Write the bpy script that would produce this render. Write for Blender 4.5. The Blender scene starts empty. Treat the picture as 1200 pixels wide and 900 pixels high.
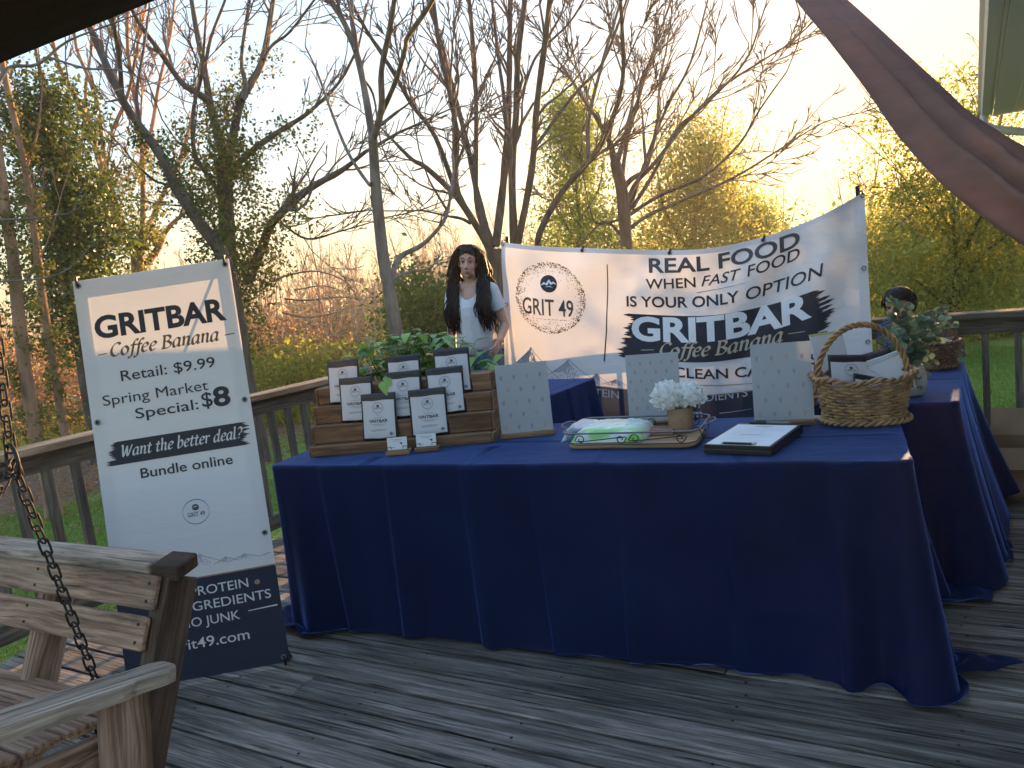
import bpy, bmesh, math, random
import numpy as np
from mathutils import Vector, Matrix, Euler

# ------------------------------------------------------------------ camera, sky, sun, exposure
sc = bpy.context.scene
COL = sc.collection
CAM_H = 1.4
FPX = 866.0                       # focal length in pixels of a 1200 px wide frame
PITCH, ROLL = math.radians(7.75), math.radians(-6.74)
_f = Vector((0, math.cos(PITCH), -math.sin(PITCH)))
_r = Vector((1, 0, 0)); _u = _r.cross(_f)
CR = _r * math.cos(ROLL) + _u * math.sin(ROLL)
CU = -_r * math.sin(ROLL) + _u * math.cos(ROLL)
CW = _f
cd = bpy.data.cameras.new("camera"); cam = bpy.data.objects.new("camera", cd); COL.objects.link(cam)
M = Matrix.Identity(4)
for i in range(3):
    M[i][0] = CR[i]; M[i][1] = CU[i]; M[i][2] = -CW[i]
M[2][3] = CAM_H
cam.matrix_world = M
cd.sensor_width = 36.0; cd.lens = 36.0 * FPX / 1200.0
cd.clip_start = 0.05; cd.clip_end = 2000
sc.camera = cam

SKY_K = .10
SUN_AZ, SUN_EL = math.radians(34.0), math.radians(7.0)
w = bpy.data.worlds.new("World"); sc.world = w; w.use_nodes = True
nt = w.node_tree
sky = nt.nodes.new('ShaderNodeTexSky'); sky.sky_type = 'NISHITA'; sky.sun_disc = False
sky.sun_elevation = SUN_EL; sky.sun_rotation = SUN_AZ
sky.air_density = 1.3; sky.dust_density = .7; sky.ozone_density = 3.0
# one soft shoulder for the whole sky, colour / (brightness + k), as the camera compresses a bright evening sky
bw = nt.nodes.new('ShaderNodeRGBToBW'); den = nt.nodes.new('ShaderNodeMath'); den.operation = 'ADD'; den.inputs[1].default_value = SKY_K
gm = nt.nodes.new('ShaderNodeVectorMath'); gm.operation = 'DIVIDE'
hs = nt.nodes.new('ShaderNodeHueSaturation'); hs.inputs['Saturation'].default_value = .84
nt.links.new(sky.outputs[0], bw.inputs[0]); nt.links.new(bw.outputs[0], den.inputs[0]); nt.links.new(sky.outputs[0], gm.inputs[0]); nt.links.new(den.outputs[0], gm.inputs[1]); nt.links.new(gm.outputs[0], hs.inputs['Color'])
nt.links.new(hs.outputs[0], nt.nodes['Background'].inputs[0])
nt.nodes['Background'].inputs[1].default_value = 0.15
sl = bpy.data.lights.new("sun", 'SUN'); sl.energy = 5.0; sl.angle = math.radians(0.6); sl.color = (1.0, 0.58, 0.24)
so = bpy.data.objects.new("sun", sl); COL.objects.link(so)
sd = Vector((math.sin(SUN_AZ) * math.cos(SUN_EL), math.cos(SUN_AZ) * math.cos(SUN_EL), math.sin(SUN_EL)))
so.rotation_euler = sd.to_track_quat('Z', 'Y').to_euler()
so.location = (20, 35, 12)
sc.view_settings.view_transform = 'Standard'; sc.view_settings.look = 'None'
sc.view_settings.exposure = 2.72; sc.view_settings.gamma = 1.0
sc.render.engine = 'CYCLES'
sc.cycles.max_bounces = 6; sc.cycles.transparent_max_bounces = 12
sc.cycles.use_denoising = True

random.seed(7)
rng = np.random.default_rng(7)

# ------------------------------------------------------------------ helpers
def at(px, py, Y):
    """point of the place that the 1200x900 photograph shows at (px, py), Y metres ahead"""
    d = CW + CR * ((px - 600) / FPX) + CU * ((450 - py) / FPX)
    return Vector((0, 0, CAM_H)) + d * (Y / d.y)

def onz(px, py, z):
    d = CW + CR * ((px - 600) / FPX) + CU * ((450 - py) / FPX)
    return Vector((0, 0, CAM_H)) + d * ((z - CAM_H) / d.z)

def wm(o):
    return (wm(o.parent) @ o.matrix_parent_inverse @ o.matrix_basis) if o.parent else o.matrix_basis.copy()

def link(name, data, parent=None, mw=None):
    o = bpy.data.objects.new(name, data); COL.objects.link(o)
    if parent is not None:
        o.parent = parent; o.matrix_parent_inverse = wm(parent).inverted()
    if mw is not None: o.matrix_basis = mw
    return o

def tag(o, label=None, cat=None, group=None, kind=None):
    if label: o['label'] = label
    if cat: o['category'] = cat
    if group: o['group'] = group
    if kind: o['kind'] = kind
    return o

def empty(name, loc=(0, 0, 0), parent=None, **k):
    o = link(name, None, parent, Matrix.Translation(Vector(loc))); o.empty_display_size = 0.05
    return tag(o, **k)

def frame(origin, ex, ey=None, ez=(0, 0, 1)):
    ex = Vector(ex).normalized()
    if ey is None:
        ey = Vector(ez).cross(ex).normalized()
    else: ey = Vector(ey).normalized()
    ez = ex.cross(ey).normalized(); ey = ez.cross(ex)
    m = Matrix.Identity(4)
    for i in range(3): m[i][0] = ex[i]; m[i][1] = ey[i]; m[i][2] = ez[i]; m[i][3] = origin[i]
    return m

def mesh_py(name, v, f, mat=None, smooth=False):
    me = bpy.data.meshes.new(name); me.from_pydata([tuple(p) for p in v], [], f)
    if mat: me.materials.append(mat)
    if smooth: me.polygons.foreach_set('use_smooth', [True] * len(me.polygons))
    me.update(); return me

def mesh_np(name, v, q, mat=None, smooth=False):
    """v (N,3), q (M,k) faces all with k corners"""
    me = bpy.data.meshes.new(name); v = np.asarray(v, np.float32); q = np.asarray(q, np.int32)
    k = q.shape[1]
    me.vertices.add(len(v)); me.vertices.foreach_set('co', v.ravel())
    me.loops.add(q.size); me.loops.foreach_set('vertex_index', q.ravel())
    me.polygons.add(len(q)); me.polygons.foreach_set('loop_start', np.arange(len(q), dtype=np.int32) * k)
    me.polygons.foreach_set('loop_total', np.full(len(q), k, np.int32))
    if mat: me.materials.append(mat)
    if smooth: me.polygons.foreach_set('use_smooth', np.ones(len(q), bool))
    me.update(calc_edges=True); me.validate(); return me

class MB:
    """collects shapes for ONE mesh object"""
    def __init__(s): s.v = []; s.f = []
    def add(s, v, f):
        n = len(s.v); s.v += [Vector(p) for p in v]; s.f += [tuple(i + n for i in q) for q in f]; return s
    def box(s, c, size, m=None):
        x, y, z = size[0] / 2, size[1] / 2, size[2] / 2
        v = [Vector((a, b, d)) for a in (-x, x) for b in (-y, y) for d in (-z, z)]
        v = [(m @ p if m else p) + Vector(c) for p in v]
        return s.add(v, [(0, 1, 3, 2), (4, 6, 7, 5), (0, 4, 5, 1), (2, 3, 7, 6), (0, 2, 6, 4), (1, 5, 7, 3)])
    def tube(s, pts, r, n=8, closed=False, cap=True, flat=1.0):
        pts = [Vector(p) for p in pts]; N = len(pts); rr = r if hasattr(r, '__len__') else [r] * N
        v = []; ref = None
        for i in range(N):
            a = pts[i - 1] if (i > 0 or closed) else pts[0]; b = pts[(i + 1) % N] if (i < N - 1 or closed) else pts[-1]
            t = (b - a); t = t.normalized() if t.length > 1e-9 else Vector((0, 0, 1))
            if ref is None:
                ref = t.orthogonal().normalized()
            ref = (ref - t * ref.dot(t)); ref = ref.normalized() if ref.length > 1e-6 else t.orthogonal().normalized()
            bi = t.cross(ref)
            for k in range(n):
                an = 2 * math.pi * k / n; v.append(pts[i] + (ref * math.cos(an) + bi * math.sin(an) * flat) * rr[i])
        f = []
        for i in range(N if closed else N - 1):
            for k in range(n):
                a = i * n + k; b = i * n + (k + 1) % n; c = ((i + 1) % N) * n
                f.append((a, b, c + (k + 1) % n, c + k))
        if cap and not closed:
            f.append(tuple(range(n - 1, -1, -1))); f.append(tuple((N - 1) * n + k for k in range(n)))
        return s.add(v, f)
    def lathe(s, prof, n=24, c=(0, 0, 0), sx=1.0, sy=1.0, cap=True):
        v = []; f = []
        for r, z in prof:
            for k in range(n):
                a = 2 * math.pi * k / n; v.append((c[0] + r * math.cos(a) * sx, c[1] + r * math.sin(a) * sy, c[2] + z))
        for i in range(len(prof) - 1):
            for k in range(n):
                f.append((i * n + k, i * n + (k + 1) % n, (i + 1) * n + (k + 1) % n, (i + 1) * n + k))
        if cap:
            f.append(tuple(range(n - 1, -1, -1))); f.append(tuple((len(prof) - 1) * n + k for k in range(n)))
        return s.add(v, f)
    def ell(s, c, r, n=16, m=10):
        prof = [(max(1e-4, math.sin(math.pi * i / m)), -math.cos(math.pi * i / m)) for i in range(m + 1)]
        v = []; f = []
        for a, b in prof:
            for k in range(n):
                t = 2 * math.pi * k / n; v.append((c[0] + a * math.cos(t) * r[0], c[1] + a * math.sin(t) * r[1], c[2] + b * r[2]))
        for i in range(m):
            for k in range(n): f.append((i * n + k, i * n + (k + 1) % n, (i + 1) * n + (k + 1) % n, (i + 1) * n + k))
        f.append(tuple(range(n - 1, -1, -1))); f.append(tuple(m * n + k for k in range(n)))
        return s.add(v, f)
    def capsule(s, a, b, ra, rb, n=14):
        a = Vector(a); b = Vector(b); d = (b - a); L = d.length; d = d.normalized()
        pts = []; rr = []
        for i in range(5):
            t = math.pi / 2 * i / 4.0 + 0.02; pts.append(a - d * ra * math.cos(t)); rr.append(max(ra * math.sin(t), 1e-3))
        for i in range(4, -1, -1):
            t = math.pi / 2 * i / 4.0 + 0.02; pts.append(b + d * rb * math.cos(t)); rr.append(max(rb * math.sin(t), 1e-3))
        return s.tube(pts, rr, n)
    def build(s, name, mat, parent=None, mw=None, smooth=False, world=True):
        """verts given in world space; origin is put at mw (local space when world=False)"""
        m = mw if mw is not None else (wm(parent) if parent is not None else Matrix.Identity(4))
        v = s.v
        if world:
            inv = m.inverted(); v = [inv @ p for p in s.v]
        return link(name, mesh_py(name, v, s.f, mat, smooth), parent, m)

def bevel_box_mesh(name, size, mat, bev):
    bm = bmesh.new(); bmesh.ops.create_cube(bm, size=1.0)
    bmesh.ops.scale(bm, vec=Vector(size), verts=bm.verts)
    if bev > 0: bmesh.ops.bevel(bm, geom=list(bm.edges), offset=bev, segments=1, affect='EDGES', clamp_overlap=True)
    me = bpy.data.meshes.new(name); bm.to_mesh(me); bm.free(); me.materials.append(mat); return me

def board(name, p0, p1, wdt, thk, mat, parent=None, up=(0, 0, 1), bev=0.003):
    """a board from p0 to p1 (its centre line), local X along the grain, wdt across, thk along up"""
    p0 = Vector(p0); p1 = Vector(p1); ex = (p1 - p0); L = ex.length; ex.normalize(); upv = Vector(up)
    ey = upv.cross(ex).normalized()
    m = frame((p0 + p1) / 2, ex, ey)
    return link(name, bevel_box_mesh(name, (L, wdt, thk), mat, bev), parent, m)

def smooth_path(P, k=4):
    P = [np.array(p, float) for p in P]
    if len(P) < 3: return np.array(P)
    out = []; Q = [2 * P[0] - P[1]] + P + [2 * P[-1] - P[-2]]
    for i in range(1, len(Q) - 2):
        a, b, c, d = Q[i - 1:i + 3]
        for j in range(k):
            t = j / k
            out.append(0.5 * ((2 * b) + (-a + c) * t + (2 * a - 5 * b + 4 * c - d) * t * t + (-a + 3 * b - 3 * c + d) * t ** 3))
    out.append(P[-1]); return np.array(out)

# ------------------------------------------------------------------ materials
def s2l(*c):
    return tuple(((x / 255) / 12.92 if x / 255 <= .04045 else ((x / 255 + .055) / 1.055) ** 2.4) for x in c) + (1.0,)

def mat_base(name):
    m = bpy.data.materials.new(name); m.use_nodes = True; n = m.node_tree
    return m, n, n.nodes['Principled BSDF']

def N(n, t, **k):
    x = n.nodes.new(t)
    for a, b in k.items():
        if a.startswith('i_'): x.inputs[int(a[2:]) if a[2:].isdigit() else a[2:].replace('_', ' ')].default_value = b
        else: setattr(x, a, b)
    return x

def ramp(n, stops, fac=None):
    r = n.nodes.new('ShaderNodeValToRGB'); e = r.color_ramp.elements
    while len(e) > 1: e.remove(e[0])
    e[0].position = stops[0][0]; e[0].color = stops[0][1]
    for p, c in stops[1:]:
        q = e.new(p); q.color = c
    if fac is not None: n.links.new(fac, r.inputs[0])
    return r

def plain(name, col, rough=0.6, metal=0.0, var=0.12, scale=20.0, bump=0.0, sheen=0.0, spec=0.5, trans=0.0, stretch=(1, 1, 1)):
    m, n, b = mat_base(name)
    tc = N(n, 'ShaderNodeTexCoord'); mp = N(n, 'ShaderNodeMapping'); mp.inputs['Scale'].default_value = stretch
    n.links.new(tc.outputs['Object'], mp.inputs[0])
    nz = N(n, 'ShaderNodeTexNoise'); nz.inputs['Scale'].default_value = scale; nz.inputs['Detail'].default_value = 6
    n.links.new(mp.outputs[0], nz.inputs['Vector'])
    lo = tuple(c * (1 - var) for c in col[:3]) + (1,); hi = tuple(min(1, c * (1 + var)) for c in col[:3]) + (1,)
    r = ramp(n, [(0.3, lo), (0.7, hi)], nz.outputs['Fac'])
    n.links.new(r.outputs[0], b.inputs['Base Color'])
    b.inputs['Roughness'].default_value = rough; b.inputs['Metallic'].default_value = metal
    b.inputs['Specular IOR Level'].default_value = spec
    if sheen: b.inputs['Sheen Weight'].default_value = sheen
    if bump:
        bp = N(n, 'ShaderNodeBump'); bp.inputs['Strength'].default_value = bump; bp.inputs['Distance'].default_value = 0.01
        n.links.new(nz.outputs['Fac'], bp.inputs['Height']); n.links.new(bp.outputs[0], b.inputs['Normal'])
    if trans:
        tr = N(n, 'ShaderNodeBsdfTranslucent'); n.links.new(r.outputs[0], tr.inputs[0])
        mx = N(n, 'ShaderNodeMixShader'); mx.inputs[0].default_value = trans
        n.links.new(b.outputs[0], mx.inputs[1]); n.links.new(tr.outputs[0], mx.inputs[2])
        n.links.new(mx.outputs[0], n.nodes['Material Output'].inputs[0])
    return m

def wood(name, dark, mid, light, fine=60.0, warp=.045, rough_grain=0.0, crack=0.5, rough=0.85, bump=0.6, var=0.35, along=1.0):
    """weathered timber, grain along local X, different on every object"""
    m, n, b = mat_base(name); L = n.links.new
    tc = N(n, 'ShaderNodeTexCoord'); oi = N(n, 'ShaderNodeObjectInfo')
    mul = N(n, 'ShaderNodeMath', operation='MULTIPLY'); mul.inputs[1].default_value = 61.7; L(oi.outputs['Random'], mul.inputs[0])
    cmb = N(n, 'ShaderNodeCombineXYZ'); L(mul.outputs[0], cmb.inputs[0]); L(mul.outputs[0], cmb.inputs[1])
    add = N(n, 'ShaderNodeVectorMath', operation='ADD'); L(tc.outputs['Object'], add.inputs[0]); L(cmb.outputs[0], add.inputs[1])
    # knots bend the grain
    kn = N(n, 'ShaderNodeTexNoise'); kn.inputs['Scale'].default_value = 3.2; kn.inputs['Detail'].default_value = 2
    mk = N(n, 'ShaderNodeMapping'); mk.inputs['Scale'].default_value = (0.8, 3, 3); L(add.outputs[0], mk.inputs[0]); L(mk.outputs[0], kn.inputs['Vector'])
    sc_ = N(n, 'ShaderNodeVectorMath', operation='SCALE'); sc_.inputs['Scale'].default_value = warp; L(kn.outputs['Color'], sc_.inputs[0])
    ad2 = N(n, 'ShaderNodeVectorMath', operation='ADD'); L(add.outputs[0], ad2.inputs[0]); L(sc_.outputs[0], ad2.inputs[1])
    def noise(sx, s, det, src=ad2):
        mp = N(n, 'ShaderNodeMapping'); mp.inputs['Scale'].default_value = (sx, s, s); L(src.outputs[0], mp.inputs[0])
        z = N(n, 'ShaderNodeTexNoise'); z.inputs['Scale'].default_value = 1.0; z.inputs['Detail'].default_value = det
        z.inputs['Roughness'].default_value = 0.65; L(mp.outputs[0], z.inputs['Vector']); return z
    g1 = noise(1.6 * along, fine * 0.45, 8); g2 = noise(3.0 * along, fine * 2.2, 5); g3 = noise(1.1 * along * (1 + 1.2 * rough_grain), fine * (0.9 + .8 * rough_grain), 4); blot = noise(2.2, 5.0, 5, add)
    r1 = ramp(n, [(0.3, dark), (0.5, mid), (0.72, light)], g1.outputs['Fac'])
    r2 = ramp(n, [(0.32, (.55 - .3 * rough_grain,) * 3 + (1,)), (0.68, (1.25 + .3 * rough_grain,) * 3 + (1,))], g2.outputs['Fac'])
    rb = ramp(n, [(0.3, (0.72, 0.72, 0.72, 1)), (0.7, (1.15, 1.15, 1.15, 1))], blot.outputs['Fac'])
    rc = ramp(n, [(0.30 + .06 * rough_grain, (1 - crack, 1 - crack, 1 - crack, 1)), (0.40 + .03 * rough_grain, (1, 1, 1, 1))], g3.outputs['Fac'])
    def mulc(a, c):
        x = N(n, 'ShaderNodeMix', data_type='RGBA', blend_type='MULTIPLY'); x.inputs[0].default_value = 1.0
        L(a, x.inputs[6]); L(c, x.inputs[7]); return x.outputs[2]
    mv = N(n, 'ShaderNodeMapping'); mv.inputs['Scale'].default_value = (1.5, 6.5, 6.5); L(add.outputs[0], mv.inputs[0])
    vo = N(n, 'ShaderNodeTexVoronoi'); vo.inputs['Scale'].default_value = 1.0; L(mv.outputs[0], vo.inputs['Vector'])
    rk = ramp(n, [(0.0, (.35, .3, .27, 1)), (0.045, (.5, .45, .42, 1)), (.06, (1.15, 1.12, 1.1, 1)), (.12, (1, 1, 1, 1))], vo.outputs['Distance'])
    c = mulc(mulc(mulc(mulc(r1.outputs[0], r2.outputs[0]), rb.outputs[0]), rc.outputs[0]), rk.outputs[0])
    ov = N(n, 'ShaderNodeMapRange'); ov.inputs[3].default_value = 1 - var; ov.inputs[4].default_value = 1 + var; L(oi.outputs['Random'], ov.inputs[0])
    vs = N(n, 'ShaderNodeVectorMath', operation='SCALE'); L(c, vs.inputs[0]); L(ov.outputs[0], vs.inputs['Scale'])
    L(vs.outputs[0], b.inputs['Base Color'])
    b.inputs['Roughness'].default_value = rough; b.inputs['Specular IOR Level'].default_value = 0.3
    m1 = N(n, 'ShaderNodeMath', operation='MULTIPLY_ADD'); m1.inputs[1].default_value = 0.5; L(g2.outputs['Fac'], m1.inputs[0]); L(rc.outputs[0], m1.inputs[2])
    bp = N(n, 'ShaderNodeBump'); bp.inputs['Strength'].default_value = bump; bp.inputs['Distance'].default_value = 0.004
    L(m1.outputs[0], bp.inputs['Height']); L(bp.outputs[0], b.inputs['Normal'])
    return m

def leafy(name, cols, trans=0.45, rough=0.55):
    """leaves: every separate leaf gets its own tone"""
    m, n, b = mat_base(name); L = n.links.new
    g = N(n, 'ShaderNodeNewGeometry'); r = ramp(n, [(i / (len(cols) - 1), c) for i, c in enumerate(cols)], g.outputs['Random Per Island'])
    L(r.outputs[0], b.inputs['Base Color']); b.inputs['Roughness'].default_value = rough; b.inputs['Specular IOR Level'].default_value = 0.25
    tr = N(n, 'ShaderNodeBsdfTranslucent'); L(r.outputs[0], tr.inputs[0])
    mx = N(n, 'ShaderNodeMixShader'); mx.inputs[0].default_value = trans
    L(b.outputs[0], mx.inputs[1]); L(tr.outputs[0], mx.inputs[2]); L(mx.outputs[0], n.nodes['Material Output'].inputs[0])
    return m

def L3(r, g, b): return (r, g, b, 1.0)
M_DECK = wood("weathered_deck_wood", L3(.085, .072, .062), L3(.215, .185, .16), L3(.42, .37, .33), fine=50, crack=.85, var=.36, bump=1.0, warp=.02, rough_grain=.55)
M_RAIL = wood("weathered_rail_wood", L3(.06, .055, .046), L3(.145, .13, .105), L3(.26, .235, .20), fine=40, crack=.6, var=.1)
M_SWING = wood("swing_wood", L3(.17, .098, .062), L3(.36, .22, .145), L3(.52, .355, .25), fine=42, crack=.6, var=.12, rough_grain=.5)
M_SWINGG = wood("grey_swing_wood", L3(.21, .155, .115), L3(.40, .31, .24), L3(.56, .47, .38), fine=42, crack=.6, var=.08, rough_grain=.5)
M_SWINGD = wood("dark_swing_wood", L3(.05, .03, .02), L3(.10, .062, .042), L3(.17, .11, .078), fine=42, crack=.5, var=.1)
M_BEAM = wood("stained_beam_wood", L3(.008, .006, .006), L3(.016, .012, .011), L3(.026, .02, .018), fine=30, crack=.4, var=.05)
M_RISER = wood("brown_riser_wood", L3(.12, .066, .036), L3(.21, .12, .068), L3(.32, .20, .12), fine=40, crack=.35, var=.2)
M_PINE = wood("pale_pine", L3(.32, .19, .10), L3(.42, .27, .155), L3(.5, .34, .21), fine=40, crack=.15, var=.06, bump=.2)
M_CLOTH = None
M_BLACK = plain("black_plastic", L3(.012, .012, .014), .45, var=.2)
M_BLACKM = plain("black_metal", L3(.02, .02, .022), .4, .6, var=.2)
M_CHAIN = plain("rusty_chain_metal", L3(.045, .040, .038), .6, .6, var=.5, scale=60, bump=.3)
M_STEEL = plain("steel", L3(.35, .35, .36), .35, .9, var=.1)
M_GREYM = plain("grey_painted_metal", L3(.16, .17, .19), .45, .5, var=.15)
M_PAPER = plain("white_paper", L3(.72, .73, .76), .7, var=.03)
M_INK = plain("dark_navy_ink", L3(.028, .03, .045), .6, var=.15)
M_INKG = plain("grey_ink", L3(.16, .17, .21), .6, var=.2)
M_INKL = plain("faint_ink", L3(.36, .38, .44), .6, var=.1)
M_TAN = plain("tan_ink", L3(.36, .24, .15), .6, var=.1)
M_BROWNI = plain("brown_ink", L3(.16, .10, .07), .6, var=.1)
M_INKL2 = plain("mid_grey_ink", L3(.24, .25, .29), .6, var=.1)
M_CREAM = plain("cream_ink", L3(.62, .52, .38), .6, var=.06)
M_WHITEI = plain("white_ink", L3(.72, .72, .74), .6, var=.04)
M_KRAFT = plain("kraft_card", L3(.30, .19, .11), .8, var=.12, scale=60, bump=.1)
M_BOX = plain("corrugated_card", L3(.27, .175, .105), .85, var=.15, scale=8, bump=.1)
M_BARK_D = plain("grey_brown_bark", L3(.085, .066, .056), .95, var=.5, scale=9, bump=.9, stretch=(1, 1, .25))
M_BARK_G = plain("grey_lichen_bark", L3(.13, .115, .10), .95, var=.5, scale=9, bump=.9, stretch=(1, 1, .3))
M_BARK_O = plain("sunlit_orange_bark", L3(.30, .165, .105), .95, var=.4, scale=9, bump=.9, stretch=(1, 1, .3))  # brown bark pushed towards orange, low sunlight put into its colour
M_TWIG = plain("twig_bark", L3(.15, .11, .09), .95, var=.3, scale=4)
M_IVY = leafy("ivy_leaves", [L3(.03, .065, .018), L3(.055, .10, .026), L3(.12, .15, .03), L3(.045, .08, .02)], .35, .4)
M_IVYG = leafy("sun_gilded_ivy_leaves", [L3(.08, .12, .02), L3(.20, .19, .04), L3(.11, .15, .028), L3(.28, .2, .045)], .45)  # lit version of the ivy, golden sunlight mixed into the leaf tones
M_SPRING = leafy("spring_leaves", [L3(.18, .26, .04), L3(.27, .32, .055), L3(.13, .20, .035), L3(.33, .34, .07)], .5)
M_OLIVE = leafy("olive_leaves", [L3(.24, .27, .05), L3(.34, .33, .065), L3(.18, .21, .04), L3(.40, .33, .08)], .6)
M_BUSH = leafy("bush_leaves", [L3(.08, .14, .028), L3(.13, .19, .04), L3(.06, .11, .025), L3(.17, .2, .045)], .5)
M_RUST = leafy("dry_leaves", [L3(.34, .17, .07), L3(.44, .25, .11), L3(.22, .12, .06), L3(.46, .30, .15)], .4)
M_GRASS = leafy("grass_blades", [L3(.14, .25, .035), L3(.20, .30, .05), L3(.10, .19, .03), L3(.28, .32, .08)], .5)
M_YGRASS = leafy("yellow_grass_blades", [L3(.34, .36, .05), L3(.44, .38, .06), L3(.24, .29, .04), L3(.45, .33, .10)], .6)
M_SKIN = plain("skin", L3(.47, .27, .19), .5, var=.06, scale=30)
M_HAIR = plain("dark_brown_hair", L3(.014, .010, .009), .55, var=.5, scale=40, spec=.25)
M_TEE = plain("white_cotton", L3(.58, .60, .64), .85, var=.05, scale=25, bump=.15, trans=.12)
M_DENIM = plain("blue_denim", L3(.09, .16, .26), .85, var=.35, scale=30, bump=.2)

def cloth_mat():
    m, n, b = mat_base("navy_polyester_cloth"); L = n.links.new
    tc = N(n, 'ShaderNodeTexCoord')
    nz = N(n, 'ShaderNodeTexNoise'); nz.inputs['Scale'].default_value = 3.0; nz.inputs['Detail'].default_value = 5; L(tc.outputs['Object'], nz.inputs['Vector'])
    r = ramp(n, [(0.3, L3(.0035, .009, .042)), (0.7, L3(.006, .014, .062))], nz.outputs['Fac']); L(r.outputs[0], b.inputs['Base Color'])
    b.inputs['Roughness'].default_value = 0.7; b.inputs['Specular IOR Level'].default_value = 0.15
    b.inputs['Sheen Weight'].default_value = 0.75; b.inputs['Sheen Roughness'].default_value = 0.32; b.inputs['Sheen Tint'].default_value = L3(.16, .34, 1)
    wv = N(n, 'ShaderNodeTexNoise'); wv.inputs['Scale'].default_value = 420; L(tc.outputs['Object'], wv.inputs['Vector'])
    w2 = N(n, 'ShaderNodeTexNoise'); w2.inputs['Scale'].default_value = 9; w2.inputs['Detail'].default_value = 3; L(tc.outputs['Object'], w2.inputs['Vector'])
    ma = N(n, 'ShaderNodeMath', operation='MULTIPLY_ADD'); ma.inputs[1].default_value = .06; L(wv.outputs['Fac'], ma.inputs[0]); L(w2.outputs['Fac'], ma.inputs[2])
    bp = N(n, 'ShaderNodeBump'); bp.inputs['Strength'].default_value = .35; bp.inputs['Distance'].default_value = .012; L(ma.outputs[0], bp.inputs['Height']); L(bp.outputs[0], b.inputs['Normal'])
    return m
M_CLOTH = cloth_mat()

def vinyl_mat(name, col, trans):
    m, n, b = mat_base(name); L = n.links.new
    tc = N(n, 'ShaderNodeTexCoord'); nz = N(n, 'ShaderNodeTexNoise'); nz.inputs['Scale'].default_value = 5; nz.inputs['Detail'].default_value = 3
    mp = N(n, 'ShaderNodeMapping'); mp.inputs['Scale'].default_value = (1, 1, 4); L(tc.outputs['Object'], mp.inputs[0]); L(mp.outputs[0], nz.inputs['Vector'])
    b.inputs['Base Color'].default_value = col; b.inputs['Roughness'].default_value = .5; b.inputs['Specular IOR Level'].default_value = .3
    bp = N(n, 'ShaderNodeBump'); bp.inputs['Strength'].default_value = .3; bp.inputs['Distance'].default_value = .01; L(nz.outputs['Fac'], bp.inputs['Height']); L(bp.outputs[0], b.inputs['Normal'])
    tr = N(n, 'ShaderNodeBsdfTranslucent'); tr.inputs[0].default_value = col
    mx = N(n, 'ShaderNodeMixShader'); mx.inputs[0].default_value = trans; L(b.outputs[0], mx.inputs[1]); L(tr.outputs[0], mx.inputs[2]); L(mx.outputs[0], n.nodes['Material Output'].inputs[0])
    return m
M_VINYL = vinyl_mat("white_banner_vinyl", L3(.80, .78, .80), .10)
M_VINYLN = vinyl_mat("navy_banner_vinyl", L3(.035, .042, .075), .3)

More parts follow.
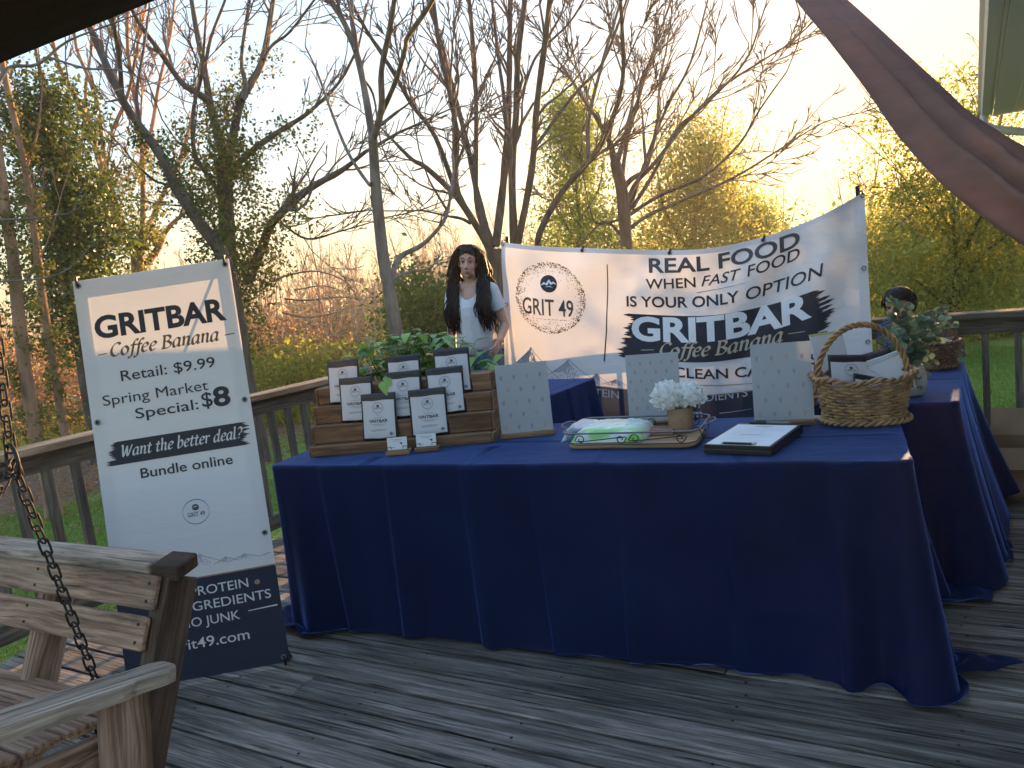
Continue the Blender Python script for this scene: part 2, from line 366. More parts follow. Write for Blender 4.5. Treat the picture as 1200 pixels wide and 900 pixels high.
# ------------------------------------------------------------------ lettering: flat printed shapes in print metres (x right, y up)
_tc = {}
def text2d(s, bold=0.0, shear=0.0, spacing=1.0):
    key = (s, bold, shear, spacing)
    if key in _tc: return _tc[key]
    cu = bpy.data.curves.new("t", 'FONT'); cu.body = s; cu.size = 1; cu.offset = bold; cu.shear = shear; cu.resolution_u = 4; cu.space_character = spacing
    ob = bpy.data.objects.new("t", cu); me = ob.to_mesh()
    bm = bmesh.new(); bm.from_mesh(me); bmesh.ops.triangulate(bm, faces=bm.faces)
    v = [(p.co.x, p.co.y) for p in bm.verts]; f = [tuple(q.index for q in t.verts) for t in bm.faces]
    bm.free(); ob.to_mesh_clear(); bpy.data.objects.remove(ob); bpy.data.curves.remove(cu)
    _tc[key] = (v, f); return v, f
CAP = 0.69
GL = {
 'C': (.56, [[(.52, .60), (.42, .69), (.27, .68), (.12, .50), (.08, .25), (.2, .04), (.38, .02), (.52, .13)]]),
 'o': (.46, [[(.24, .47), (.09, .36), (.06, .15), (.18, .01), (.34, .08), (.39, .3), (.24, .47)]]),
 'f': (.30, [[(.42, .68), (.33, .74), (.22, .6), (.18, .3), (.14, -.08), (.05, -.2), (-.04, -.16)], [(.04, .46), (.36, .46)]]),
 'e': (.42, [[(.07, .23), (.28, .28), (.36, .38), (.26, .48), (.12, .38), (.07, .16), (.17, .01), (.35, .08)]]),
 'B': (.56, [[(.12, .7), (.12, 0)], [(.01, .69), (.32, .68), (.43, .56), (.32, .4), (.13, .37)], [(.3, .38), (.49, .22), (.36, .03), (.0, .01)]]),
 'a': (.50, [[(.37, .42), (.24, .48), (.08, .33), (.07, .08), (.18, .0), (.35, .2)], [(.39, .48), (.35, .1), (.40, .01), (.49, .07)]]),
 'n': (.51, [[(.02, .43), (.1, .47), (.1, 0)], [(.1, .3), (.24, .46), (.36, .42), (.35, .08), (.41, .01), (.5, .07)]]),
 'W': (.84, [[(.02, .69), (.14, .68), (.22, 0), (.44, .62)], [(.44, .66), (.52, 0), (.78, .7)]]),
 't': (.34, [[(.19, .64), (.12, .12), (.2, 0), (.32, .08)], [(.0, .46), (.31, .46)]]),
 'h': (.51, [[(.02, .72), (.1, .74), (.1, 0)], [(.1, .3), (.24, .46), (.36, .42), (.35, .08), (.41, .01), (.5, .07)]]),
 'b': (.46, [[(.02, .72), (.1, .74), (.08, .06), (.2, 0), (.36, .14), (.36, .38), (.24, .47), (.11, .32)]]),
 'r': (.37, [[(.02, .43), (.1, .47), (.1, 0)], [(.1, .3), (.22, .46), (.36, .43)]]),
 'd': (.51, [[(.37, .42), (.24, .48), (.08, .33), (.07, .08), (.18, .0), (.35, .2)], [(.34, .72), (.41, .74), (.35, .1), (.42, .01), (.5, .06)]]),
 'l': (.26, [[(.02, .72), (.1, .74), (.09, .1), (.16, 0), (.25, .07)]]),
 '?': (.42, [[(.08, .58), (.2, .71), (.36, .60), (.32, .42), (.2, .3), (.19, .2)], [(.16, .05), (.20, .02)]]), ' ': (.26, [])}
def pen2d(s, nib=.070, ang=32, shear=.22):
    """broad-nib italic lettering"""
    V = []; F = []; x = 0
    nx, ny = nib * math.cos(math.radians(ang)), nib * math.sin(math.radians(ang))
    for ch in s:
        adv, st = GL[ch]
        for P in st:
            Q = smooth_path([(a, b, 0) for a, b in P], 5)
            d = Q[-1] - Q[0]; n0 = len(V)
            for i, q in enumerate(Q):
                t = Q[min(i + 1, len(Q) - 1)] - Q[max(i - 1, 0)]; t = t / (np.linalg.norm(t) + 1e-9)
                px, py = -t[1], t[0]
                h = max(.024, abs(px * nx + py * ny) ) * 1.0
                for sg in (-1, 1):
                    yy = q[1] + sg * py * h; xx = x + q[0] + sg * px * h
                    V.append((xx + yy * shear, yy))
            for i in range(len(Q) - 1):
                a = n0 + 2 * i; F.append((a, a + 1, a + 3)); F.append((a, a + 3, a + 2))
        x += adv
    return V, F

class Print:
    """flat print laid on a surface by fn(x, y, lift) -> world point"""
    def __init__(s, fn, maxlen=None): s.fn = fn; s.L = {}; s.maxlen = maxlen; s.lift = .0012
    def put(s, key, V, F):
        key = key + (('#' + s.sub) if getattr(s, 'sub', None) else '')
        a = s.L.setdefault(key, ([], [])); n = len(a[0]); a[0].extend(V); a[1].extend(tuple(i + n for i in f) for f in F)
    def text(s, key, st, x0, x1, y, cap, bold=0.0, shear=0.0, pen=False, y1=None):
        V, F = pen2d(st) if pen else text2d(st, bold, shear)
        if not V: return
        a = min(p[0] for p in V); b = max(p[0] for p in V); k = (x1 - x0) / (b - a); c = cap / (.70 if pen else CAP)
        y1 = y if y1 is None else y1
        s.put(key, [(x0 + (p[0] - a) * k, y + (y1 - y) * (p[0] - a) / (b - a) + p[1] * c) for p in V], F)
    def poly(s, key, pts): s.put(key, pts, [tuple(range(len(pts)))])
    def line(s, key, pts, w, w2=None):
        V = []; F = []; w2 = w if w2 is None else w2
        for i, p in enumerate(pts):
            q = pts[min(i + 1, len(pts) - 1)]; o = pts[max(i - 1, 0)]; dx, dy = q[0] - o[0], q[1] - o[1]; l = math.hypot(dx, dy) or 1
            t = i / max(1, len(pts) - 1); ww = (w + (w2 - w) * t) / 2
            V += [(p[0] - dy / l * ww, p[1] + dx / l * ww), (p[0] + dy / l * ww, p[1] - dx / l * ww)]
        for i in range(len(pts) - 1): F.append((2 * i, 2 * i + 1, 2 * i + 3, 2 * i + 2))
        s.put(key, V, F)
    def disc(s, key, cx, cy, r, n=20, ry=None):
        ry = ry or r; s.put(key, [(cx + r * math.cos(2 * math.pi * k / n), cy + ry * math.sin(2 * math.pi * k / n)) for k in range(n)], [tuple(range(n))])
    def ring(s, key, cx, cy, r, w, n=48):
        s.line(key, [(cx + r * math.cos(2 * math.pi * k / n), cy + r * math.sin(2 * math.pi * k / n)) for k in range(n + 1)], w)
    def stipple(s, key, cx, cy, r, wr, cnt, size, R, rx=1.0):
        for _ in range(cnt):
            a = R.uniform(0, 2 * math.pi); q = r - abs(R.gauss(0, wr)); d = size * R.uniform(.6, 1.2)
            x, y = cx + q * rx * math.cos(a), cy + q * math.sin(a)
            s.put(key, [(x - d, y - d), (x + d, y - d), (x + d, y + d), (x - d, y + d)], [(0, 1, 2, 3)])
    def brush(s, key, x0, x1, yt, yb, R, rag=.04, rows=16, sag=0.0):
        h = (yt - yb) / rows
        for i in range(rows):
            a = x0 + R.uniform(-rag, rag * .6) + (rag * 1.6 * (i / rows)); b = x1 + R.uniform(-rag, rag * .8) - rag * 1.2 * abs(i / rows - .55)
            y = yb + h * i; n = max(2, int((b - a) / .03)); V = []; F = []
            for j in range(n + 1):
                x = a + (b - a) * j / n; th = h * 1.25 * (1 if 0 < j < n else .15)
                V += [(x, y + h / 2 - th / 2), (x, y + h / 2 + th / 2)]
            for j in range(n): F.append((2 * j, 2 * j + 2, 2 * j + 3, 2 * j + 1))
            s.put(key, V, F)
    def mountain(s, k1, k2, peaks, base, R):
        """pencil-sketch peaks: peaks = [(x, height, halfwidth)]"""
        for (x, h, hw) in peaks:
            y = base + h
            for sg in (-1, 1):
                P = [(x, y)]; n = 9
                for j in range(1, n + 1):
                    P.append((x + sg * hw * j / n, y - h * (j / n) ** .85 + R.uniform(-.03, .03) * h))
                s.line(k1, P, h * .035, h * .015)
            for j in range(int(16)):
                t = R.uniform(.02, .75); sx = x + hw * t * R.uniform(-.9, .15); sy = y - h * t ** .85 * 1.08 - h * .03
                ln = h * R.uniform(.12, .34) * (1.1 - t); dx = R.choice([-.55, -.4, .35]) * ln
                s.line(k2, [(sx, sy), (sx + dx, sy - ln)], h * .03, h * .006)
            V = [(x, y - h * .02), (x - hw * .5, base + h * .42), (x - hw * .32, base + h * .38), (x - hw * .12, base + h * .5), (x - hw * .02, base + h * .55)]
            s.put('shade', V, [(0, 1, 2, 3, 4)])
    def build(s, parent, mats):
        for i, (key, (V, F)) in enumerate(s.L.items()):
            bm = bmesh.new(); vs = [bm.verts.new((p[0], p[1], 0)) for p in V]
            for f in F:
                try: bm.faces.new([vs[i2] for i2 in f])
                except ValueError: pass
            if s.maxlen:
                bmesh.ops.triangulate(bm, faces=bm.faces)
                for _ in range(3):
                    E_ = [e for e in bm.edges if e.calc_length() > s.maxlen]
                    if not E_: break
                    bmesh.ops.subdivide_edges(bm, edges=E_, cuts=1, use_grid_fill=False)
                    bmesh.ops.triangulate(bm, faces=[f for f in bm.faces if len(f.verts) > 3])
            name, mt, lift = mats[key.split('#')[0]]
            pm = wm(parent); inv = pm.inverted()
            for v in bm.verts: v.co = inv @ Vector(s.fn(v.co.x, v.co.y, lift))
            me = bpy.data.meshes.new(name); bm.to_mesh(me); bm.free(); me.materials.append(mt)
            link(name, me, parent, pm)
M_SHADE = plain("pencil_shading", L3(.40, .41, .47), .7, var=.25, scale=60)

# ------------------------------------------------------------------ ground
D1 = Vector((.543, .840, 0)).normalized(); N1 = Vector((.840, -.543, 0)).normalized()   # along the left rail, along the far rail
P0 = Vector((-2.417, 3.152, 0))
def gz(x, y):
    return -.85 + .25 * math.sin(x * .11 + 1) * math.cos(y * .09) - .012 * max(0, y - 8) * (1 if x < 0 else .35) + .05 * math.sin(x * .9) * math.sin(y * .7) \
        + .030 * max(0, y - 42)
def ground():
    m, n, b = mat_base("ground_cover"); L = n.links.new
    g = N(n, 'ShaderNodeNewGeometry'); sx = N(n, 'ShaderNodeSeparateXYZ'); L(g.outputs['Position'], sx.inputs[0])
    nz = N(n, 'ShaderNodeTexNoise'); nz.inputs['Scale'].default_value = .5; nz.inputs['Detail'].default_value = 8; L(g.outputs['Position'], nz.inputs['Vector'])
    nf = N(n, 'ShaderNodeTexNoise'); nf.inputs['Scale'].default_value = 22; nf.inputs['Detail'].default_value = 6; L(g.outputs['Position'], nf.inputs['Vector'])
    lawn = ramp(n, [(.35, L3(.08, .14, .025)), (.65, L3(.17, .23, .05))], nf.outputs['Fac'])
    litter = ramp(n, [(.3, L3(.07, .04, .025)), (.55, L3(.17, .10, .06)), (.75, L3(.26, .17, .11))], nf.outputs['Fac'])
    field = ramp(n, [(.3, L3(.13, .15, .03)), (.7, L3(.26, .23, .06))], nf.outputs['Fac'])
    def edge(expr_a, expr_b, c, wd):   # smooth step of a*x+b*y+c + noise
        a = N(n, 'ShaderNodeMath', operation='MULTIPLY'); a.inputs[1].default_value = expr_a; L(sx.outputs[0], a.inputs[0])
        bb = N(n, 'ShaderNodeMath', operation='MULTIPLY_ADD'); bb.inputs[1].default_value = expr_b; L(sx.outputs[1], bb.inputs[0]); L(a.outputs[0], bb.inputs[2])
        cc = N(n, 'ShaderNodeMath', operation='MULTIPLY_ADD'); cc.inputs[1].default_value = 5.0; L(nz.outputs['Fac'], cc.inputs[0]); L(bb.outputs[0], cc.inputs[2])
        mr = N(n, 'ShaderNodeMapRange'); mr.inputs[1].default_value = c; mr.inputs[2].default_value = c + wd; L(cc.outputs[0], mr.inputs[0]); return mr.outputs[0]
    def mix(f, a, c):
        x = N(n, 'ShaderNodeMix', data_type='RGBA'); L(f, x.inputs[0]); L(a, x.inputs[6]); L(c, x.inputs[7]); return x.outputs[2]
    e1 = edge(-.9, .42, 11.2, 1.6)        # litter begins left of the deck
    e2 = edge(.25, 1.0, 17.5, 3)         # field begins beyond the lawn
    e3 = edge(-1.1, 0, 8, 5)           # woods floor far left
    c = mix(e1, lawn.outputs[0], litter.outputs[0]); fd = mix(e3, field.outputs[0], litter.outputs[0]); c = mix(e2, c, field.outputs[0])
    L(c, b.inputs['Base Color']); b.inputs['Roughness'].default_value = .95; b.inputs['Specular IOR Level'].default_value = .1
    bp = N(n, 'ShaderNodeBump'); bp.inputs['Distance'].default_value = .05; L(nf.outputs['Fac'], bp.inputs['Height']); L(bp.outputs[0], b.inputs['Normal'])
    xs = np.concatenate([np.linspace(-170, -45, 10), np.linspace(-40, 40, 90), np.linspace(45, 170, 10)])
    ys = np.concatenate([np.linspace(-60, -12, 6), np.linspace(-10, 60, 80), np.linspace(65, 170, 9)])
    v = [(x, y, gz(x, min(max(y, -10), 75))) for y in ys for x in xs]; nx = len(xs)
    q = [(j * nx + i, j * nx + i + 1, (j + 1) * nx + i + 1, (j + 1) * nx + i) for j in range(len(ys) - 1) for i in range(nx - 1)]
    o = link("ground", mesh_np("ground", v, q, m, True)); tag(o, kind='structure')
ground()

# ------------------------------------------------------------------ deck of single boards
def deck():
    root = empty("deck", (0, 0, 0), kind='structure')
    A_MAX, B_MIN, B_MAX = 7.2, -5.2, 3.80
    th = math.radians(3.6); da, db = math.cos(th), math.sin(th); R = random.Random(3)
    def P(a, b, z): return P0 + N1 * a + D1 * b + Vector((0, 0, z))
    wdt = .1345; pitch = .1465; k = 0
    exw = (N1 * da + D1 * db).normalized(); eyw = Vector((0, 0, 1)).cross(exw)
    b = B_MIN - A_MAX * math.sin(th); b0_ = b
    while b < B_MAX + .2:
        # one row: polygon clipped by the deck outline, then cut at random joints
        joints = sorted([-.3] + [R.uniform(1.2, 6.4)] + [8.0])
        if abs(b - (-1.35)) < .08: joints = [-.3, 4.55, 8.0]
        for j in range(len(joints) - 1):
            a0, a1 = joints[j] + .0015, joints[j + 1] - .0015
            poly = []
            c0 = (a0 * da, b + a0 * db); c1 = (a1 * da, b + a1 * db)
            nn = (-db, da)
            poly = [c0, c1, (c1[0] + nn[0] * wdt, c1[1] + nn[1] * wdt), (c0[0] + nn[0] * wdt, c0[1] + nn[1] * wdt)]
            def clip(poly, f):
                out = []
                for i in range(len(poly)):
                    p, q = poly[i], poly[(i + 1) % len(poly)]; fp, fq = f(p), f(q)
                    if fp >= 0: out.append(p)
                    if (fp >= 0) != (fq >= 0):
                        t = fp / (fp - fq); out.append((p[0] + (q[0] - p[0]) * t, p[1] + (q[1] - p[1]) * t))
                return out
            jag = R.uniform(-.008, .012)
            for f in (lambda p: p[0] - jag, lambda p: A_MAX - p[0], lambda p: p[1] - B_MIN, lambda p: B_MAX - p[1]):
                poly = clip(poly, f)
                if len(poly) < 3: break
            if len(poly) < 3: continue
            dz = R.uniform(-.0018, .0018); ch = .004
            W = [P(p[0], p[1], dz) for p in poly]; c = sum(W, Vector()) / len(W)
            m = frame(c, exw, eyw); inv = m.inverted(); n = len(W)
            loc = [inv @ p for p in W]
            ins = []
            for i, p in enumerate(loc):
                ins.append(Vector((p.x - math.copysign(min(ch, abs(p.x)), p.x), p.y - math.copysign(min(ch, abs(p.y)), p.y), 0)))
            v = ins + [Vector((p.x, p.y, -ch)) for p in loc] + [Vector((p.x, p.y, -.036)) for p in loc]
            f = [tuple(range(n)), tuple(range(3 * n - 1, 2 * n - 1, -1))]
            for i in range(n):
                i2 = (i + 1) % n
                f += [(n + i, n + i2, i2, i), (2 * n + i, 2 * n + i2, n + i2, n + i)]
            o = link("deck_board", mesh_py("deck_board", v, f, M_DECKP if (abs(b + 1.35) < .08 and j == 1) else M_DECK), root, m)
        b += pitch; k += 1
    mb = MB(); R2 = random.Random(4)
    for i in range(int((B_MAX - b0_) / pitch)):
        for aa in np.arange(.06, A_MAX, .6):
            for ff in (.22, .78):
                bb = b0_ + i * pitch + wdt * ff + aa * math.tan(th) ; c = P(aa + R2.uniform(-.012, .012), bb, .0012)
                if not (B_MIN < bb < B_MAX - .02): continue
                n0 = len(mb.v); mb.v += [c + Vector((.0055 * math.cos(q), .0055 * math.sin(q), 0)) for q in np.linspace(0, 6.283, 7)[:-1]]; mb.f.append(tuple(range(n0, n0 + 6)))
    o = mb.build("deck_screws", M_BLACKM, root); o['kind'] = 'stuff'
    # joists under the boards
    for bb in np.arange(B_MIN + .02, B_MAX, 99): pass
    for aa in np.arange(.06, A_MAX, .6):
        board("joist", P(aa, B_MIN, -.12), P(aa, B_MAX - .01, -.12), .04, .16, M_RAIL, root, bev=0)
    board("rim_board", P(.02, B_MIN, -.125) , P(.02, B_MAX, -.125), .03, .17, M_RAIL, root, bev=0)
M_DECKP = wood("pale_deck_wood", L3(.14, .13, .12), L3(.26, .25, .23), L3(.38, .36, .34), fine=34, crack=.4, var=.05, bump=.6)
deck()

def railing(name, p0, p1, label, posts, parts_from=0.0, spacing=.131):
    d = (p1 - p0); Lr = d.length; d.normalize(); out = Vector((0, 0, 1)).cross(d)
    root = empty(name, p0, label=label, cat='railing')
    Z = Vector((0, 0, 1))
    n = max(1, round(Lr / 3.2))
    for i in range(n):
        a = p0 + d * (Lr * i / n + .002); b = p0 + d * (Lr * (i + 1) / n - .002)
        board("rail_cap", a + Z * .902, b + Z * .902, .145, .036, M_RAIL, root)
        board("rail_apron", a + Z * .838 , b + Z * .838, .038, .09, M_RAIL, root)
        board("bottom_rail", a + Z * .125, b + Z * .125, .038, .088, M_RAIL, root)
    s = parts_from + .07
    while s < Lr - .03:
        if all(abs(s - q) > .075 for q in posts):
            p = p0 + d * s
            board("baluster", p + Z * .17, p + Z * .792, .036, .036, M_RAIL, root, up=d, bev=.002)
        s += spacing
    for q in posts:
        p = p0 + d * q - out * .066
        board("rail_post", p - Z * .3, p + Z * .883, .09, .09, M_RAIL, root, up=d, bev=.003)
    return root
# left rail stands on the left edge, far rail on the far edge
CORNER = P0 + N1 * .05 + D1 * 3.72
railing("deck_railing", P0 + N1 * .05 - D1 * 4.6, CORNER - D1 * .09, "weathered grey deck railing along the left edge behind the swing and price banner", [.1, 1.9, 3.7, 5.42, 7.1], spacing=.131)
railing("deck_railing", CORNER, P0 + N1 * 7.0 + D1 * 3.72, "weathered grey deck railing across the far side of the deck, in front of the lawn", [.05, 1.75, 3.5, 5.2, 6.9], spacing=.158)

# ------------------------------------------------------------------ house: porch beam, roof wing with gutter
def house():
    # porch roof beam at the upper left, parallel to the boards
    e = (onz(185, 0, 2.3) - onz(0, 75, 2.3)); e.normalize()
    p = onz(0, 75, 2.3); g = Vector((0, 0, 1)).cross(e)      # g points away from the house
    root = empty("porch_roof", p - g * .05 + Vector((0, 0, .12)), label="dark porch roof with its heavy brown edge beam overhead at the upper left", cat='porch roof')
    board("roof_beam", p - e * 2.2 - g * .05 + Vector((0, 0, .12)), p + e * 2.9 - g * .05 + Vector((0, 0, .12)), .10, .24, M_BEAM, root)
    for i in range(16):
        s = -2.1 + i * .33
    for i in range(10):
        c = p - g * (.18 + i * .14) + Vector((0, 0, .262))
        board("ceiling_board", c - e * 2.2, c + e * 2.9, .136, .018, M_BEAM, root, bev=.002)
    board("roof_post", p - e * 2.1 - g * .05, Vector((0, 0, 0)) + Vector(((p - e * 2.1 - g * .05).x, (p - e * 2.1 - g * .05).y, 0)), .12, .12, M_BEAM, root, up=e)
    # wing of the house on the right
    A = at(1178, 0, 4.25); B = at(1160, 133, 8.5); A.z = B.z = 2.62
    d = (B - A); d.z = 0; d.normalize(); o = Vector((d.y, -d.x, 0))   # o points towards the house wall
    if o.x < 0: o = -o
    h = empty("house_wing", Vector((A.x, A.y, 2.62)), label="white house wing with soffit, gutter and downspout at the upper right corner", cat='house')
    S = A - d * 4.5; Z = Vector((0, 0, 1)); Lw = (B - S).length
    # gutter: K profile swept along the eave
    prof = [(0, .0), (.075, .0), (.09, .045), (.115, .075), (.115, .115), (.105, .115), (.105, .08), (.083, .05), (.07, .008), (.006, .008), (.006, .115), (0, .115)]
    mb = MB(); n = len(prof)
    for q in (S, B):
        for a, b in prof: mb.v.append(q - o * a + Z * b)
    for i in range(n): mb.f.append((i, (i + 1) % n, n + (i + 1) % n, n + i))
    mb.f.append(tuple(range(n - 1, -1, -1))); mb.f.append(tuple(n + i for i in range(n)))
    mb.build("gutter", M_TRIM, h)
    # rake end cap and fascia
    mb = MB(); mm = frame(Vector(), d, o)
    board("fascia", S + o * .012 + Z * .07, B + o * .012 + Z * .07, .02, .17, M_TRIM, h)
    for i in range(3):
        c = o * (.024 + .095 + i * .19) - Z * .012
        board("soffit_panel", S + c, B + c, .187, .012, M_TRIM, h, bev=.002)
    wp = o * .62
    mb = MB(); mb.box((S + B) / 2 + wp + o * .1 + Z * (-1.72), (Lw, .2, 3.4), mm.to_3x3()); mb.build("wall", M_SIDING, h)
    for k in range(22):
        c = wp - o * .008 + Z * (-.13 - k * .15)
        board("siding_board", S + c, B + c - d * .06, .014, .146, M_SIDING, h, bev=.002)
    # roof slope
    mb = MB(); v0 = [S - o * .03 + Z * .13, B - o * .03 + Z * .13, B + o * 3 + Z * 1.55, S + o * 3 + Z * 1.55]
    mb.v = v0 + [p + Z * .05 for p in v0]; mb.f = [(3, 2, 1, 0), (4, 5, 6, 7), (0, 1, 5, 4), (1, 2, 6, 5), (2, 3, 7, 6), (3, 0, 4, 7)]
    mb.build("roof", M_SHINGLE, h)
    # downspout from the far end of the gutter back to the wall corner
    q = B - d * .10 - o * .055
    pts = smooth_path([q + Z * .0, q - Z * .09, q - Z * .16 + o * .08, q - Z * .24 + o * .32, q - Z * .33 + o * .56, q - Z * .43 + o * .62, q - Z * 1.0 + o * .62, q - Z * 3.2 + o * .62], 4)
    mb = MB(); mb.tube([Vector(x) for x in pts], .042, 8); mb.build("downspout", M_TRIM, h, smooth=True)
M_TRIM = plain("white_painted_trim", L3(.62, .62, .60), .5, var=.05)
M_SIDING = plain("pale_siding", L3(.55, .55, .53), .6, var=.05)
M_SHINGLE = plain("grey_shingles", L3(.12, .115, .11), .9, var=.4, scale=30)
house()

# ------------------------------------------------------------------ trees
class Tubes:
    def __init__(s): s.V = []; s.Q = []; s.n = 0
    def add(s, P, R, k):
        P = np.asarray(P, float); R = np.asarray(R, float); n = len(P)
        T = np.empty_like(P); T[1:-1] = P[2:] - P[:-2]; T[0] = P[1] - P[0]; T[-1] = P[-1] - P[-2]
        T /= (np.linalg.norm(T, axis=1, keepdims=True) + 1e-9)
        m = T.mean(0); ref = np.array([1., 0, 0]) if abs(m[0]) < .6 * np.linalg.norm(m) + 1e-9 else np.array([0, 1., 0])
        A = np.cross(T, ref); A /= (np.linalg.norm(A, axis=1, keepdims=True) + 1e-9); B = np.cross(T, A)
        an = np.arange(k) * 2 * np.pi / k
        V = P[:, None, :] + R[:, None, None] * (np.cos(an)[None, :, None] * A[:, None, :] + np.sin(an)[None, :, None] * B[:, None, :])
        i = np.arange(n - 1)[:, None] * k; j = np.arange(k)[None, :]; j2 = (j + 1) % k
        q = np.stack([i + j, i + j2, i + k + j2, i + k + j], -1).reshape(-1, 4) + s.n
        s.V.append(V.reshape(-1, 3)); s.Q.append(q); s.n += n * k
    def mesh(s, name, mat): return mesh_np(name, np.concatenate(s.V), np.concatenate(s.Q), mat, True)

def walk(R, p, d, length, nseg, wob, up):
    P = [p]; st = length / nseg
    for i in range(nseg):
        d = d + R.normal(0, wob, 3) + np.array([0, 0, up]); d = d / np.linalg.norm(d); p = p + d * st; P.append(p)
    return np.array(P)

def twigs(tb, R, P, r0, r1, length, dens, levels, up=.08, spread=.8, t0=.25, minr=.0045):
    """side branches along the polyline P"""
    seg = np.linalg.norm(P[1:] - P[:-1], axis=1); cum = np.concatenate([[0], np.cumsum(seg)]); tot = cum[-1]
    cnt = R.poisson(max(0.01, dens * tot * (1 - t0)))
    for _ in range(int(cnt)):
        t = t0 + (1 - t0) * R.random() ** .8; s = t * tot; i = min(len(seg) - 1, np.searchsorted(cum, s) - 1); i = max(i, 0)
        f = (s - cum[i]) / (seg[i] + 1e-9); p = P[i] + (P[i + 1] - P[i]) * f
        d = (P[i + 1] - P[i]) / (seg[i] + 1e-9); a = R.normal(0, 1, 3); a -= d * a.dot(d); a /= np.linalg.norm(a) + 1e-9
        sp = spread * R.uniform(.6, 1.3); dd = d * math.cos(sp) + a * math.sin(sp)
        L = length * R.uniform(.5, 1.25) * (1.15 - .6 * t); r = max(minr, (r0 + (r1 - r0) * t) * .5)
        r = min(r, .022 * L + minr)
        n = 5 if L > .8 else 3; Q = walk(R, p, dd, L, n, .16, up)
        tb.add(Q, np.linspace(r, minr * .7, n + 1), 4 if r > .02 else 3)
        if levels > 1: twigs(tb, R, Q, r, minr, L * .48, dens * 1.9, levels - 1, up, spread, .15, minr)

def leaves(R, C, sig, cnt, size, flat=.5, up=None):
    """cnt quads gaussian round each centre"""
    C = np.asarray(C, float); K = len(C); c = np.repeat(C, cnt, 0) + R.normal(0, 1, (K * cnt, 3)) * np.asarray(sig)
    n = R.normal(0, 1, c.shape); n /= np.linalg.norm(n, axis=1, keepdims=True)
    a = np.cross(n, R.normal(0, 1, c.shape)); a /= np.linalg.norm(a, axis=1, keepdims=True) + 1e-9; b = np.cross(n, a)
    s = size * R.uniform(.5, 1.3, (len(c), 1)); 
    V = np.stack([c - a * s, c - b * s * .55 + n * s * .15, c + a * s, c + b * s * .55 + n * s * .15], 1).reshape(-1, 3)
    Q = np.arange(len(c) * 4).reshape(-1, 4); return V, Q

def px_limb(pts, D, w0, w1, R, dj=.5, w_tip=None):
    P = []; d = D + R.normal(0, dj * .4)
    sl = R.normal(0, dj * .35)
    for i, (x, y) in enumerate(pts):
        dd = D if i == 0 else D + sl * i + R.normal(0, dj * .12)
        P.append(np.array(at(x, y, dd)))
    P = smooth_path(P, 4); n = len(P); k = D / FPX / 2
    return P, np.linspace(w0 * k, w1 * k, n)

def tree(name, label, D, trunk, limbs, seed, bark, twig, tl=1.8, dens=1.0, levels=3, spread=.7, up=.08, group=None, extra=None, minr=.0045, cat='tree', t0=.25):
    R = np.random.default_rng(seed); root_p = at(trunk[0][0][0], trunk[0][0][1], D)
    base = Vector((root_p.x, root_p.y, gz(root_p.x, root_p.y)))
    root = empty(name, base, label=label, cat=cat, group=group)
    tb = Tubes(); tw = Tubes()
    P, r = px_limb(trunk[0], D, trunk[1], trunk[2], R, .05)
    low = np.array(base) - [0, 0, .2]; flare = r[0] * 1.35
    Pt = np.vstack([low, P[0] * .5 + low * .5, P]); rt = np.concatenate([[flare * 1.25, (r[0] + flare) / 2], r])
    rt = rt * (1 + R.normal(0, .035, len(rt)))
    tb.add(Pt, rt, 10); LP = [(P, r)]
    for (pts, w0, w1) in limbs:
        Q, q = px_limb(pts, D, w0, w1, R, .7); q = q * (1 + R.normal(0, .05, len(q)))
        tb.add(Q, q, 8); LP.append((Q, q))
        twigs(tw, R, Q, q[0], q[-1], tl, dens, levels, up, spread, t0, minr)
        # a limb never ends in a stump: carry it on as a thin leader
        e = Q[-1] - Q[-2]; e /= np.linalg.norm(e) + 1e-9
        if pts[-1][1] < 5 or w1 > 2.2:
            pass
        W = walk(R, Q[-1], e, tl * 1.1, 5, .1, up * .5); tw.add(W, np.linspace(q[-1] * .95, minr, 6), 4)
        twigs(tw, R, W, q[-1] * .6, minr, tl * .5, dens * 1.8, max(1, levels - 1), up, spread, .05, minr)
    def put(nm, me):
        o = link(nm, me, root, Matrix.Identity(4)); return o
    put("trunk", tb.mesh("trunk", bark)); 
    if tw.n: put("crown", tw.mesh("crown", twig))
    if extra: extra(root, LP, R, put)
    return root, LP

def ivy(spec, mat=None, size=.07):
    """spec: list of (limb index, t0, t1, radius, count)"""
    def f(root, LP, R, put):
        VV = []; QQ = []; n = 0
        for (i, t0, t1, rad, cnt) in spec:
            P, r = LP[i]; k = max(3, cnt // 40); C = []
            for _ in range(k):
                t = R.uniform(t0, t1) * (len(P) - 1); a = int(t); a = min(a, len(P) - 2); C.append(P[a] + (P[a + 1] - P[a]) * (t - a) + R.normal(0, rad, 3) * [1, 1, .5])
            V, Q = leaves(R, C, (rad * .45, rad * .45, rad * .6), 40, size); VV.append(V); QQ.append(Q + n); n += len(V)
        put("ivy", mesh_np("ivy", np.concatenate(VV), np.concatenate(QQ), mat or M_IVY))
    return f

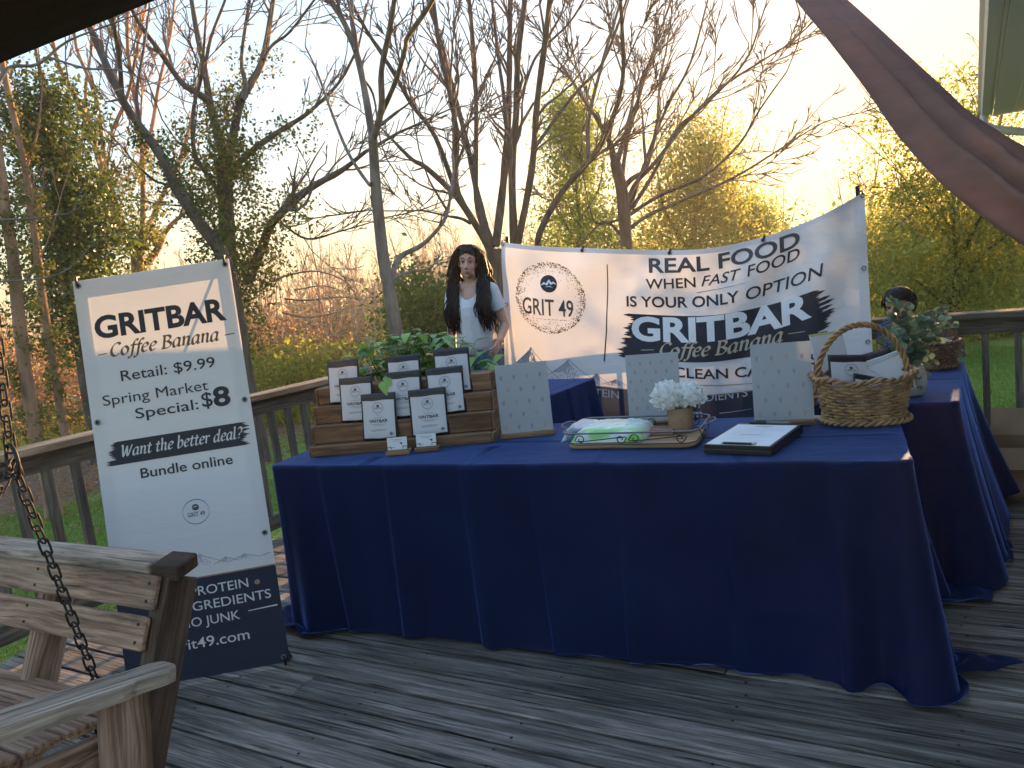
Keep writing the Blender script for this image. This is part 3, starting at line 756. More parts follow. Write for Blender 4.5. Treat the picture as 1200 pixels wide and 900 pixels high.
# the big many-stemmed bare tree in the middle
tree("bare_tree", "tall many-stemmed bare tree fanning up from behind the woman's head and the banner's left corner", 13.5,
     ([(578, 352), (579, 322), (579, 292)], 24, 19), [
      ([(575, 296), (567, 280), (537, 233), (500, 197), (483, 187), (463, 167), (450, 153)], 10, 2.5),
      ([(537, 233), (510, 160), (483, 123), (460, 83), (422, 23), (405, -15)], 6, 3),
      ([(576, 292), (563, 273), (537, 227), (533, 187), (532, 133), (517, 67), (510, 20), (505, -25)], 8, 4),
      ([(577, 288), (570, 267), (557, 217), (547, 167), (530, 100), (517, 50), (498, -10)], 8, 4),
      ([(577, 285), (568, 270), (558, 233), (558, 167), (557, 83), (548, -20)], 7, 4),
      ([(581, 288), (590, 213), (595, 150), (597, 83), (598, -20)], 10, 5),
      ([(594, 150), (590, 110), (583, 60), (575, -15)], 5, 3),
      ([(600, 318), (602, 280), (600, 200), (605, 133), (607, 67), (618, -20)], 10, 5),
      ([(603, 310), (608, 280), (623, 200), (630, 117), (640, 40), (647, -25)], 9, 5),
      ([(611, 115), (620, 85), (633, 60), (667, 27), (690, -10)], 4, 2),
      ([(552, 262), (540, 256), (523, 253), (497, 247), (478, 247)], 4, 1.5),
      ([(626, 174), (652, 138), (677, 106), (706, 74), (729, 16), (740, -20)], 4.5, 2.5),
      ([(523, 245), (505, 215), (497, 195)], 3, 1.5)],
     11, M_BARK_D, M_TWIG, tl=1.6, dens=2.3, levels=3, spread=.55, up=.07, minr=.0105)

tree("bare_tree", "bare grey-barked tree with a forked trunk rising left of the woman", 10.0,
     ([(470, 408), (463, 385), (456, 337), (449, 301), (442, 235), (440, 213), (437, 163)], 17, 11), [
      ([(437, 165), (428, 110), (417, 60), (400, 20), (385, -5), (375, -40)], 8.5, 4.5),
      ([(417, 60), (413, 25), (412, -20)], 5, 3.5),
      ([(437, 165), (447, 127), (447, 83), (457, 33), (465, -20)], 8, 4.5),
      ([(446, 135), (463, 97), (475, 57), (478, 43), (503, 7), (518, -25)], 6, 3.5),
      ([(436, 216), (430, 213), (407, 177), (387, 127), (370, 80), (358, 55)], 5, 2.4),
      ([(457, 340), (459, 325), (469, 301), (496, 286), (520, 259), (527, 235), (530, 212)], 8, 3.5),
      ([(458, 330), (470, 322), (483, 318)], 4.5, 3),
      ([(447, 146), (458, 137), (467, 130)], 4.5, 3),
      ([(424, 90), (437, 110), (443, 145)], 3, 2)],
     12, M_BARK_G, M_TWIG, tl=1.1, dens=2.0, levels=3, spread=.55, up=.06, t0=.3, minr=.0075)

tree("bare_tree", "wide bare tree with broken stubs, its fine branches sweeping right over the banner", 16.0,
     ([(737, 345), (736, 315), (734, 287), (729, 226), (721, 190)], 17, 12), [
      ([(720, 192), (716, 170), (710, 158), (697, 135)], 8, 4),
      ([(721, 195), (732, 161), (740, 128), (742, 110)], 7, 3),
      ([(728, 224), (740, 210), (755, 200), (764, 175), (771, 139)], 7, 3.5),
      ([(757, 190), (755, 172), (754, 151)], 4.5, 3),
      ([(729, 258), (755, 240), (780, 226), (826, 206), (867, 168), (890, 129), (922, 84)], 5, 1.5),
      ([(735, 270), (760, 252), (793, 238), (858, 209), (906, 180), (945, 155)], 5, 1.5),
      ([(733, 240), (745, 215), (768, 190), (806, 142), (845, 103), (884, 77), (919, 55)], 6, 1.5),
      ([(736, 250), (742, 232), (755, 193), (780, 129), (809, 74), (832, -10)], 5, 2),
      ([(728, 215), (735, 165), (745, 129), (761, 74), (792, -15)], 5, 2.5),
      ([(740, 245), (765, 205), (793, 152), (826, 123), (874, 71), (896, 10)], 5, 1.5),
      ([(632, 300), (632, 274), (658, 226), (697, 180), (719, 135), (730, 90), (729, 32), (726, -15)], 8, 3),
      ([(690, 190), (690, 139), (706, 74), (716, 39), (731, -10)], 5, 3),
      ([(736, 285), (715, 262), (704, 262), (690, 275)], 4, 2),
      ([(734, 255), (700, 262), (690, 240)], 3, 1.5)],
     13, M_BARK_D, M_TWIG, tl=2.1, dens=2.0, levels=3, spread=.45, up=.05, minr=.0125)

tree("ivy_tree", "large bare tree wrapped in ivy behind the tall price banner, many limbs spreading wide", 12.0,
     ([(272, 420), (270, 360), (267, 300), (263, 200), (262, 185)], 24, 14), [
      ([(263, 190), (255, 155), (247, 127), (240, 83), (230, 33), (222, -15)], 11, 5),
      ([(247, 120), (230, 108), (213, 97), (187, 60), (163, 27), (150, 0)], 8, 4),
      ([(265, 188), (273, 160), (283, 117), (307, 73), (317, 20), (323, -20)], 12, 5),
      ([(284, 118), (288, 100), (283, 67), (294, -10)], 6, 3.5),
      ([(308, 70), (320, 52), (340, 37), (372, -5)], 4, 2.5),
      ([(266, 205), (273, 197), (300, 173), (333, 150), (360, 133), (397, 97), (420, 55)], 9, 3),
      ([(290, 330), (307, 290), (320, 260), (360, 223), (400, 200), (428, 178)], 13, 4),
      ([(262, 245), (250, 215), (228, 180), (227, 127), (236, 90), (240, 40)], 6, 2.5),
      ([(238, 90), (247, 45), (262, 5), (270, -20)], 4, 2.5),
      ([(330, 262), (360, 280), (395, 272), (430, 262)], 3, 1.5),
      ([(262, 300), (250, 262), (232, 245), (218, 242)], 5, 2)],
     14, M_BARK_D, M_TWIG, tl=1.4, dens=2.2, levels=3, spread=.6, up=.06, minr=.009,
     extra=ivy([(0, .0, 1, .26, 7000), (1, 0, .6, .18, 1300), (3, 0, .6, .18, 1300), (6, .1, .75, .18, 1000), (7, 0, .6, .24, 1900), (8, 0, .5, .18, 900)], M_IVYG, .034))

tree("ivy_tree", "dark ivy-clad tree leaning left behind the top of the tall price banner", 10.8,
     ([(285, 420), (275, 350), (260, 297), (233, 260), (207, 220)], 17, 13), [
      ([(207, 222), (187, 180), (160, 143), (140, 110), (110, 43), (92, 5)], 12, 6),
      ([(143, 115), (140, 70), (133, 27), (128, -15)], 5.5, 3),
      ([(194, 216), (182, 212), (168, 201)], 3, 2.4),
      ([(165, 150), (160, 110), (168, 60), (175, 10)], 4, 2.5)],
     15, M_BARK_D, M_TWIG, tl=1.2, dens=2.0, levels=3, spread=.6, up=.05, minr=.008,
     extra=ivy([(0, .2, 1, .16, 1700), (1, .0, .35, .12, 700)], M_IVY, .032))

tree("ivy_tree", "evergreen-looking tree smothered in dark ivy near the left edge", 13.0,
     ([(100, 440), (85, 340), (70, 250), (60, 170), (48, 85)], 17, 7), [
      ([(72, 260), (95, 235), (112, 215)], 5, 2), ([(66, 200), (45, 170), (35, 150)], 4, 2),
      ([(82, 320), (110, 290), (125, 270)], 5, 2), ([(50, 100), (42, 60), (40, 20)], 4, 2)],
     16, M_BARK_D, M_BARK_O, tl=1.5, dens=2.2, levels=3, spread=.8, up=.05,
     extra=ivy([(0, .1, .98, .32, 17000), (1, .1, 1, .28, 2200), (3, .1, 1, .32, 2600), (2, 0, 1, .22, 1400)], M_IVY, .046))

tree("ivy_tree", "straight sunlit trunk ringed with sun-gilded ivy at the far left", 9.0,
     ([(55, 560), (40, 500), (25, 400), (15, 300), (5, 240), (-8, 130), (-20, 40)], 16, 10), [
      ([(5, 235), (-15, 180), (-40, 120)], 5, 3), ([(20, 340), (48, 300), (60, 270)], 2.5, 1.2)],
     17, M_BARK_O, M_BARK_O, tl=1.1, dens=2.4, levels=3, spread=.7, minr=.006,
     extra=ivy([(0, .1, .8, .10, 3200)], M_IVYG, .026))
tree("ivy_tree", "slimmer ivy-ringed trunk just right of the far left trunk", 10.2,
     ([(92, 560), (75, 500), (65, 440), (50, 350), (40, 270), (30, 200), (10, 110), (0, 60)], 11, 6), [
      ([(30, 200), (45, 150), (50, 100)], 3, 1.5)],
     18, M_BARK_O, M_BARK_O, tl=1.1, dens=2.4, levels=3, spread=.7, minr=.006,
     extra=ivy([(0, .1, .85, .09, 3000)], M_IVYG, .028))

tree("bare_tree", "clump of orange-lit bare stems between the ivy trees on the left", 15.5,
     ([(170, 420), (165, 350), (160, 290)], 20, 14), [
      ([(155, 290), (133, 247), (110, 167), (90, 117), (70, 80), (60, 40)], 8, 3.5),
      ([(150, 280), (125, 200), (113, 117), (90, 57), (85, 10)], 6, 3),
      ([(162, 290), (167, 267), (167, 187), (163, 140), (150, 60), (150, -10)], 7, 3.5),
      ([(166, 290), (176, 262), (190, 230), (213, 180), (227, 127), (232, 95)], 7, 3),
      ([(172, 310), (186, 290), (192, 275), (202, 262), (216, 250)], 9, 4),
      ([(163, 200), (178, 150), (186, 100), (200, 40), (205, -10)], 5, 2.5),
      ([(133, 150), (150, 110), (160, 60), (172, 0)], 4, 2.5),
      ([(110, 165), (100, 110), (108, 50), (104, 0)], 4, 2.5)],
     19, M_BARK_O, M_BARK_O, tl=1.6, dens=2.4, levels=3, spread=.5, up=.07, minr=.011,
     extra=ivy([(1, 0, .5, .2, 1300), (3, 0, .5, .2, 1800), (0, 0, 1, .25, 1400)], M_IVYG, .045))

# dead limbs reaching in at the left
tree("dead_branch_tree", "pale dead branching limb reaching in at the top left below the beam", 8.0,
     ([(-60, 560), (-50, 400), (-40, 250), (-30, 130)], 18, 9), [
      ([(-32, 140), (0, 92), (15, 78), (45, 75), (80, 48), (140, 25)], 6, 1.8),
      ([(60, 68), (100, 80), (138, 82), (175, 95)], 3, 1),
      ([(-42, 262), (0, 258), (40, 256), (80, 250)], 3.5, 1.2),
      ([(-45, 330), (0, 330), (50, 326), (80, 315), (105, 290)], 3, 1)],
     21, M_BARK_G, M_TWIG, tl=.7, dens=1.0, levels=3, spread=.8, minr=.004, t0=.3)

def mass(cl, sig, cnt, size, mat, nm="crown"):
    def f(root, LP, R, put):
        V, Q = leaves(R, cl(R), sig, cnt, size); put(nm, mesh_np(nm, V, Q, mat))
    return f
def cone_pts(D, axis, n, wtop, wbot, jitter=.15):
    """cluster centres in a crown: axis = [(px,py)...] bottom to top, half-widths in px"""
    def g(R):
        C = []
        for _ in range(n):
            t = R.random() ** .85; k = t * (len(axis) - 1); i = min(int(k), len(axis) - 2); f = k - i
            x = axis[i][0] + (axis[i + 1][0] - axis[i][0]) * f; y = axis[i][1] + (axis[i + 1][1] - axis[i][1]) * f
            hw = (wbot + (wtop - wbot) * t ** .9) * R.uniform(.85, 1.1); a = R.uniform(0, 2 * np.pi); q = math.sqrt(R.random()) * hw
            C.append(np.array(at(x + q * math.cos(a), y + R.normal(0, 3), D + q * math.sin(a) * D / FPX)))
        return C
    return g
tree("spring_tree", "narrow yellow-green conical tree left of the broken-stubbed bare tree", 21,
     ([(684, 345), (680, 300), (675, 200), (669, 130)], 6, 2), [([(680, 290), (655, 250), (645, 220)], 3, 1), ([(678, 260), (700, 225), (706, 200)], 3, 1)],
     22, M_BARK_D, M_TWIG, tl=1.2, dens=.9, levels=2, extra=mass(cone_pts(21, [(680, 315), (674, 210), (668, 116)], 190, 10, 52), (.36, .36, .34), 80, .055, M_SPRING, "foliage"))
tree("spring_tree", "broad yellow-green leafing tree behind the middle of the banner's top edge", 23,
     ([(810, 345), (812, 300), (816, 230), (822, 165)], 9, 3), [([(812, 300), (780, 250), (770, 200)], 4, 1.5), ([(814, 290), (850, 240), (868, 205)], 4, 1.5), ([(815, 250), (800, 200), (795, 170)], 3, 1.5), ([(816, 250), (840, 195), (845, 165)], 3, 1.5)],
     23, M_BARK_D, M_TWIG, tl=1.6, dens=1, levels=2, spread=.5, extra=mass(cone_pts(23, [(822, 310), (816, 230), (818, 155)], 250, 34, 82), (.42, .42, .5), 80, .058, M_OLIVE, "foliage"))
tree("spring_tree", "low yellow-green tree just left of the banner's raised right corner", 26,
     ([(885, 340), (882, 300), (880, 262)], 5, 2), [([(882, 300), (860, 270), (852, 250)], 3, 1), ([(882, 300), (905, 270), (918, 255)], 3, 1)],
     24, M_BARK_D, M_TWIG, tl=1.3, dens=1, levels=2, extra=mass(cone_pts(26, [(885, 320), (878, 270), (872, 238)], 120, 18, 44), (.4, .4, .34), 70, .065, M_SPRING, "foliage"))
tree("bare_tree", "small pinkish far-off bare tree beside the glow above the banner edge", 34,
     ([(916, 330), (916, 290), (917, 272)], 3, 2), [([(917, 272), (908, 256), (905, 248)], 2, .8), ([(917, 272), (918, 255), (918, 243)], 2, .8), ([(917, 272), (928, 258), (930, 250)], 2, .8)],
     25, M_BARK_O, M_BARK_O, tl=.8, dens=3.0, levels=2, spread=.4, minr=.012)

# spreading tree on the right
tree("leafing_tree", "spreading multi-stemmed tree with sparse young leaves right of the banner beyond the far railing", 12.5,
     ([(1122, 392), (1120, 372), (1119, 355)], 13, 11), [
      ([(1118, 362), (1119, 330), (1119, 283), (1117, 242), (1125, 190), (1150, 130), (1155, 100)], 6, 2),
      ([(1120, 360), (1133, 342), (1172, 317), (1205, 296), (1250, 270)], 6, 3),
      ([(1117, 362), (1108, 340), (1112, 310), (1097, 280), (1070, 250), (1045, 235)], 5, 1.5),
      ([(1118, 330), (1128, 300), (1140, 270), (1160, 240), (1190, 205)], 5, 2),
      ([(1115, 365), (1098, 350), (1075, 330), (1045, 320), (1032, 318)], 4, 1.5),
      ([(1118, 290), (1095, 255), (1065, 215), (1040, 190)], 4, 1.2),
      ([(1120, 350), (1150, 300), (1175, 280), (1210, 240)], 4, 2),
      ([(1119, 255), (1105, 215), (1075, 175), (1060, 160)], 3, 1.2),
      ([(1122, 365), (1140, 350), (1150, 320), (1165, 270), (1168, 220)], 4, 1.5)],
     26, M_BARK_D, M_TWIG, tl=1.3, dens=2.2, levels=3, spread=.65, up=.03, minr=.007,
     extra=lambda root, LP, R, put: (lambda C: put("foliage", (lambda vq: mesh_np("foliage", vq[0], vq[1], M_OLIVE))(leaves(R, C, (.20, .20, .11), 60, .036))))(
         [P[int(R.integers(2, len(P)))] + R.normal(0, .35, 3) for P, r in LP[1:] for _ in range(36)] + [np.array(at(R.uniform(1032, 1215), R.uniform(215, 370), 12.5 + R.normal(0, .8))) for _ in range(170)]))
tree("leafing_tree", "leaning tree behind the shade cloth at the right edge", 17,
     ([(1215, 400), (1195, 330), (1180, 250), (1165, 180)], 9, 5), [
      ([(1180, 250), (1150, 190), (1148, 120), (1155, 100)], 4, 1.5), ([(1190, 300), (1220, 250), (1260, 190)], 5, 3), ([(1165, 180), (1175, 130), (1185, 100)], 4, 2), ([(1170, 200), (1120, 175), (1080, 150)], 3, 1)],
     27, M_BARK_O, M_TWIG, tl=1.6, dens=1.8, levels=3, minr=.009, extra=lambda root, LP, R, put: (lambda vq: put("foliage", mesh_np("foliage", vq[0], vq[1], M_SPRING)))(leaves(R, [P[int(R.integers(2, len(P)))] + R.normal(0, .5, 3) for P, r in LP[1:] for _ in range(30)], (.3, .3, .2), 30, .045)))

# ---- undergrowth that nobody could count
def stuff(name, parts, mat, label, tubes=None):
    VV = []; QQ = []; n = 0
    for V, Q in parts: VV.append(V); QQ.append(Q + n); n += len(V)
    o = link(name, mesh_np(name, np.concatenate(VV), np.concatenate(QQ), mat)); tag(o, kind='stuff'); return o
def hedge(name, label, x0, x1, D, ytop, n, sig, cnt, size, mat, depth=2.0, seed=1, ybot=None):
    R = np.random.default_rng(seed); C = []
    for _ in range(n):
        x = R.uniform(x0, x1); d = D + R.uniform(-depth / 2, depth / 2); yt = ytop(x) if callable(ytop) else ytop
        top = at(x, yt, d); g = gz(top.x, top.y); z = g + (top.z - g) * R.random() ** .7 * R.uniform(.8, 1.05)
        C.append([top.x, top.y, z])
    V, Q = leaves(R, C, sig, cnt, size)
    o = link(name, mesh_np(name, V, Q, mat)); tag(o, kind='stuff'); return o
hedge("green_thicket", "", 455, 760, 15.5, lambda x: 335 + 14 * math.sin(x * .05) - (10 if 480 < x < 540 else 0), 330, (.3, .3, .3), 110, .06, M_BUSH, 2.5, 31)
hedge("yellow_brush", "", 280, 475, 17, lambda x: 402 + 8 * math.sin(x * .11), 160, (.3, .3, .14), 90, .05, M_YGRASS, 4, 32)
hedge("olive_thicket", "", 1010, 1330, 19, lambda x: 262 + 16 * math.sin(x * .04), 520, (.5, .5, .45), 100, .06, M_OLIVE, 4, 33)
hedge("golden_brush", "", 1080, 1350, 15.5, lambda x: 362 + 6 * math.sin(x * .08), 140, (.3, .3, .14), 90, .05, M_YGRASS, 2, 34)
hedge("far_green_wood", "", 640, 1010, 30, lambda x: 285 + 12 * math.sin(x * .06), 260, (.8, .8, .7), 80, .13, M_BUSH, 6, 35)
hedge("dry_leaf_brush", "", -60, 470, 19, lambda x: 395 + 16 * math.sin(x * .05), 330, (.4, .4, .3), 80, .06, M_RUST, 5, 36)

def saplings():
    protos = []
    for s in range(5):
        R = np.random.default_rng(50 + s); tb = Tubes(); tw = Tubes()
        for k in range(3 if s % 2 else 1):
            P = walk(R, np.array([R.normal(0, .15), R.normal(0, .15), -.2]), np.array([R.normal(0, .12), R.normal(0, .12), 1.]), R.uniform(5, 8), 8, .09, .12)
            r = np.linspace(.06, .012, 9); tb.add(P, r, 6); twigs(tw, R, P, .05, .012, 1.7, 1.6, 3, .07, .6, .15, .007)
        protos.append((tb.mesh("trunk", M_BARK_O), tw.mesh("crown", M_TWIG2)))
    R = random.Random(9); lab = "slender bare sapling with fine pinkish-brown twigs in the thicket beyond the left railing"
    spots = []
    for i in range(46):
        px = R.uniform(-60, 560) if i < 38 else R.uniform(1000, 1290); D = R.uniform(19, 34); q = at(px, 380, D); spots.append((q.x, q.y, .62 if D < 24 else .8))
    for i, (x, y, s) in enumerate(spots):
        rt = empty("bare_sapling", (x, y, gz(x, y)), label=lab if i < 38 else "slender bare sapling in the brush beyond the lawn on the right", cat='sapling', group="saplings of the left thicket" if i < 38 else "saplings beyond the lawn")
        a, b = protos[i % 5]; k = s * R.uniform(.75, 1.15); m = Matrix.Translation(rt.location) @ Matrix.Rotation(R.uniform(0, 6.28), 4, 'Z') @ Matrix.Scale(k, 4)
        link("trunk", a, rt, m); link("crown", b, rt, m)
M_TWIG2 = plain("sunlit_pinkish_twigs", L3(.36, .22, .15), .95, var=.25, scale=3)  # pinkish twig tone brightened towards orange, sunlight painted into the colour
saplings()

def far_woods():
    R = np.random.default_rng(77); tb = Tubes()
    for i in range(260):
        a = math.radians(R.uniform(-52, 42)); D = R.uniform(45, 75); x, y = D * math.sin(a), D * math.cos(a); z = gz(x, min(y, 75))
        h = R.uniform(3.5, 8) * (1.0 if a < .10 else .32); P = walk(R, np.array([x, y, z - .3]), np.array([0, 0, 1.]), h, 5, .06, .1); tb.add(P, np.linspace(.07, .02, 6), 4)
        twigs(tb, R, P, .05, .02, 2.2, 2.6, 2, .07, .7, .1, .016)
    o = link("far_woods", tb.mesh("far_woods", M_TWIG2)); tag(o, kind='stuff')
    # leafy fill low down in the far line of trees
    C = []
    for i in range(520):
        a = math.radians(R.uniform(-55, 50)); D = R.uniform(50, 80); x, y = D * math.sin(a), D * math.cos(a); C.append([x, y, gz(x, min(y, 75)) + abs(R.normal(0, 1.2))])
    V, Q = leaves(R, C, (1.3, 1.3, .8), 60, .3); o = link("far_undergrowth", mesh_np("far_undergrowth", V, Q, M_FARL)); tag(o, kind='stuff')
M_FARL = leafy("far_undergrowth_leaves", [L3(.12, .12, .04), L3(.22, .15, .07), L3(.10, .11, .03), L3(.25, .2, .09)], .4)
far_woods()

def fallen():
    R = np.random.default_rng(91)
    specs = [([(318, 330), (340, 322), (372, 318), (405, 330), (420, 352)], 3), ([(334, 350), (360, 352), (400, 348), (425, 352)], 3), ([(330, 366), (360, 372), (395, 366), (412, 358)], 3), ([(345, 340), (380, 335), (410, 345)], 2)]
    tb = Tubes()
    for P, wd in specs:
        Q, q = px_limb(P, 14, wd, 1.2, R, .6); tb.add(Q, q, 5); twigs(tb, R, Q, q[0], q[-1], .9, 1.6, 2, -.02, .8, .1, .006)
    c = at(370, 350, 14)
    o = link("fallen_branches", tb.mesh("fallen_branches", M_TWIG2)); tag(o, "tangle of fallen sunlit branches lying low in the thicket behind the left railing", 'branches')
    o['kind'] = 'thing'
fallen()

def grass():
    R = np.random.default_rng(5)
    def blades(n, x0, x1, y0, y1, h, wd):
        x = R.uniform(x0, x1, n); y = R.uniform(y0, y1, n); z = np.array([gz(a, b) for a, b in zip(x, y)])
        an = R.uniform(0, np.pi, n); hh = h * R.uniform(.5, 1.3, n); dx, dy = np.cos(an) * wd, np.sin(an) * wd; lx, ly = R.normal(0, .4, n) * hh, R.normal(0, .4, n) * hh
        b = np.stack([x, y, z], 1)
        V = np.stack([b + np.stack([-dx, -dy, 0 * x], 1), b + np.stack([dx, dy, 0 * x], 1), b + np.stack([lx, ly, hh], 1)], 1).reshape(-1, 3)
        return V, np.arange(3 * n).reshape(-1, 3)
    a = [blades(52000, 1.5, 9, 6.0, 15, .045, .006), blades(36000, -7, -2.5, 3.5, 9.5, .045, .006)]
    V = np.concatenate([q[0] for q in a]); Q = np.concatenate([a[0][1], a[1][1] + len(a[0][0])])
    o = link("lawn_grass", mesh_np("lawn_grass", V, Q, M_GRASS)); tag(o, kind='stuff')
    V, Q = blades(60000, -12, 12, 15, 30, .28, .02); o = link("meadow_grass", mesh_np("meadow_grass", V, Q, M_YGRASS)); tag(o, kind='stuff')
    # leaf litter on the left
    n = 9000; x = R.uniform(-16, -3.5, n); y = R.uniform(6, 18, n); keep = (-.9 * x + .42 * y) > 7.5 + R.normal(0, .6, n); x, y = x[keep], y[keep]
    C = np.stack([x, y, [gz(p, q) + .012 for p, q in zip(x, y)]], 1); V, Q = leaves(R, C, (.02, .02, .006), 1, .035)
    o = link("leaf_litter", mesh_np("leaf_litter", V, Q, M_RUST)); tag(o, kind='stuff')
grass()

# ------------------------------------------------------------------ tablecloths on tables
def cloth_table(tname, tlabel, clabel, O, ex, ey, Lx, Ly, seed, pleats, corner_flare, side_flare, drags, rad=.035, top=.742):
    """O near-left corner on plan, ex along the near edge, ey away; perimeter runs near edge, right side, far edge, left side"""
    ex = Vector(ex).normalized(); ey = Vector(ey).normalized(); R = random.Random(seed); Z = Vector((0, 0, 1))
    O = Vector((O[0], O[1], 0))
    # table underneath
    t = empty(tname, O + ex * Lx / 2 + ey * Ly / 2, label=tlabel, cat='table')
    MBt = MB(); MBt.box(O + ex * Lx / 2 + ey * Ly / 2 + Z * (top - .03), (Lx - .02, Ly - .02, .04), frame(Vector(), ex, ey).to_3x3()); MBt.build("tabletop", M_TABLE, t)
    for a in (.12, Lx - .12):
        for b in (.08, Ly - .08):
            p = O + ex * a + ey * b; mb = MB(); mb.tube([p + Z * .0, p + Z * (top - .05)], .013, 8); mb.build("leg", M_GREYM, t)
    # outline of the cloth on the top
    pts = []; nrm = []; sarr = []; s = 0; step = .009
    cor = [(rad, rad), (Lx - rad, rad), (Lx - rad, Ly - rad), (rad, Ly - rad)]
    segs = [((rad, 0), (Lx - rad, 0), (0, -1)), ((Lx, rad), (Lx, Ly - rad), (1, 0)), ((Lx - rad, Ly), (rad, Ly), (0, 1)), ((0, Ly - rad), (0, rad), (-1, 0))]
    cs = []
    for i, (a, b, n) in enumerate(segs):
        Ls = math.hypot(b[0] - a[0], b[1] - a[1]); k = max(2, int(Ls / step))
        for j in range(k):
            f = j / k; pts.append((a[0] + (b[0] - a[0]) * f, a[1] + (b[1] - a[1]) * f)); nrm.append(n); sarr.append(s + Ls * f)
        s += Ls; c = cor[(i + 1) % 4]; cs.append(s + rad * .785)
        a0 = math.atan2(n[1], n[0]); k = 12
        for j in range(k):
            an = a0 + math.pi / 2 * j / k; pts.append((c[0] + rad * math.cos(an), c[1] + rad * math.sin(an))); nrm.append((math.cos(an), math.sin(an))); sarr.append(s + rad * math.pi / 2 * j / k)
        s += rad * math.pi / 2
    S = s; n = len(pts)
    def cdist(a, b): d = abs(a - b) % S; return min(d, S - d)
    def sd_(a, b): return (a - b + S / 2) % S - S / 2
    rows = 64
    V = []; F = []
    ph = [R.uniform(0, 6) for _ in range(8)]
    pl = [(a_, b_ * .8) for a_, b_ in pleats] + [(cs[1] + R.uniform(.1, Ly), .014) for _ in range(2)]
    nt_ = 26
    # top rings (inset towards the middle line)
    for r in range(nt_):
        f = r / nt_
        for (x, y) in pts:
            xx = Lx / 2 + (x - Lx / 2) * f; yy = Ly / 2 + (y - Ly / 2) * f
            z = top + .0022 * math.sin(xx * 9 + ph[0]) * math.sin(yy * 11 + ph[1])
            for cx in (Lx * .2, Lx * .4, Lx * .6, Lx * .8): z += .0035 * math.exp(-((xx - cx + .03 * math.sin(yy * 6)) / .008) ** 2)
            z += .003 * math.exp(-((yy - Ly * .5) / .008) ** 2)
            V.append(O + ex * xx + ey * yy + Z * z)
    for r in range(rows + 1):
        for i in range(n):
            s_ = sarr[i]; dc = min((cdist(s_, c), j) for j, c in enumerate(cs)); cd_, ci = dc
            cw = math.exp(-(cd_ / .19) ** 2)
            drop = top - .004 + cw * corner_flare[ci][1] + .010 * math.sin(s_ * 3.1 + ph[2])
            for (s0, wd, am, ln) in drags: drop += ln * math.exp(-(sd_(s_, s0) / wd) ** 2)
            q = drop * r / rows; t_ = min(1, q / top)
            # which side flare
            k = 0; acc = [cs[0], cs[1], cs[2], cs[3]]
            for kk in range(4):
                if s_ <= acc[kk]: k = kk; break
            fl = side_flare[k] * (1 - cw) + corner_flare[ci][0] * cw
            off = .004 + fl * t_ ** 1.25
            off += (.006 * math.sin(s_ * 5.3 + ph[3]) + .004 * math.sin(s_ * 13 + ph[4])) * t_
            off += .012 * math.sin(t_ * 2.4 + s_ * 2.2 + ph[5]) * t_ * .5
            for (p, am) in pl:
                d = sd_(s_, p + .03 * t_ * math.sin(p * 7))
                if 0 <= d < .11: off += am * (.25 + .75 * t_) * (.5 + .5 * math.cos(math.pi * d / .11))
                elif -.03 < d < 0: off += am * (.25 + .75 * t_) * (.5 + .5 * math.cos(math.pi * d / .03))
            off += cw * t_ ** 1.1 * .050 * math.sin(sd_(s_, cs[ci]) * 25 + 1.1 + ci)
            off += .0016 * math.exp(-((q - .26 - .006 * math.sin(s_ * 4)) / .009) ** 2) + .0014 * math.exp(-((q - .50) / .009) ** 2) + .0006 * math.exp(-((q - .13) / .006) ** 2)
            off += .006 * t_ * math.sin(s_ * 21 + 3 * math.sin(s_ * 2.3 + ph[1]) + q * 2) * (.4 + .6 * math.sin(s_ * 1.7 + ph[0]) ** 2)
            for (s0, wd, am, ln) in drags: off += am * t_ ** 1.5 * math.exp(-(sd_(s_, s0) / wd) ** 2)
            z = top - q; over = 0
            rr = .012
            if q < rr: z = top - q * q / (2 * rr) ; off = off * q / rr
            if z < .012:
                over = .012 - z; z = .012 + .016 * abs(math.sin(over * 26 + s_ * 17)) * min(1, over / .05) + .018 * min(1, over / .03) * abs(math.sin(s_ * 23 + ph[7]))
                off += over * .85
            x, y = pts[i]; nx, ny = nrm[i]
            V.append(O + ex * (x + nx * off) + ey * (y + ny * off) + Z * z)
    tot = nt_ + rows + 1
    for r in range(tot - 1):
        if r == 0: pass
        for i in range(n):
            a = r * n + i; b = r * n + (i + 1) % n; F.append((a, b, b + n, a + n))
    inv = Matrix.Translation(-(O + Z * top))
    me = mesh_np("tablecloth", np.array([inv @ p for p in V]), np.array(F), M_CLOTH, True)
    c = link("tablecloth", me, None, Matrix.Translation(O + Z * top)); tag(c, clabel, 'tablecloth')
    return t, c, cs
M_TABLE = plain("grey_table_laminate", L3(.4, .4, .4), .6, var=.05)
EX = Vector((.910, -.415, 0)); EY = Vector((.415, .910, 0)); TO = Vector((-1.085, 3.135, 0)); TL, TW = 2.455, .70
PLEATS = [(onz(x, 545, .74) - TO).dot(EX) for x in (372, 447, 533, 540, 612, 716, 832, 962)]
cloth_table("folding_table", "long folding table hidden under the front navy tablecloth", "long navy blue tablecloth on the front table, pleated, trailing on the deck at right",
            TO, EX, EY, TL, TW, 4, [(p, a) for p, a in zip(PLEATS, (.03, .032, .034, .02, .032, .03, .028, .045))],
            [(.045, .022), (.09, .10), (.13, .12), (.05, .05)], [-.012, .07, .02, .03], [(2.5 + .08, .06, .07, .20), (3.14, .06, .11, .19)])
E2 = D1.copy(); X2 = N1.copy()
RTO = Vector((1.744, 2.782, 0)) - X2 * .66
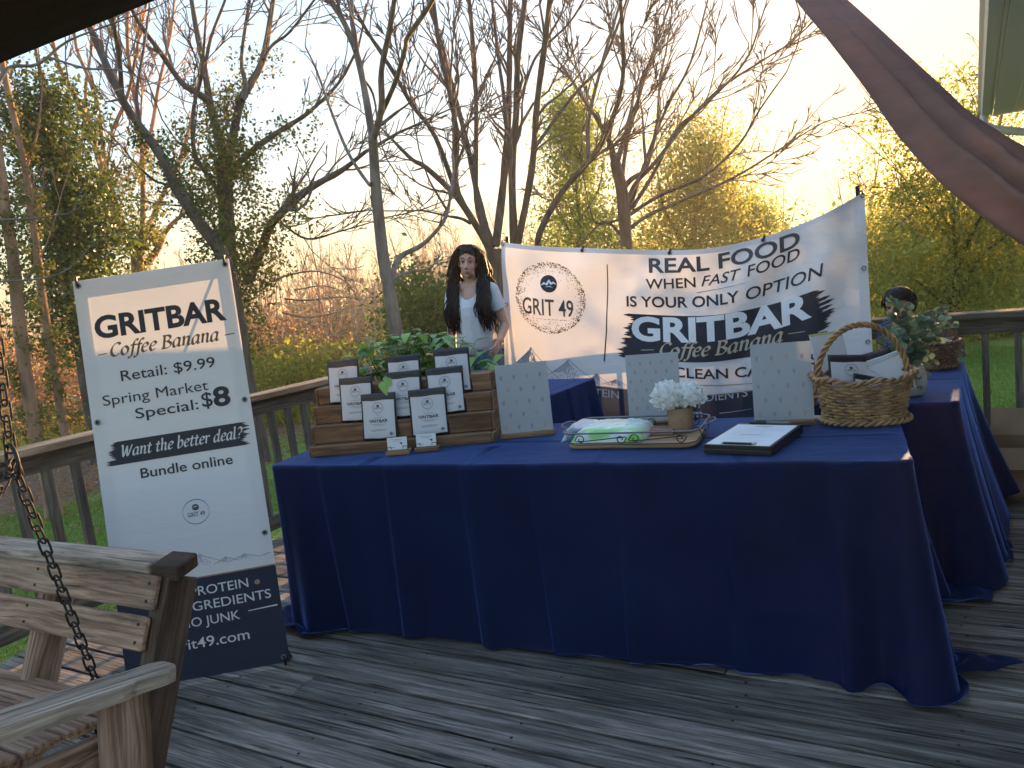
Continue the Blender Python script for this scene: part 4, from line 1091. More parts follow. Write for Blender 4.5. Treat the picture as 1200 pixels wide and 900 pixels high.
cloth_table("folding_table", "short folding table hidden under the navy tablecloth behind the wicker basket", "navy blue tablecloth on the short table behind the wicker basket, hem hanging in points",
            RTO, X2, E2, .62, 1.10, 5, [(.2, .02), (.45, .02), (.95, .02), (1.3, .02)],
            [(.06, .02), (.20, -.06), (.16, -.02), (.05, 0)], [.02, .16, .02, .02], [(.62, .05, .04, -.05), (1.2, .10, .04, -.10)])
LTO = Vector((.545, 4.68, 0)) - X2 * .60 - E2 * 1.15
cloth_table("folding_table", "folding table hidden under the far navy tablecloth in front of the banner's left half", "navy blue tablecloth on the far table in front of the banner's lower left part",
            LTO, X2, E2, .60, 1.13, 6, [(.2, .02), (.75, .02), (1.0, .02), (1.3, .02)],
            [(.05, .02), (.10, .02), (.15, .02), (.05, 0)], [.02, .07, .02, .02], [])

# ------------------------------------------------------------------ big banner
BA = Vector((.044, 5.15, 0)); BD = Vector((.926, -.378, 0)).normalized(); BL = 2.2515; BN = Vector((-.378, -.926, 0)).normalized()
TU = [0, .14, .287, .394, .541, .62, .697, .78, .87, .927, .974, 1.0]; TZ = [1.681, 1.612, 1.559, 1.520, 1.476, 1.468, 1.479, 1.505, 1.558, 1.604, 1.651, 1.676]
def ztop(u):
    k = max(0, min(len(TU) - 2, sum(1 for a in TU[1:-1] if a <= u))); a, b = TU[k], TU[k + 1]; f = (u - a) / (b - a)
    z0, z1 = TZ[k], TZ[k + 1]; m0 = (TZ[k + 1] - TZ[max(k - 1, 0)]) / (TU[k + 1] - TU[max(k - 1, 0)]) * (b - a); m1 = (TZ[min(k + 2, 11)] - TZ[k]) / (TU[min(k + 2, 11)] - TU[k]) * (b - a)
    return (2 * f ** 3 - 3 * f * f + 1) * z0 + (f ** 3 - 2 * f * f + f) * m0 + (-2 * f ** 3 + 3 * f * f) * z1 + (f ** 3 - f * f) * m1
def ban(x, y, lift=0.0):
    """x metres from the left edge, y metres below the top"""
    u = x / BL; s = x - .045 * BL * (y / .9) * (1 - u) * .8
    wob = .022 * math.sin(u * 11 + y * 2.0) * (.3 + y) + .05 * math.exp(-((u - .93 + y * .10) / .045) ** 2) * math.exp(-y * .9) - .03 * math.exp(-((u - .84 + y * .22) / .05) ** 2) * math.exp(-y * .8) \
        + .018 * math.exp(-((u - .06 - y * .12) / .04) ** 2) + .012 * math.sin((x * .9 + y) * 12) * math.exp(-((y - .15) / .25) ** 2)
    p = BA + BD * s + BN * (wob + lift) + Vector((0, 0, ztop(u) - y)); return p
def make_banner():
    root = empty("market_banner", BA, label="wide white promotional banner with mountain logo and dark brush stroke, sagging between its poles", cat='banner')
    def sheet(nm, mt, x0, x1, y0, y1, lift, nx, ny, th=.0015):
        V = []; Q = []
        for k in (0, 1):
            for j in range(ny + 1):
                for i in range(nx + 1): V.append(ban(x0 + (x1 - x0) * i / nx, y0 + (y1 - y0) * j / ny, lift - k * th) - BA)
        n = (nx + 1) * (ny + 1)
        for j in range(ny):
            for i in range(nx):
                a = j * (nx + 1) + i; Q.append((a, a + nx + 1, a + nx + 2, a + 1))
        link(nm, mesh_np(nm, V[:n], Q, mt, True), root, Matrix.Translation(BA))
    sheet("banner_sheet", M_VINYL, 0, BL, 0, .925, 0, 150, 60)
    sheet("banner_band", M_VINYLN, 0, BL, .925, 1.2, 0, 150, 20)
    for nm, a in (("hem", (0, BL, 0, .03)), ("hem", (0, .03, .03, .92)), ("hem", (BL - .03, BL, .03, .92))):
        sheet(nm, M_VINYL, a[0], a[1], a[2], a[3], -.003, 100 if a[1] > 1 and a[0] == 0 else 3, 3 if a[3] < .1 else 40)
    R = random.Random(2); p = Print(ban, .035)
    u = BL
    def T(key, st, u0, u1, yb, cap, bold=.0, shear=0, pen=False, y1=None):
        V, F = pen2d(st) if pen else text2d(st, bold, shear)
        p.sub = st
        a = min(q[0] for q in V); b = max(q[0] for q in V); k = (u1 - u0) * BL / (b - a); c = cap / CAP; y1 = yb if y1 is None else y1
        p.put(key, [(u0 * BL + (q[0] - a) * k, yb + (y1 - yb) * (q[0] - a) / (b - a) - q[1] * c) for q in V], [tuple(reversed(f)) for f in F]); p.sub = None
    # logo
    cx, cy = .147 * BL, .340
    p.stipple('ink', cx, cy, .238, .014, 620, .0028, R); p.stipple('grey', cx, cy, .225, .03, 420, .0022, R)
    p.disc('ink', cx - .002, cy - .095, .058, 28)
    p.put('whiteprint', [(cx - .058, cy - .080), (cx - .035, cy - .105), (cx - .022, cy - .096), (cx + .0, cy - .125), (cx + .016, cy - .104), (cx + .03, cy - .112), (cx + .056, cy - .092), (cx + .03, cy - .098), (cx + .012, cy - .088), (cx - .0, cy - .104), (cx - .012, cy - .082), (cx - .028, cy - .09)],
          [(0, 1, 11), (1, 2, 10, 11), (2, 3, 9, 10), (3, 4, 8, 9), (4, 5, 7, 8), (5, 6, 7)])
    p.put('whiteprint', [(cx - .03, cy - .07), (cx + .005, cy - .082), (cx + .03, cy - .07), (cx + .005, cy - .076)], [(0, 1, 2, 3)])
    T('grey', "GRIT 49", .064, .216, .458, .108, .010, 0)
    for k in range(9): p.line('faint', [(cx - .12 + k * .026, cy + .145), (cx - .102 + k * .026, cy + .145)], .004)
    p.line('ink', [(.322 * BL, .10), (.318 * BL, .3), (.310 * BL, .55), (.300 * BL, .745)], .006, .009)
    T('greydark', "REAL FOOD", .440, .842, .142, .088, .022, y1=.118)
    T('ink', "WHEN", .430, .568, .247, .062, .012, y1=.232)
    T('ink', "FAST", .583, .690, .230, .062, .008, .3, y1=.214)
    T('ink', "FOOD", .706, .840, .212, .066, .008, .12, y1=.193)
    T('ink', "IS YOUR ONLY", .373, .682, .366, .066, .018, y1=.352)
    T('ink', "OPTION", .700, .895, .352, .072, .006, .14, y1=.345)
    p.line('tan', [(.57 * BL, .268), (.62 * BL, .256), (.70 * BL, .246)], .005, .002)
    p.brush('brush', .352 * BL, .905 * BL, .415, .705, R, .045, 20)
    T('whiteprint', "GRITBAR", .384, .862, .583, .147, .036, y1=.556)
    T('cream', "Coffee Banana", .462, .790, .676, .084, pen=True, y1=.652)
    p.line('cream', [(.409 * BL, .648), (.446 * BL, .640)], .004); p.line('cream', [(.802 * BL, .618), (.843 * BL, .634)], .004)
    T('ink', "CLEAN CALORIES", .500, .872, .803, .062, .016, y1=.850)
    p.line('tan', [(.47 * BL, .845), (.6 * BL, .858), (.75 * BL, .882), (.87 * BL, .90)], .005, .003)
    # mountains along the bottom left
    ymt = lambda x, h: .915 - h
    pk = [(.115, .10, .10), (.19, .215, .21), (.44, .155, .20), (.62, .07, .09), (.75, .045, .10)]
    for (x, h, hw) in pk:
        for sg in (-1, 1):
            P = [(x, .905 - h)]
            for j in range(1, 10): P.append((x + sg * hw * j / 9, .905 - h + h * (j / 9) ** .8 + R.uniform(-.02, .02) * h))
            p.line('mount', P, .0045, .002)
        for j in range(80):
            t = R.uniform(.02, .85); sx = x + hw * t * R.uniform(-.9, .75); sy = .905 - h + h * t ** .8 * 1.05 + .004; ln = h * R.uniform(.1, .36) * (1.1 - t)
            p.line('mountlight', [(sx, sy), (sx + R.choice([-.6, -.35, .4]) * ln, sy + ln)], .005, .001)
        p.put('mountlight', [(x, .905 - h + .006), (x - hw * .1, .905 - h * .5), (x - hw * .3, .905 - h * .42), (x - hw * .55, .905 - h * .40)], [(0, 3, 2, 1)])
    # band lettering
    p.line('tan', [(.01 * BL + j * .12, .921) for j in range(19)], .006)
    T('bandwhite', "PROTEIN", .200, .340, .990, .052, .006)
    T('bandwhite', "INGREDIENTS", .486, .692, .968, .052, .006, y1=.952)
    T('bandwhite', "grit49.com", .405, .572, 1.072, .055, .006, y1=1.062)
    p.line('bandwhite', [(.20 * BL, 1.105), (.29 * BL, 1.10)], .004); p.line('bandwhite', [(.617 * BL, 1.043), (.66 * BL, 1.04), (.70 * BL, 1.038)], .005, .002)
    p.fn = ban
    mt = {'ink': ("dark_lettering", M_INK, .003), 'grey': ("logo_print", M_INKG2, .003), 'greydark': ("heading_lettering", M_INKG3, .003), 'faint': ("faint_print", M_INKL, .003),
          'tan': ("tan_line", M_TAN, .003), 'brush': ("brush_stroke_print", M_INK, .003), 'whiteprint': ("white_lettering", M_WHITEB, .0055), 'cream': ("cream_lettering", M_CREAM, .0055),
          'mount': ("mountain_outline", M_INKL2, .003), 'mountlight': ("mountain_shading", M_MTL, .0025), 'bandwhite': ("band_lettering", M_WHITEP, .003)}
    p.build(root, mt)
    # grommets with bungee hooks
    for (uu, yy) in ((.004, .012), (.25, .015), (.5, .015), (.75, .015), (.995, .012), (.01, .42), (.01, .85), (.99, .42), (.99, .85)):
        q = ban(uu * BL, yy + .0, .005); mb = MB(); c = [q + BD * .011 * math.cos(a) + Vector((0, 0, .011 * math.sin(a))) for a in np.linspace(0, 2 * math.pi, 13)[:-1]]
        mb.tube(c, .0035, 6, closed=True); g = mb.build("grommet", M_STEEL, root)
    # poles behind
    st = empty("banner_stand", BA - BN * .12, label="black pole stand behind the wide banner, one pole just showing at its left edge", cat='stand')
    for s in (.015, BL - .03):
        b = BA + BD * s - BN * .07
        mb = MB(); mb.tube([b + Vector((0, 0, .02)), b + Vector((0, 0, .9))], .016, 10); mb.tube([b + Vector((0, 0, .85)), b + Vector((0, 0, 1.72))], .012, 10); mb.build("pole", M_BLACKM, st)
        mb = MB(); mb.box(b + Vector((0, 0, .012)), (.3, .3, .02)); mb.build("base_plate", M_BLACKM, st)
    for (uu, k) in ((.004, 0), (.995, 1)):
        q = ban(uu * BL, .006, .008); b = BA + BD * (.015 if k == 0 else BL - .03) - BN * .07; mb = MB(); mb.tube([q, q + Vector((0, 0, .018)), Vector((b.x, b.y, q.z + .022))], .005, 6); mb.build("hook", M_BLACK, st)
    for uu in (.25, .5, .75):
        q = ban(uu * BL, .008, .006); mb = MB(); mb.tube([q - BD * .004 - Vector((0, 0, .014)), q + BD * .012 + Vector((0, 0, .018))], .006, 6); mb.build("cable_tie", M_BLACK, root)
M_INKG2 = plain("charcoal_ink", L3(.09, .09, .10), .6, var=.2); M_INKG3 = plain("slate_ink", L3(.075, .08, .095), .6, var=.1)
M_WHITEB = plain('bright_white_print', L3(.92, .92, .95), .55, var=.02); M_WHITEP = vinyl_mat("white_print", L3(.78, .78, .82), .35); M_MTL = plain("pencil_grey_ink", L3(.38, .40, .47), .7, var=.2)
make_banner()

# ------------------------------------------------------------------ tall price banner on an X stand
PTL, PTR, PBL, PBR = at(85, 330, 2.76), at(268, 303, 2.86), at(150, 808, 2.70), at(340, 775, 2.80)
PN = (PTR - PTL).cross(PBL - PTL).normalized()
if PN.y > 0: PN = -PN
def pos(u, v, lift=0.0):
    a = PTL.lerp(PTR, u); b = PBL.lerp(PBR, u); p = a.lerp(b, v)
    return p + PN * (lift + .006 * math.sin(v * 9 + u) * math.sin(u * 3.1) + .014 * math.sin(u * 3.14) * (v - .5))
def make_poster():
    root = empty("price_banner", PBL, label="tall white and navy price banner standing between the porch swing and the front table", cat='banner')
    def sheet(nm, mt, u0, u1, v0, v1, lift, nx, ny):
        V = [pos(u0 + (u1 - u0) * i / nx, v0 + (v1 - v0) * j / ny, lift) - PBL for j in range(ny + 1) for i in range(nx + 1)]
        Q = [(j * (nx + 1) + i, (j + 1) * (nx + 1) + i, (j + 1) * (nx + 1) + i + 1, j * (nx + 1) + i + 1) for j in range(ny) for i in range(nx)]
        link(nm, mesh_np(nm, V, Q, mt, True), root, Matrix.Translation(PBL))
    sheet("banner_sheet", M_VINYL, 0, 1, 0, .75, 0, 16, 40); sheet("banner_band", M_VINYLN, 0, 1, .75, 1, 0, 16, 12)
    sheet("hem", M_VINYL, 0, 1, 0, .042, -.004, 8, 2); sheet("hem", M_VINYL, 0, .085, .042, .75, -.004, 2, 20); sheet("hem", M_VINYL, .915, 1, .042, .75, -.004, 2, 20)
    W, H = 1.0, 1.0; R = random.Random(8)
    p = Print(lambda x, y, l: pos(x, -y, l))
    AR = (PTR - PTL).length / (PBL - PTL).length    # width in units of height
    def T(key, st, u0, u1, v, cap, bold=0, shear=0, pen=False): p.sub = st; p.text(key, st, u0, u1, -v, cap, bold, shear, pen); p.sub = None
    T('ink', "GRITBAR", .095, .93, .139, .049, .034)
    T('brown', "Coffee Banana", .17, .865, .186, .030, pen=True)
    p.line('brown', [(.095, -.178), (.15, -.177)], .0022); p.line('brown', [(.90, -.176), (.965, -.175)], .0022)
    T('ink', "Retail: $9.99", .215, .81, .247, .0245, .006)
    T('ink', "Spring Market", .085, .745, .299, .0245, 0)
    T('ink', "Special:", .27, .665, .341, .0245, .006)
    T('ink', "$", .69, .76, .338, .034, .008); T('ink', "8", .765, .875, .341, .044, .03)
    p.brush('ink', .075, .955, -.389, -.444, R, .03, 14)
    T('white', "Want the better deal?", .155, .925, .426, .026, pen=True)
    T('ink', "Bundle online", .25, .83, .485, .0235, .010)
    cx, cy, r = .556, -.587, .030
    k = 1 / AR / 1.0
    n = 56; p.line('grey', [(cx + r * k * .97 * math.cos(2 * math.pi * i / n), cy + r * math.sin(2 * math.pi * i / n)) for i in range(n + 1)], .0016)
    p.disc('grey', cx, cy + .011, .0078 * k, 18, .0078); p.put('whiteprint', [(cx - .007 * k, cy + .010), (cx, cy + .015), (cx + .007 * k, cy + .011), (cx, cy + .0125)], [(0, 3, 2, 1)])
    T('grey', "GRIT 49", cx - .019 * k, cx + .019 * k, .598, .0105, .006)
    for (x, h, hw) in [(.30, .040, .17), (.545, .030, .17), (.70, .014, .08), (.82, .013, .10), (.97, .006, .06)]:
        y = -.722
        for sg in (-1, 1):
            P = [(x, y + h)] + [(x + sg * hw * j / 8, y + h - h * (j / 8) ** .85 + R.uniform(-.02, .02) * h) for j in range(1, 9)]
            p.line('mount', [q for q in P if q[0] < .99], .0016, .0008)
        for j in range(60):
            t = R.uniform(.02, .85); sx = x + hw * t * R.uniform(-.9, .7); sy = y + h - h * t ** .85 * 1.05 - .001; ln = h * R.uniform(.1, .36) * (1.1 - t)
            if sx < .96: p.line('mountlight', [(sx, sy), (sx + R.choice([-.6, -.35, .4]) * ln * k, sy - ln)], .0022, .0006)
    p.line('tan', [(0.002 + .083 * j, -.748) for j in range(13)], .0035)
    T('white2', "P", .185, .235, .792, .0225, .006); T('white2', "PROTEIN", .455, .815, .792, .0225, .004); p.disc('tan', .872, -.784, .0065 * k, 12, .0065)
    T('white2', "INGREDIENTS", .36, .945, .829, .0225, .004)
    T('white2', "NO JUNK", .37, .735, .868, .0225, .004)
    p.line('white2', [(.79, -.852), (.88, -.851), (.975, -.850)], .002, .0035); p.line('white2', [(.055, -.868), (.13, -.867), (.18, -.866)], .0035, .001)
    T('white2', "grit49.com", .30, .775, .923, .026, .004)
    mt = {'ink': ("dark_lettering", M_INK, .0015), 'brown': ("brown_lettering", M_BROWNI, .0015), 'white': ("strip_lettering", M_WHITEI, .003), 'white2': ("band_lettering", M_WHITEI, .0015),
          'whiteprint': ("logo_detail", M_WHITEI, .003), 'grey': ("logo_print", M_INKG2, .0015), 'tan': ("tan_line", M_TAN, .0016), 'mount': ("mountain_outline", M_INKL2, .0015), 'mountlight': ("mountain_shading", M_MTL, .0012)}
    p.build(root, mt)
    for (uu, vv) in ((.03, .012), (.97, .012), (.035, .335), (.965, .335), (.035, .665), (.965, .665), (.965, .985), (.035, .985)):
        q = pos(uu, vv, .002); ux = (PTR - PTL).normalized(); uy = (PTL - PBL).normalized(); mb = MB()
        mb.tube([q + ux * .0085 * math.cos(a) + uy * .0085 * math.sin(a) for a in np.linspace(0, 2 * math.pi, 13)[:-1]], .003, 6, closed=True); g = mb.build("grommet", M_STEEL, root)
        mb = MB(); n = 10; mb.v = [q + PN * .0006 + ux * .006 * math.cos(a) + uy * .006 * math.sin(a) for a in np.linspace(0, 2 * math.pi, n + 1)[:-1]]; mb.f = [tuple(range(n))]; mb.build("grommet_hole", M_BLACK, root)
    st = empty("banner_stand", (PBL + PBR) / 2 - PN * .2, label="black cross-shaped stand behind the tall price banner, hooks at the corners", cat='stand')
    hub = (PTL + PTR + PBL + PBR) / 4 - PN * .16
    for k, (uu, vv) in enumerate(((.03, .012), (.97, .012), (.03, .985), (.97, .985))):
        q = pos(uu, vv, 0); b = q - PN * .03; mb = MB(); mb.tube([hub, hub.lerp(b, .5) - PN * .02, b, q + PN * .008 + Vector((0, 0, .002))], .0045, 6); mb.build("arm", M_BLACK, st)
        mb = MB(); up = Vector((0, 0, 1 if vv < .5 else -1)); mb.tube([q + PN * .004, q + PN * .012 + up * .006, q + PN * .008 + up * .03, q - PN * .02 + up * .034], .0045, 6); mb.build("hook", M_BLACK, st)
    mb = MB(); mb.ell(hub, (.03, .03, .03)); mb.build("hub", M_BLACK, st)
    ft = Vector((hub.x, hub.y, .01)) - Vector((PN.x, PN.y, 0)) * .45
    mb = MB(); mb.tube([hub, ft], .008, 8); mb.build("rear_leg", M_BLACK, st)
    for q in (PBL, PBR):
        b = Vector((q.x, q.y, .008)) - PN * .03; b.z = .008; mb = MB(); mb.tube([hub, b], .008, 8); mb.build("front_leg", M_BLACK, st)
make_poster()

# ------------------------------------------------------------------ porch swing on chains
def swing():
    BR_ = onz(216, 670, .815); ex = (BR_ - onz(0, 645, .815)); ex.z = 0; ex.normalize()     # along the back rail towards its right end
    fy = Vector((ex.y, -ex.x, 0))                                                         # forwards (towards the sitter's knees)
    if fy.y > 0: fy = -fy
    tilt = math.radians(9); Z = Vector((0, 0, 1)); F = (fy * math.cos(tilt) + Z * math.sin(tilt)); Uv = ex.cross(F);
    if Uv.z < 0: Uv = -Uv
    # local frame: X along the bench, Y back, Z up (tilted), origin = right rear seat corner
    rec = math.radians(15); back = (-F * math.sin(rec) + Uv * math.cos(rec)).normalized(); bn = (F * math.cos(rec) + Uv * math.sin(rec)).normalized()
    top = BR_; seat0 = top - back * .31          # where the back upright meets the seat
    root = empty("porch_swing", seat0, label="weathered wooden slatted porch swing hanging on chains at the lower left", cat='swing')
    Lb = 1.35; w = .086
    def B(name, a, b, wd, th, m, up, bev=.004): return board(name, a, b, wd, th, m, root, up=up, bev=bev)
    # uprights behind the slats
    for s in (.022, .47, .90, 1.32):
        a = seat0 - ex * s - back * .30 - bn * .012 * 0; b = top - ex * s - back * .012
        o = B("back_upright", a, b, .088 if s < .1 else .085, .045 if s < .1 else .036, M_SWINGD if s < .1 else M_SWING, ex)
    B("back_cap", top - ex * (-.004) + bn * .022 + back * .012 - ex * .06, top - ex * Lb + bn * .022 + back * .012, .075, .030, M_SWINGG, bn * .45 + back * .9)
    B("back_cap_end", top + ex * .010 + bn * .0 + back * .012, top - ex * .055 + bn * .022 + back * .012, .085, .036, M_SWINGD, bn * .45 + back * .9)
    for k in range(4):
        c = top - back * (.050 + k * .092) + bn * .056
        if k < 2: B("back_slat", c - ex * (.01 + .012 * k), c - ex * Lb, .076, .018, M_SWING, bn)
    for k in range(2):
        for sx in (.03, .47, .90):
            for dv in (-.02, .02):
                c = top - back * (.050 + k * .092 + dv) + bn * .0655 - ex * (sx + .012 * k); mb = MB(); mb.tube([c, c + bn * .0015], .004, 8); mb.build("screw", M_BLACKM, root)
    # seat: slats running along the bench, fixed on cross bearers
    for k in range(6):
        c = seat0 + F * (.02 + k * .088) + Uv * .0 + bn * .03
        B("seat_slat", c - ex * .055, c - ex * Lb, .078, .020, M_SWING, Uv)
    for s in (.04, .68, 1.3):
        a = seat0 - ex * s - Uv * .045 + F * -.03; B("seat_bearer", a, a + F * .56, .036, .07, M_SWING, Uv)
    # arm at the right end, with its front and rear props
    ar = onz(200, 785, .63); af = onz(-60, 872, .71)
    dA = (af - ar); LA = dA.length; dA.normalize(); nA = ex
    side = dA.cross(Z).normalized()
    if side.dot(ex) < 0: side = -side
    upA = side.cross(dA).normalized()
    if upA.z < 0: upA = -upA
    # arm: a plank with a notched, rounded rear end
    prof = [(0, .012), (.006, .030), (.028, .037), (.10, .037), (.118, .043), (.135, .046), (.3, .046), (LA, .046)]; mb = MB(); n = len(prof)
    for sgn in (1, -1):
        for zz in (-.016, .016):
            for (t, hw) in prof: mb.v.append(ar + dA * t + side * hw * sgn + upA * zz)
    # index: [sgn][zz][i]
    I = lambda a, z, i: (a * 2 + z) * n + i
    for i in range(n - 1):
        mb.f += [(I(0, 1, i), I(1, 1, i), I(1, 1, i + 1), I(0, 1, i + 1)), (I(0, 0, i + 1), I(1, 0, i + 1), I(1, 0, i), I(0, 0, i)),
                 (I(0, 0, i), I(0, 1, i), I(0, 1, i + 1), I(0, 0, i + 1)), (I(1, 0, i + 1), I(1, 1, i + 1), I(1, 1, i), I(1, 0, i))]
    mb.f += [(I(0, 0, 0), I(1, 0, 0), I(1, 1, 0), I(0, 1, 0)), (I(0, 1, n - 1), I(1, 1, n - 1), I(1, 0, n - 1), I(0, 0, n - 1))]
    mb.build("armrest", M_SWINGG, root, mw=frame(ar, dA, side))
    q = ar + dA * .075 - upA * .02 - side * .005; 
    board("arm_prop", q + dA * .03, q + dA * .03 - Uv * .30 , .10, .036, M_SWING, root, up=side)
    q2 = ar + dA * .46 - upA * .02
    board("arm_prop", q2, q2 - Uv * .30, .085, .036, M_SWING, root, up=side)
    # chains: ring above the arm end, one strand to the arm, one forwards, one up
    ring = at(15, 541, 1.43); hole = onz(113, 800, .62)
    def chain(a, b, nm="chain", ll=.043):
        e = empty(nm, a, root); d = (b - a); L = d.length; d.normalize(); pitch = ll - .012; k = int(L / pitch)
        for i in range(k):
            c = a + d * (pitch * (i + .5)); s1 = d.orthogonal().normalized(); s2 = d.cross(s1); s1, s2 = (s1, s2) if i % 2 == 0 else (s2, s1)
            s1 = (s1 * .9 + s2 * .35).normalized(); m = frame(c, d, s1)
            link("chain_link", LINK, e, m)
    mb = MB(); ll, ww, r = .043, .018, .0023; P = []
    for i in range(16):
        an = 2 * math.pi * i / 16; x = math.cos(an) * ww / 2 + (ll - ww) / 2 * (1 if math.cos(an) > 0 else -1) * (0 if abs(math.cos(an)) < 1e-6 else 1); P.append((x, math.sin(an) * ww / 2 * 1.0, 0))
    mb.tube(P, r, 6, closed=True); LINK = mesh_py("chain_link", mb.v, mb.f, M_CHAIN, True)
    chain(ring, hole - (hole - ring).normalized() * -.03); chain(ring, at(-30, 640, 1.30)); chain(at(-8, 360, 1.45), ring + Vector((0, 0, .02)))
    low = hole + Vector((0, 0, -.02)); chain(low, low - Uv * .26 + F * .0)
    top2 = at(-8, 360, 1.45); chain(Vector((top2.x - .01, top2.y, 2.52)), top2)
    mb = MB(); mb.tube([ring + ex * .018 * math.cos(a) + Vector((0, 0, .034 * math.sin(a))) for a in np.linspace(0, 2 * math.pi, 17)[:-1]], .0042, 8, closed=True); mb.build("chain_ring", M_CHAIN, root, smooth=True)
    # slot in the arm where the chain passes
    mb = MB(); mb.box(hole + Vector((.008, 0, 0)) + upA * .0, (.03, .012, .003), frame(Vector(), dA, side).to_3x3()); mb.build("chain_slot", M_BLACK, root)
swing()

# ------------------------------------------------------------------ shade cloth slung from the porch at the upper right
def sail():
    def gb(x): return at(*x[0], x[1])
    lo = [((880, -75), 3.2), ((932, 0), 3.0), ((967, 43), 2.88), ((1013, 103), 2.72), ((1053, 160), 2.58), ((1100, 213), 2.44), ((1150, 253), 2.32), ((1200, 288), 2.2), ((1290, 345), 2.0)]
    up = [((905, -75), 3.25), ((992, 0), 3.1), ((1033, 37), 2.98), ((1087, 87), 2.82), ((1110, 108), 2.72), ((1133, 130), 2.62), ((1165, 151), 2.5), ((1200, 172), 2.38), ((1290, 215), 2.2)]
    A = smooth_path([gb(x) for x in lo], 6); B = smooth_path([gb(x) for x in up], 6); n = min(len(A), len(B)); m = 26; V = []
    for i in range(n):
        a, b = A[i], B[i]; t = i / n; ax = (A[min(i + 1, n - 1)] - A[max(i - 1, 0)]); nr = np.cross(b - a, ax); nr /= np.linalg.norm(nr)
        if nr[1] > 0: nr = -nr
        for j in range(m + 1):
            f = j / m; off = .11 * math.sin(f * 3.14) * t + .05 * t * math.exp(-((f - .26) / .09) ** 2) - .03 * t * math.exp(-((f - .36) / .06) ** 2) + .035 * math.exp(-((f - .62 + .1 * t) / .1) ** 2) * t - .015 * math.exp(-((f - .7) / .05) ** 2) + .0015 * math.sin(f * 31 + t * 9 + 2 * math.sin(t * 14)) * t + .0012 * math.sin(t * 46 + f * 5) * math.sin(f * 3.14)
            V.append(a + (b - a) * f + nr * off)
    Q = [(i * (m + 1) + j, i * (m + 1) + j + 1, (i + 1) * (m + 1) + j + 1, (i + 1) * (m + 1) + j) for i in range(n - 1) for j in range(m)]
    o0 = Vector(V[0]); me = mesh_np("shade_cloth", np.array(V) - np.array(o0), Q, M_SAIL, True)
    o = link("shade_cloth", me, None, Matrix.Translation(o0)); tag(o, "dark red-brown shade cloth sagging in folds across the upper right corner", 'shade cloth')
    sm = o.modifiers.new("thickness", 'SOLIDIFY'); sm.thickness = .003
    for e_, j0, j1 in ((0, 0, 1), (1, m - 1, m)):  # noqa       # sewn hems along both edges
        Vh = [];
        for i in range(n):
            for j in (j0, j1): Vh.append(np.array(V[i * (m + 1) + j]) - np.array(o0) + np.array([0, -.004, 0]))
        Qh = [(2 * i, 2 * i + 1, 2 * i + 3, 2 * i + 2) for i in range(n - 1)]
        link("hem", mesh_np("hem", Vh, Qh, M_SAIL, True), o, o.matrix_basis.copy())
M_SAIL = plain("maroon_canvas", L3(.31, .165, .125), .85, var=.10, scale=9, bump=.2, trans=.28, stretch=(1, 1, 3))
sail()

# porch wall of the house behind the photographer
def porch_wall():
    e = (onz(185, 0, 2.3) - onz(0, 75, 2.3)); e.normalize(); g = Vector((0, 0, 1)).cross(e); p = onz(0, 75, 2.3); p.z = 0
    c = p - g * 4.35
    h = empty("house_wall", c, label="pale boarded house wall closing the back of the porch", cat='wall')
    for k in range(17):
        board("siding_board", c - e * 3 + Vector((0, 0, .08 + k * .155)), c + e * 5.2 + Vector((0, 0, .08 + k * .155)), .02, .150, M_SIDING2, h, bev=.003)
M_SIDING2 = plain("tan_siding", L3(.50, .48, .45), .7, var=.08)

# ------------------------------------------------------------------ wooden tiered riser with pouches
TZ0 = .7475                                    # top of the cloth
RL, RR = onz(366, 538, .74), onz(577, 521, .74); RE = (RR - RL); RE.z = 0; RLEN = RE.length; RE.normalize(); RG = Vector((-RE.y, RE.x, 0))
RL.z = TZ0; RSET = .050; RH = [.045, .08, .08, .075]
def riser():
    root = empty("display_riser", RL, label="brown wooden four-tier display riser holding the pouches on the front table", cat='riser')
    z = 0; Zv = Vector((0, 0, 1))
    for k, h in enumerate(RH):
        a = RL + RG * (k * RSET + .009) + Zv * (z + h / 2)
        board("riser_front", a + RE * .001 * k, a + RE * (RLEN - .001 * k), .018, h - .003, M_RISER, root, bev=.002)
        z += h
        if k < 3:
            c = RL + RG * (k * RSET + .018 + RSET / 2 + .004) + Zv * (z - .008)
            board("riser_tread", c + RE * .004, c + RE * (RLEN - .004), RSET + .006, .011, M_RISER, root, bev=.001)
        else:
            c = RL + RG * (k * RSET + .018 + .05) + Zv * (z - .008); board("riser_tread", c + RE * .004, c + RE * (RLEN - .004), .095, .011, M_RISER, root, bev=.001)
        for sx in (-.006, RLEN + .006):
            c = RL + RE * sx + Zv * (z - h / 2); c0 = c + RG * (k * RSET + .002); c1 = c + RG * (3 * RSET + .12)
            board("riser_side", c0, c1, .011, h - .004, M_RISER, root, bev=.001)
riser()
ZS = [TZ0 + .045, TZ0 + .125, TZ0 + .205]

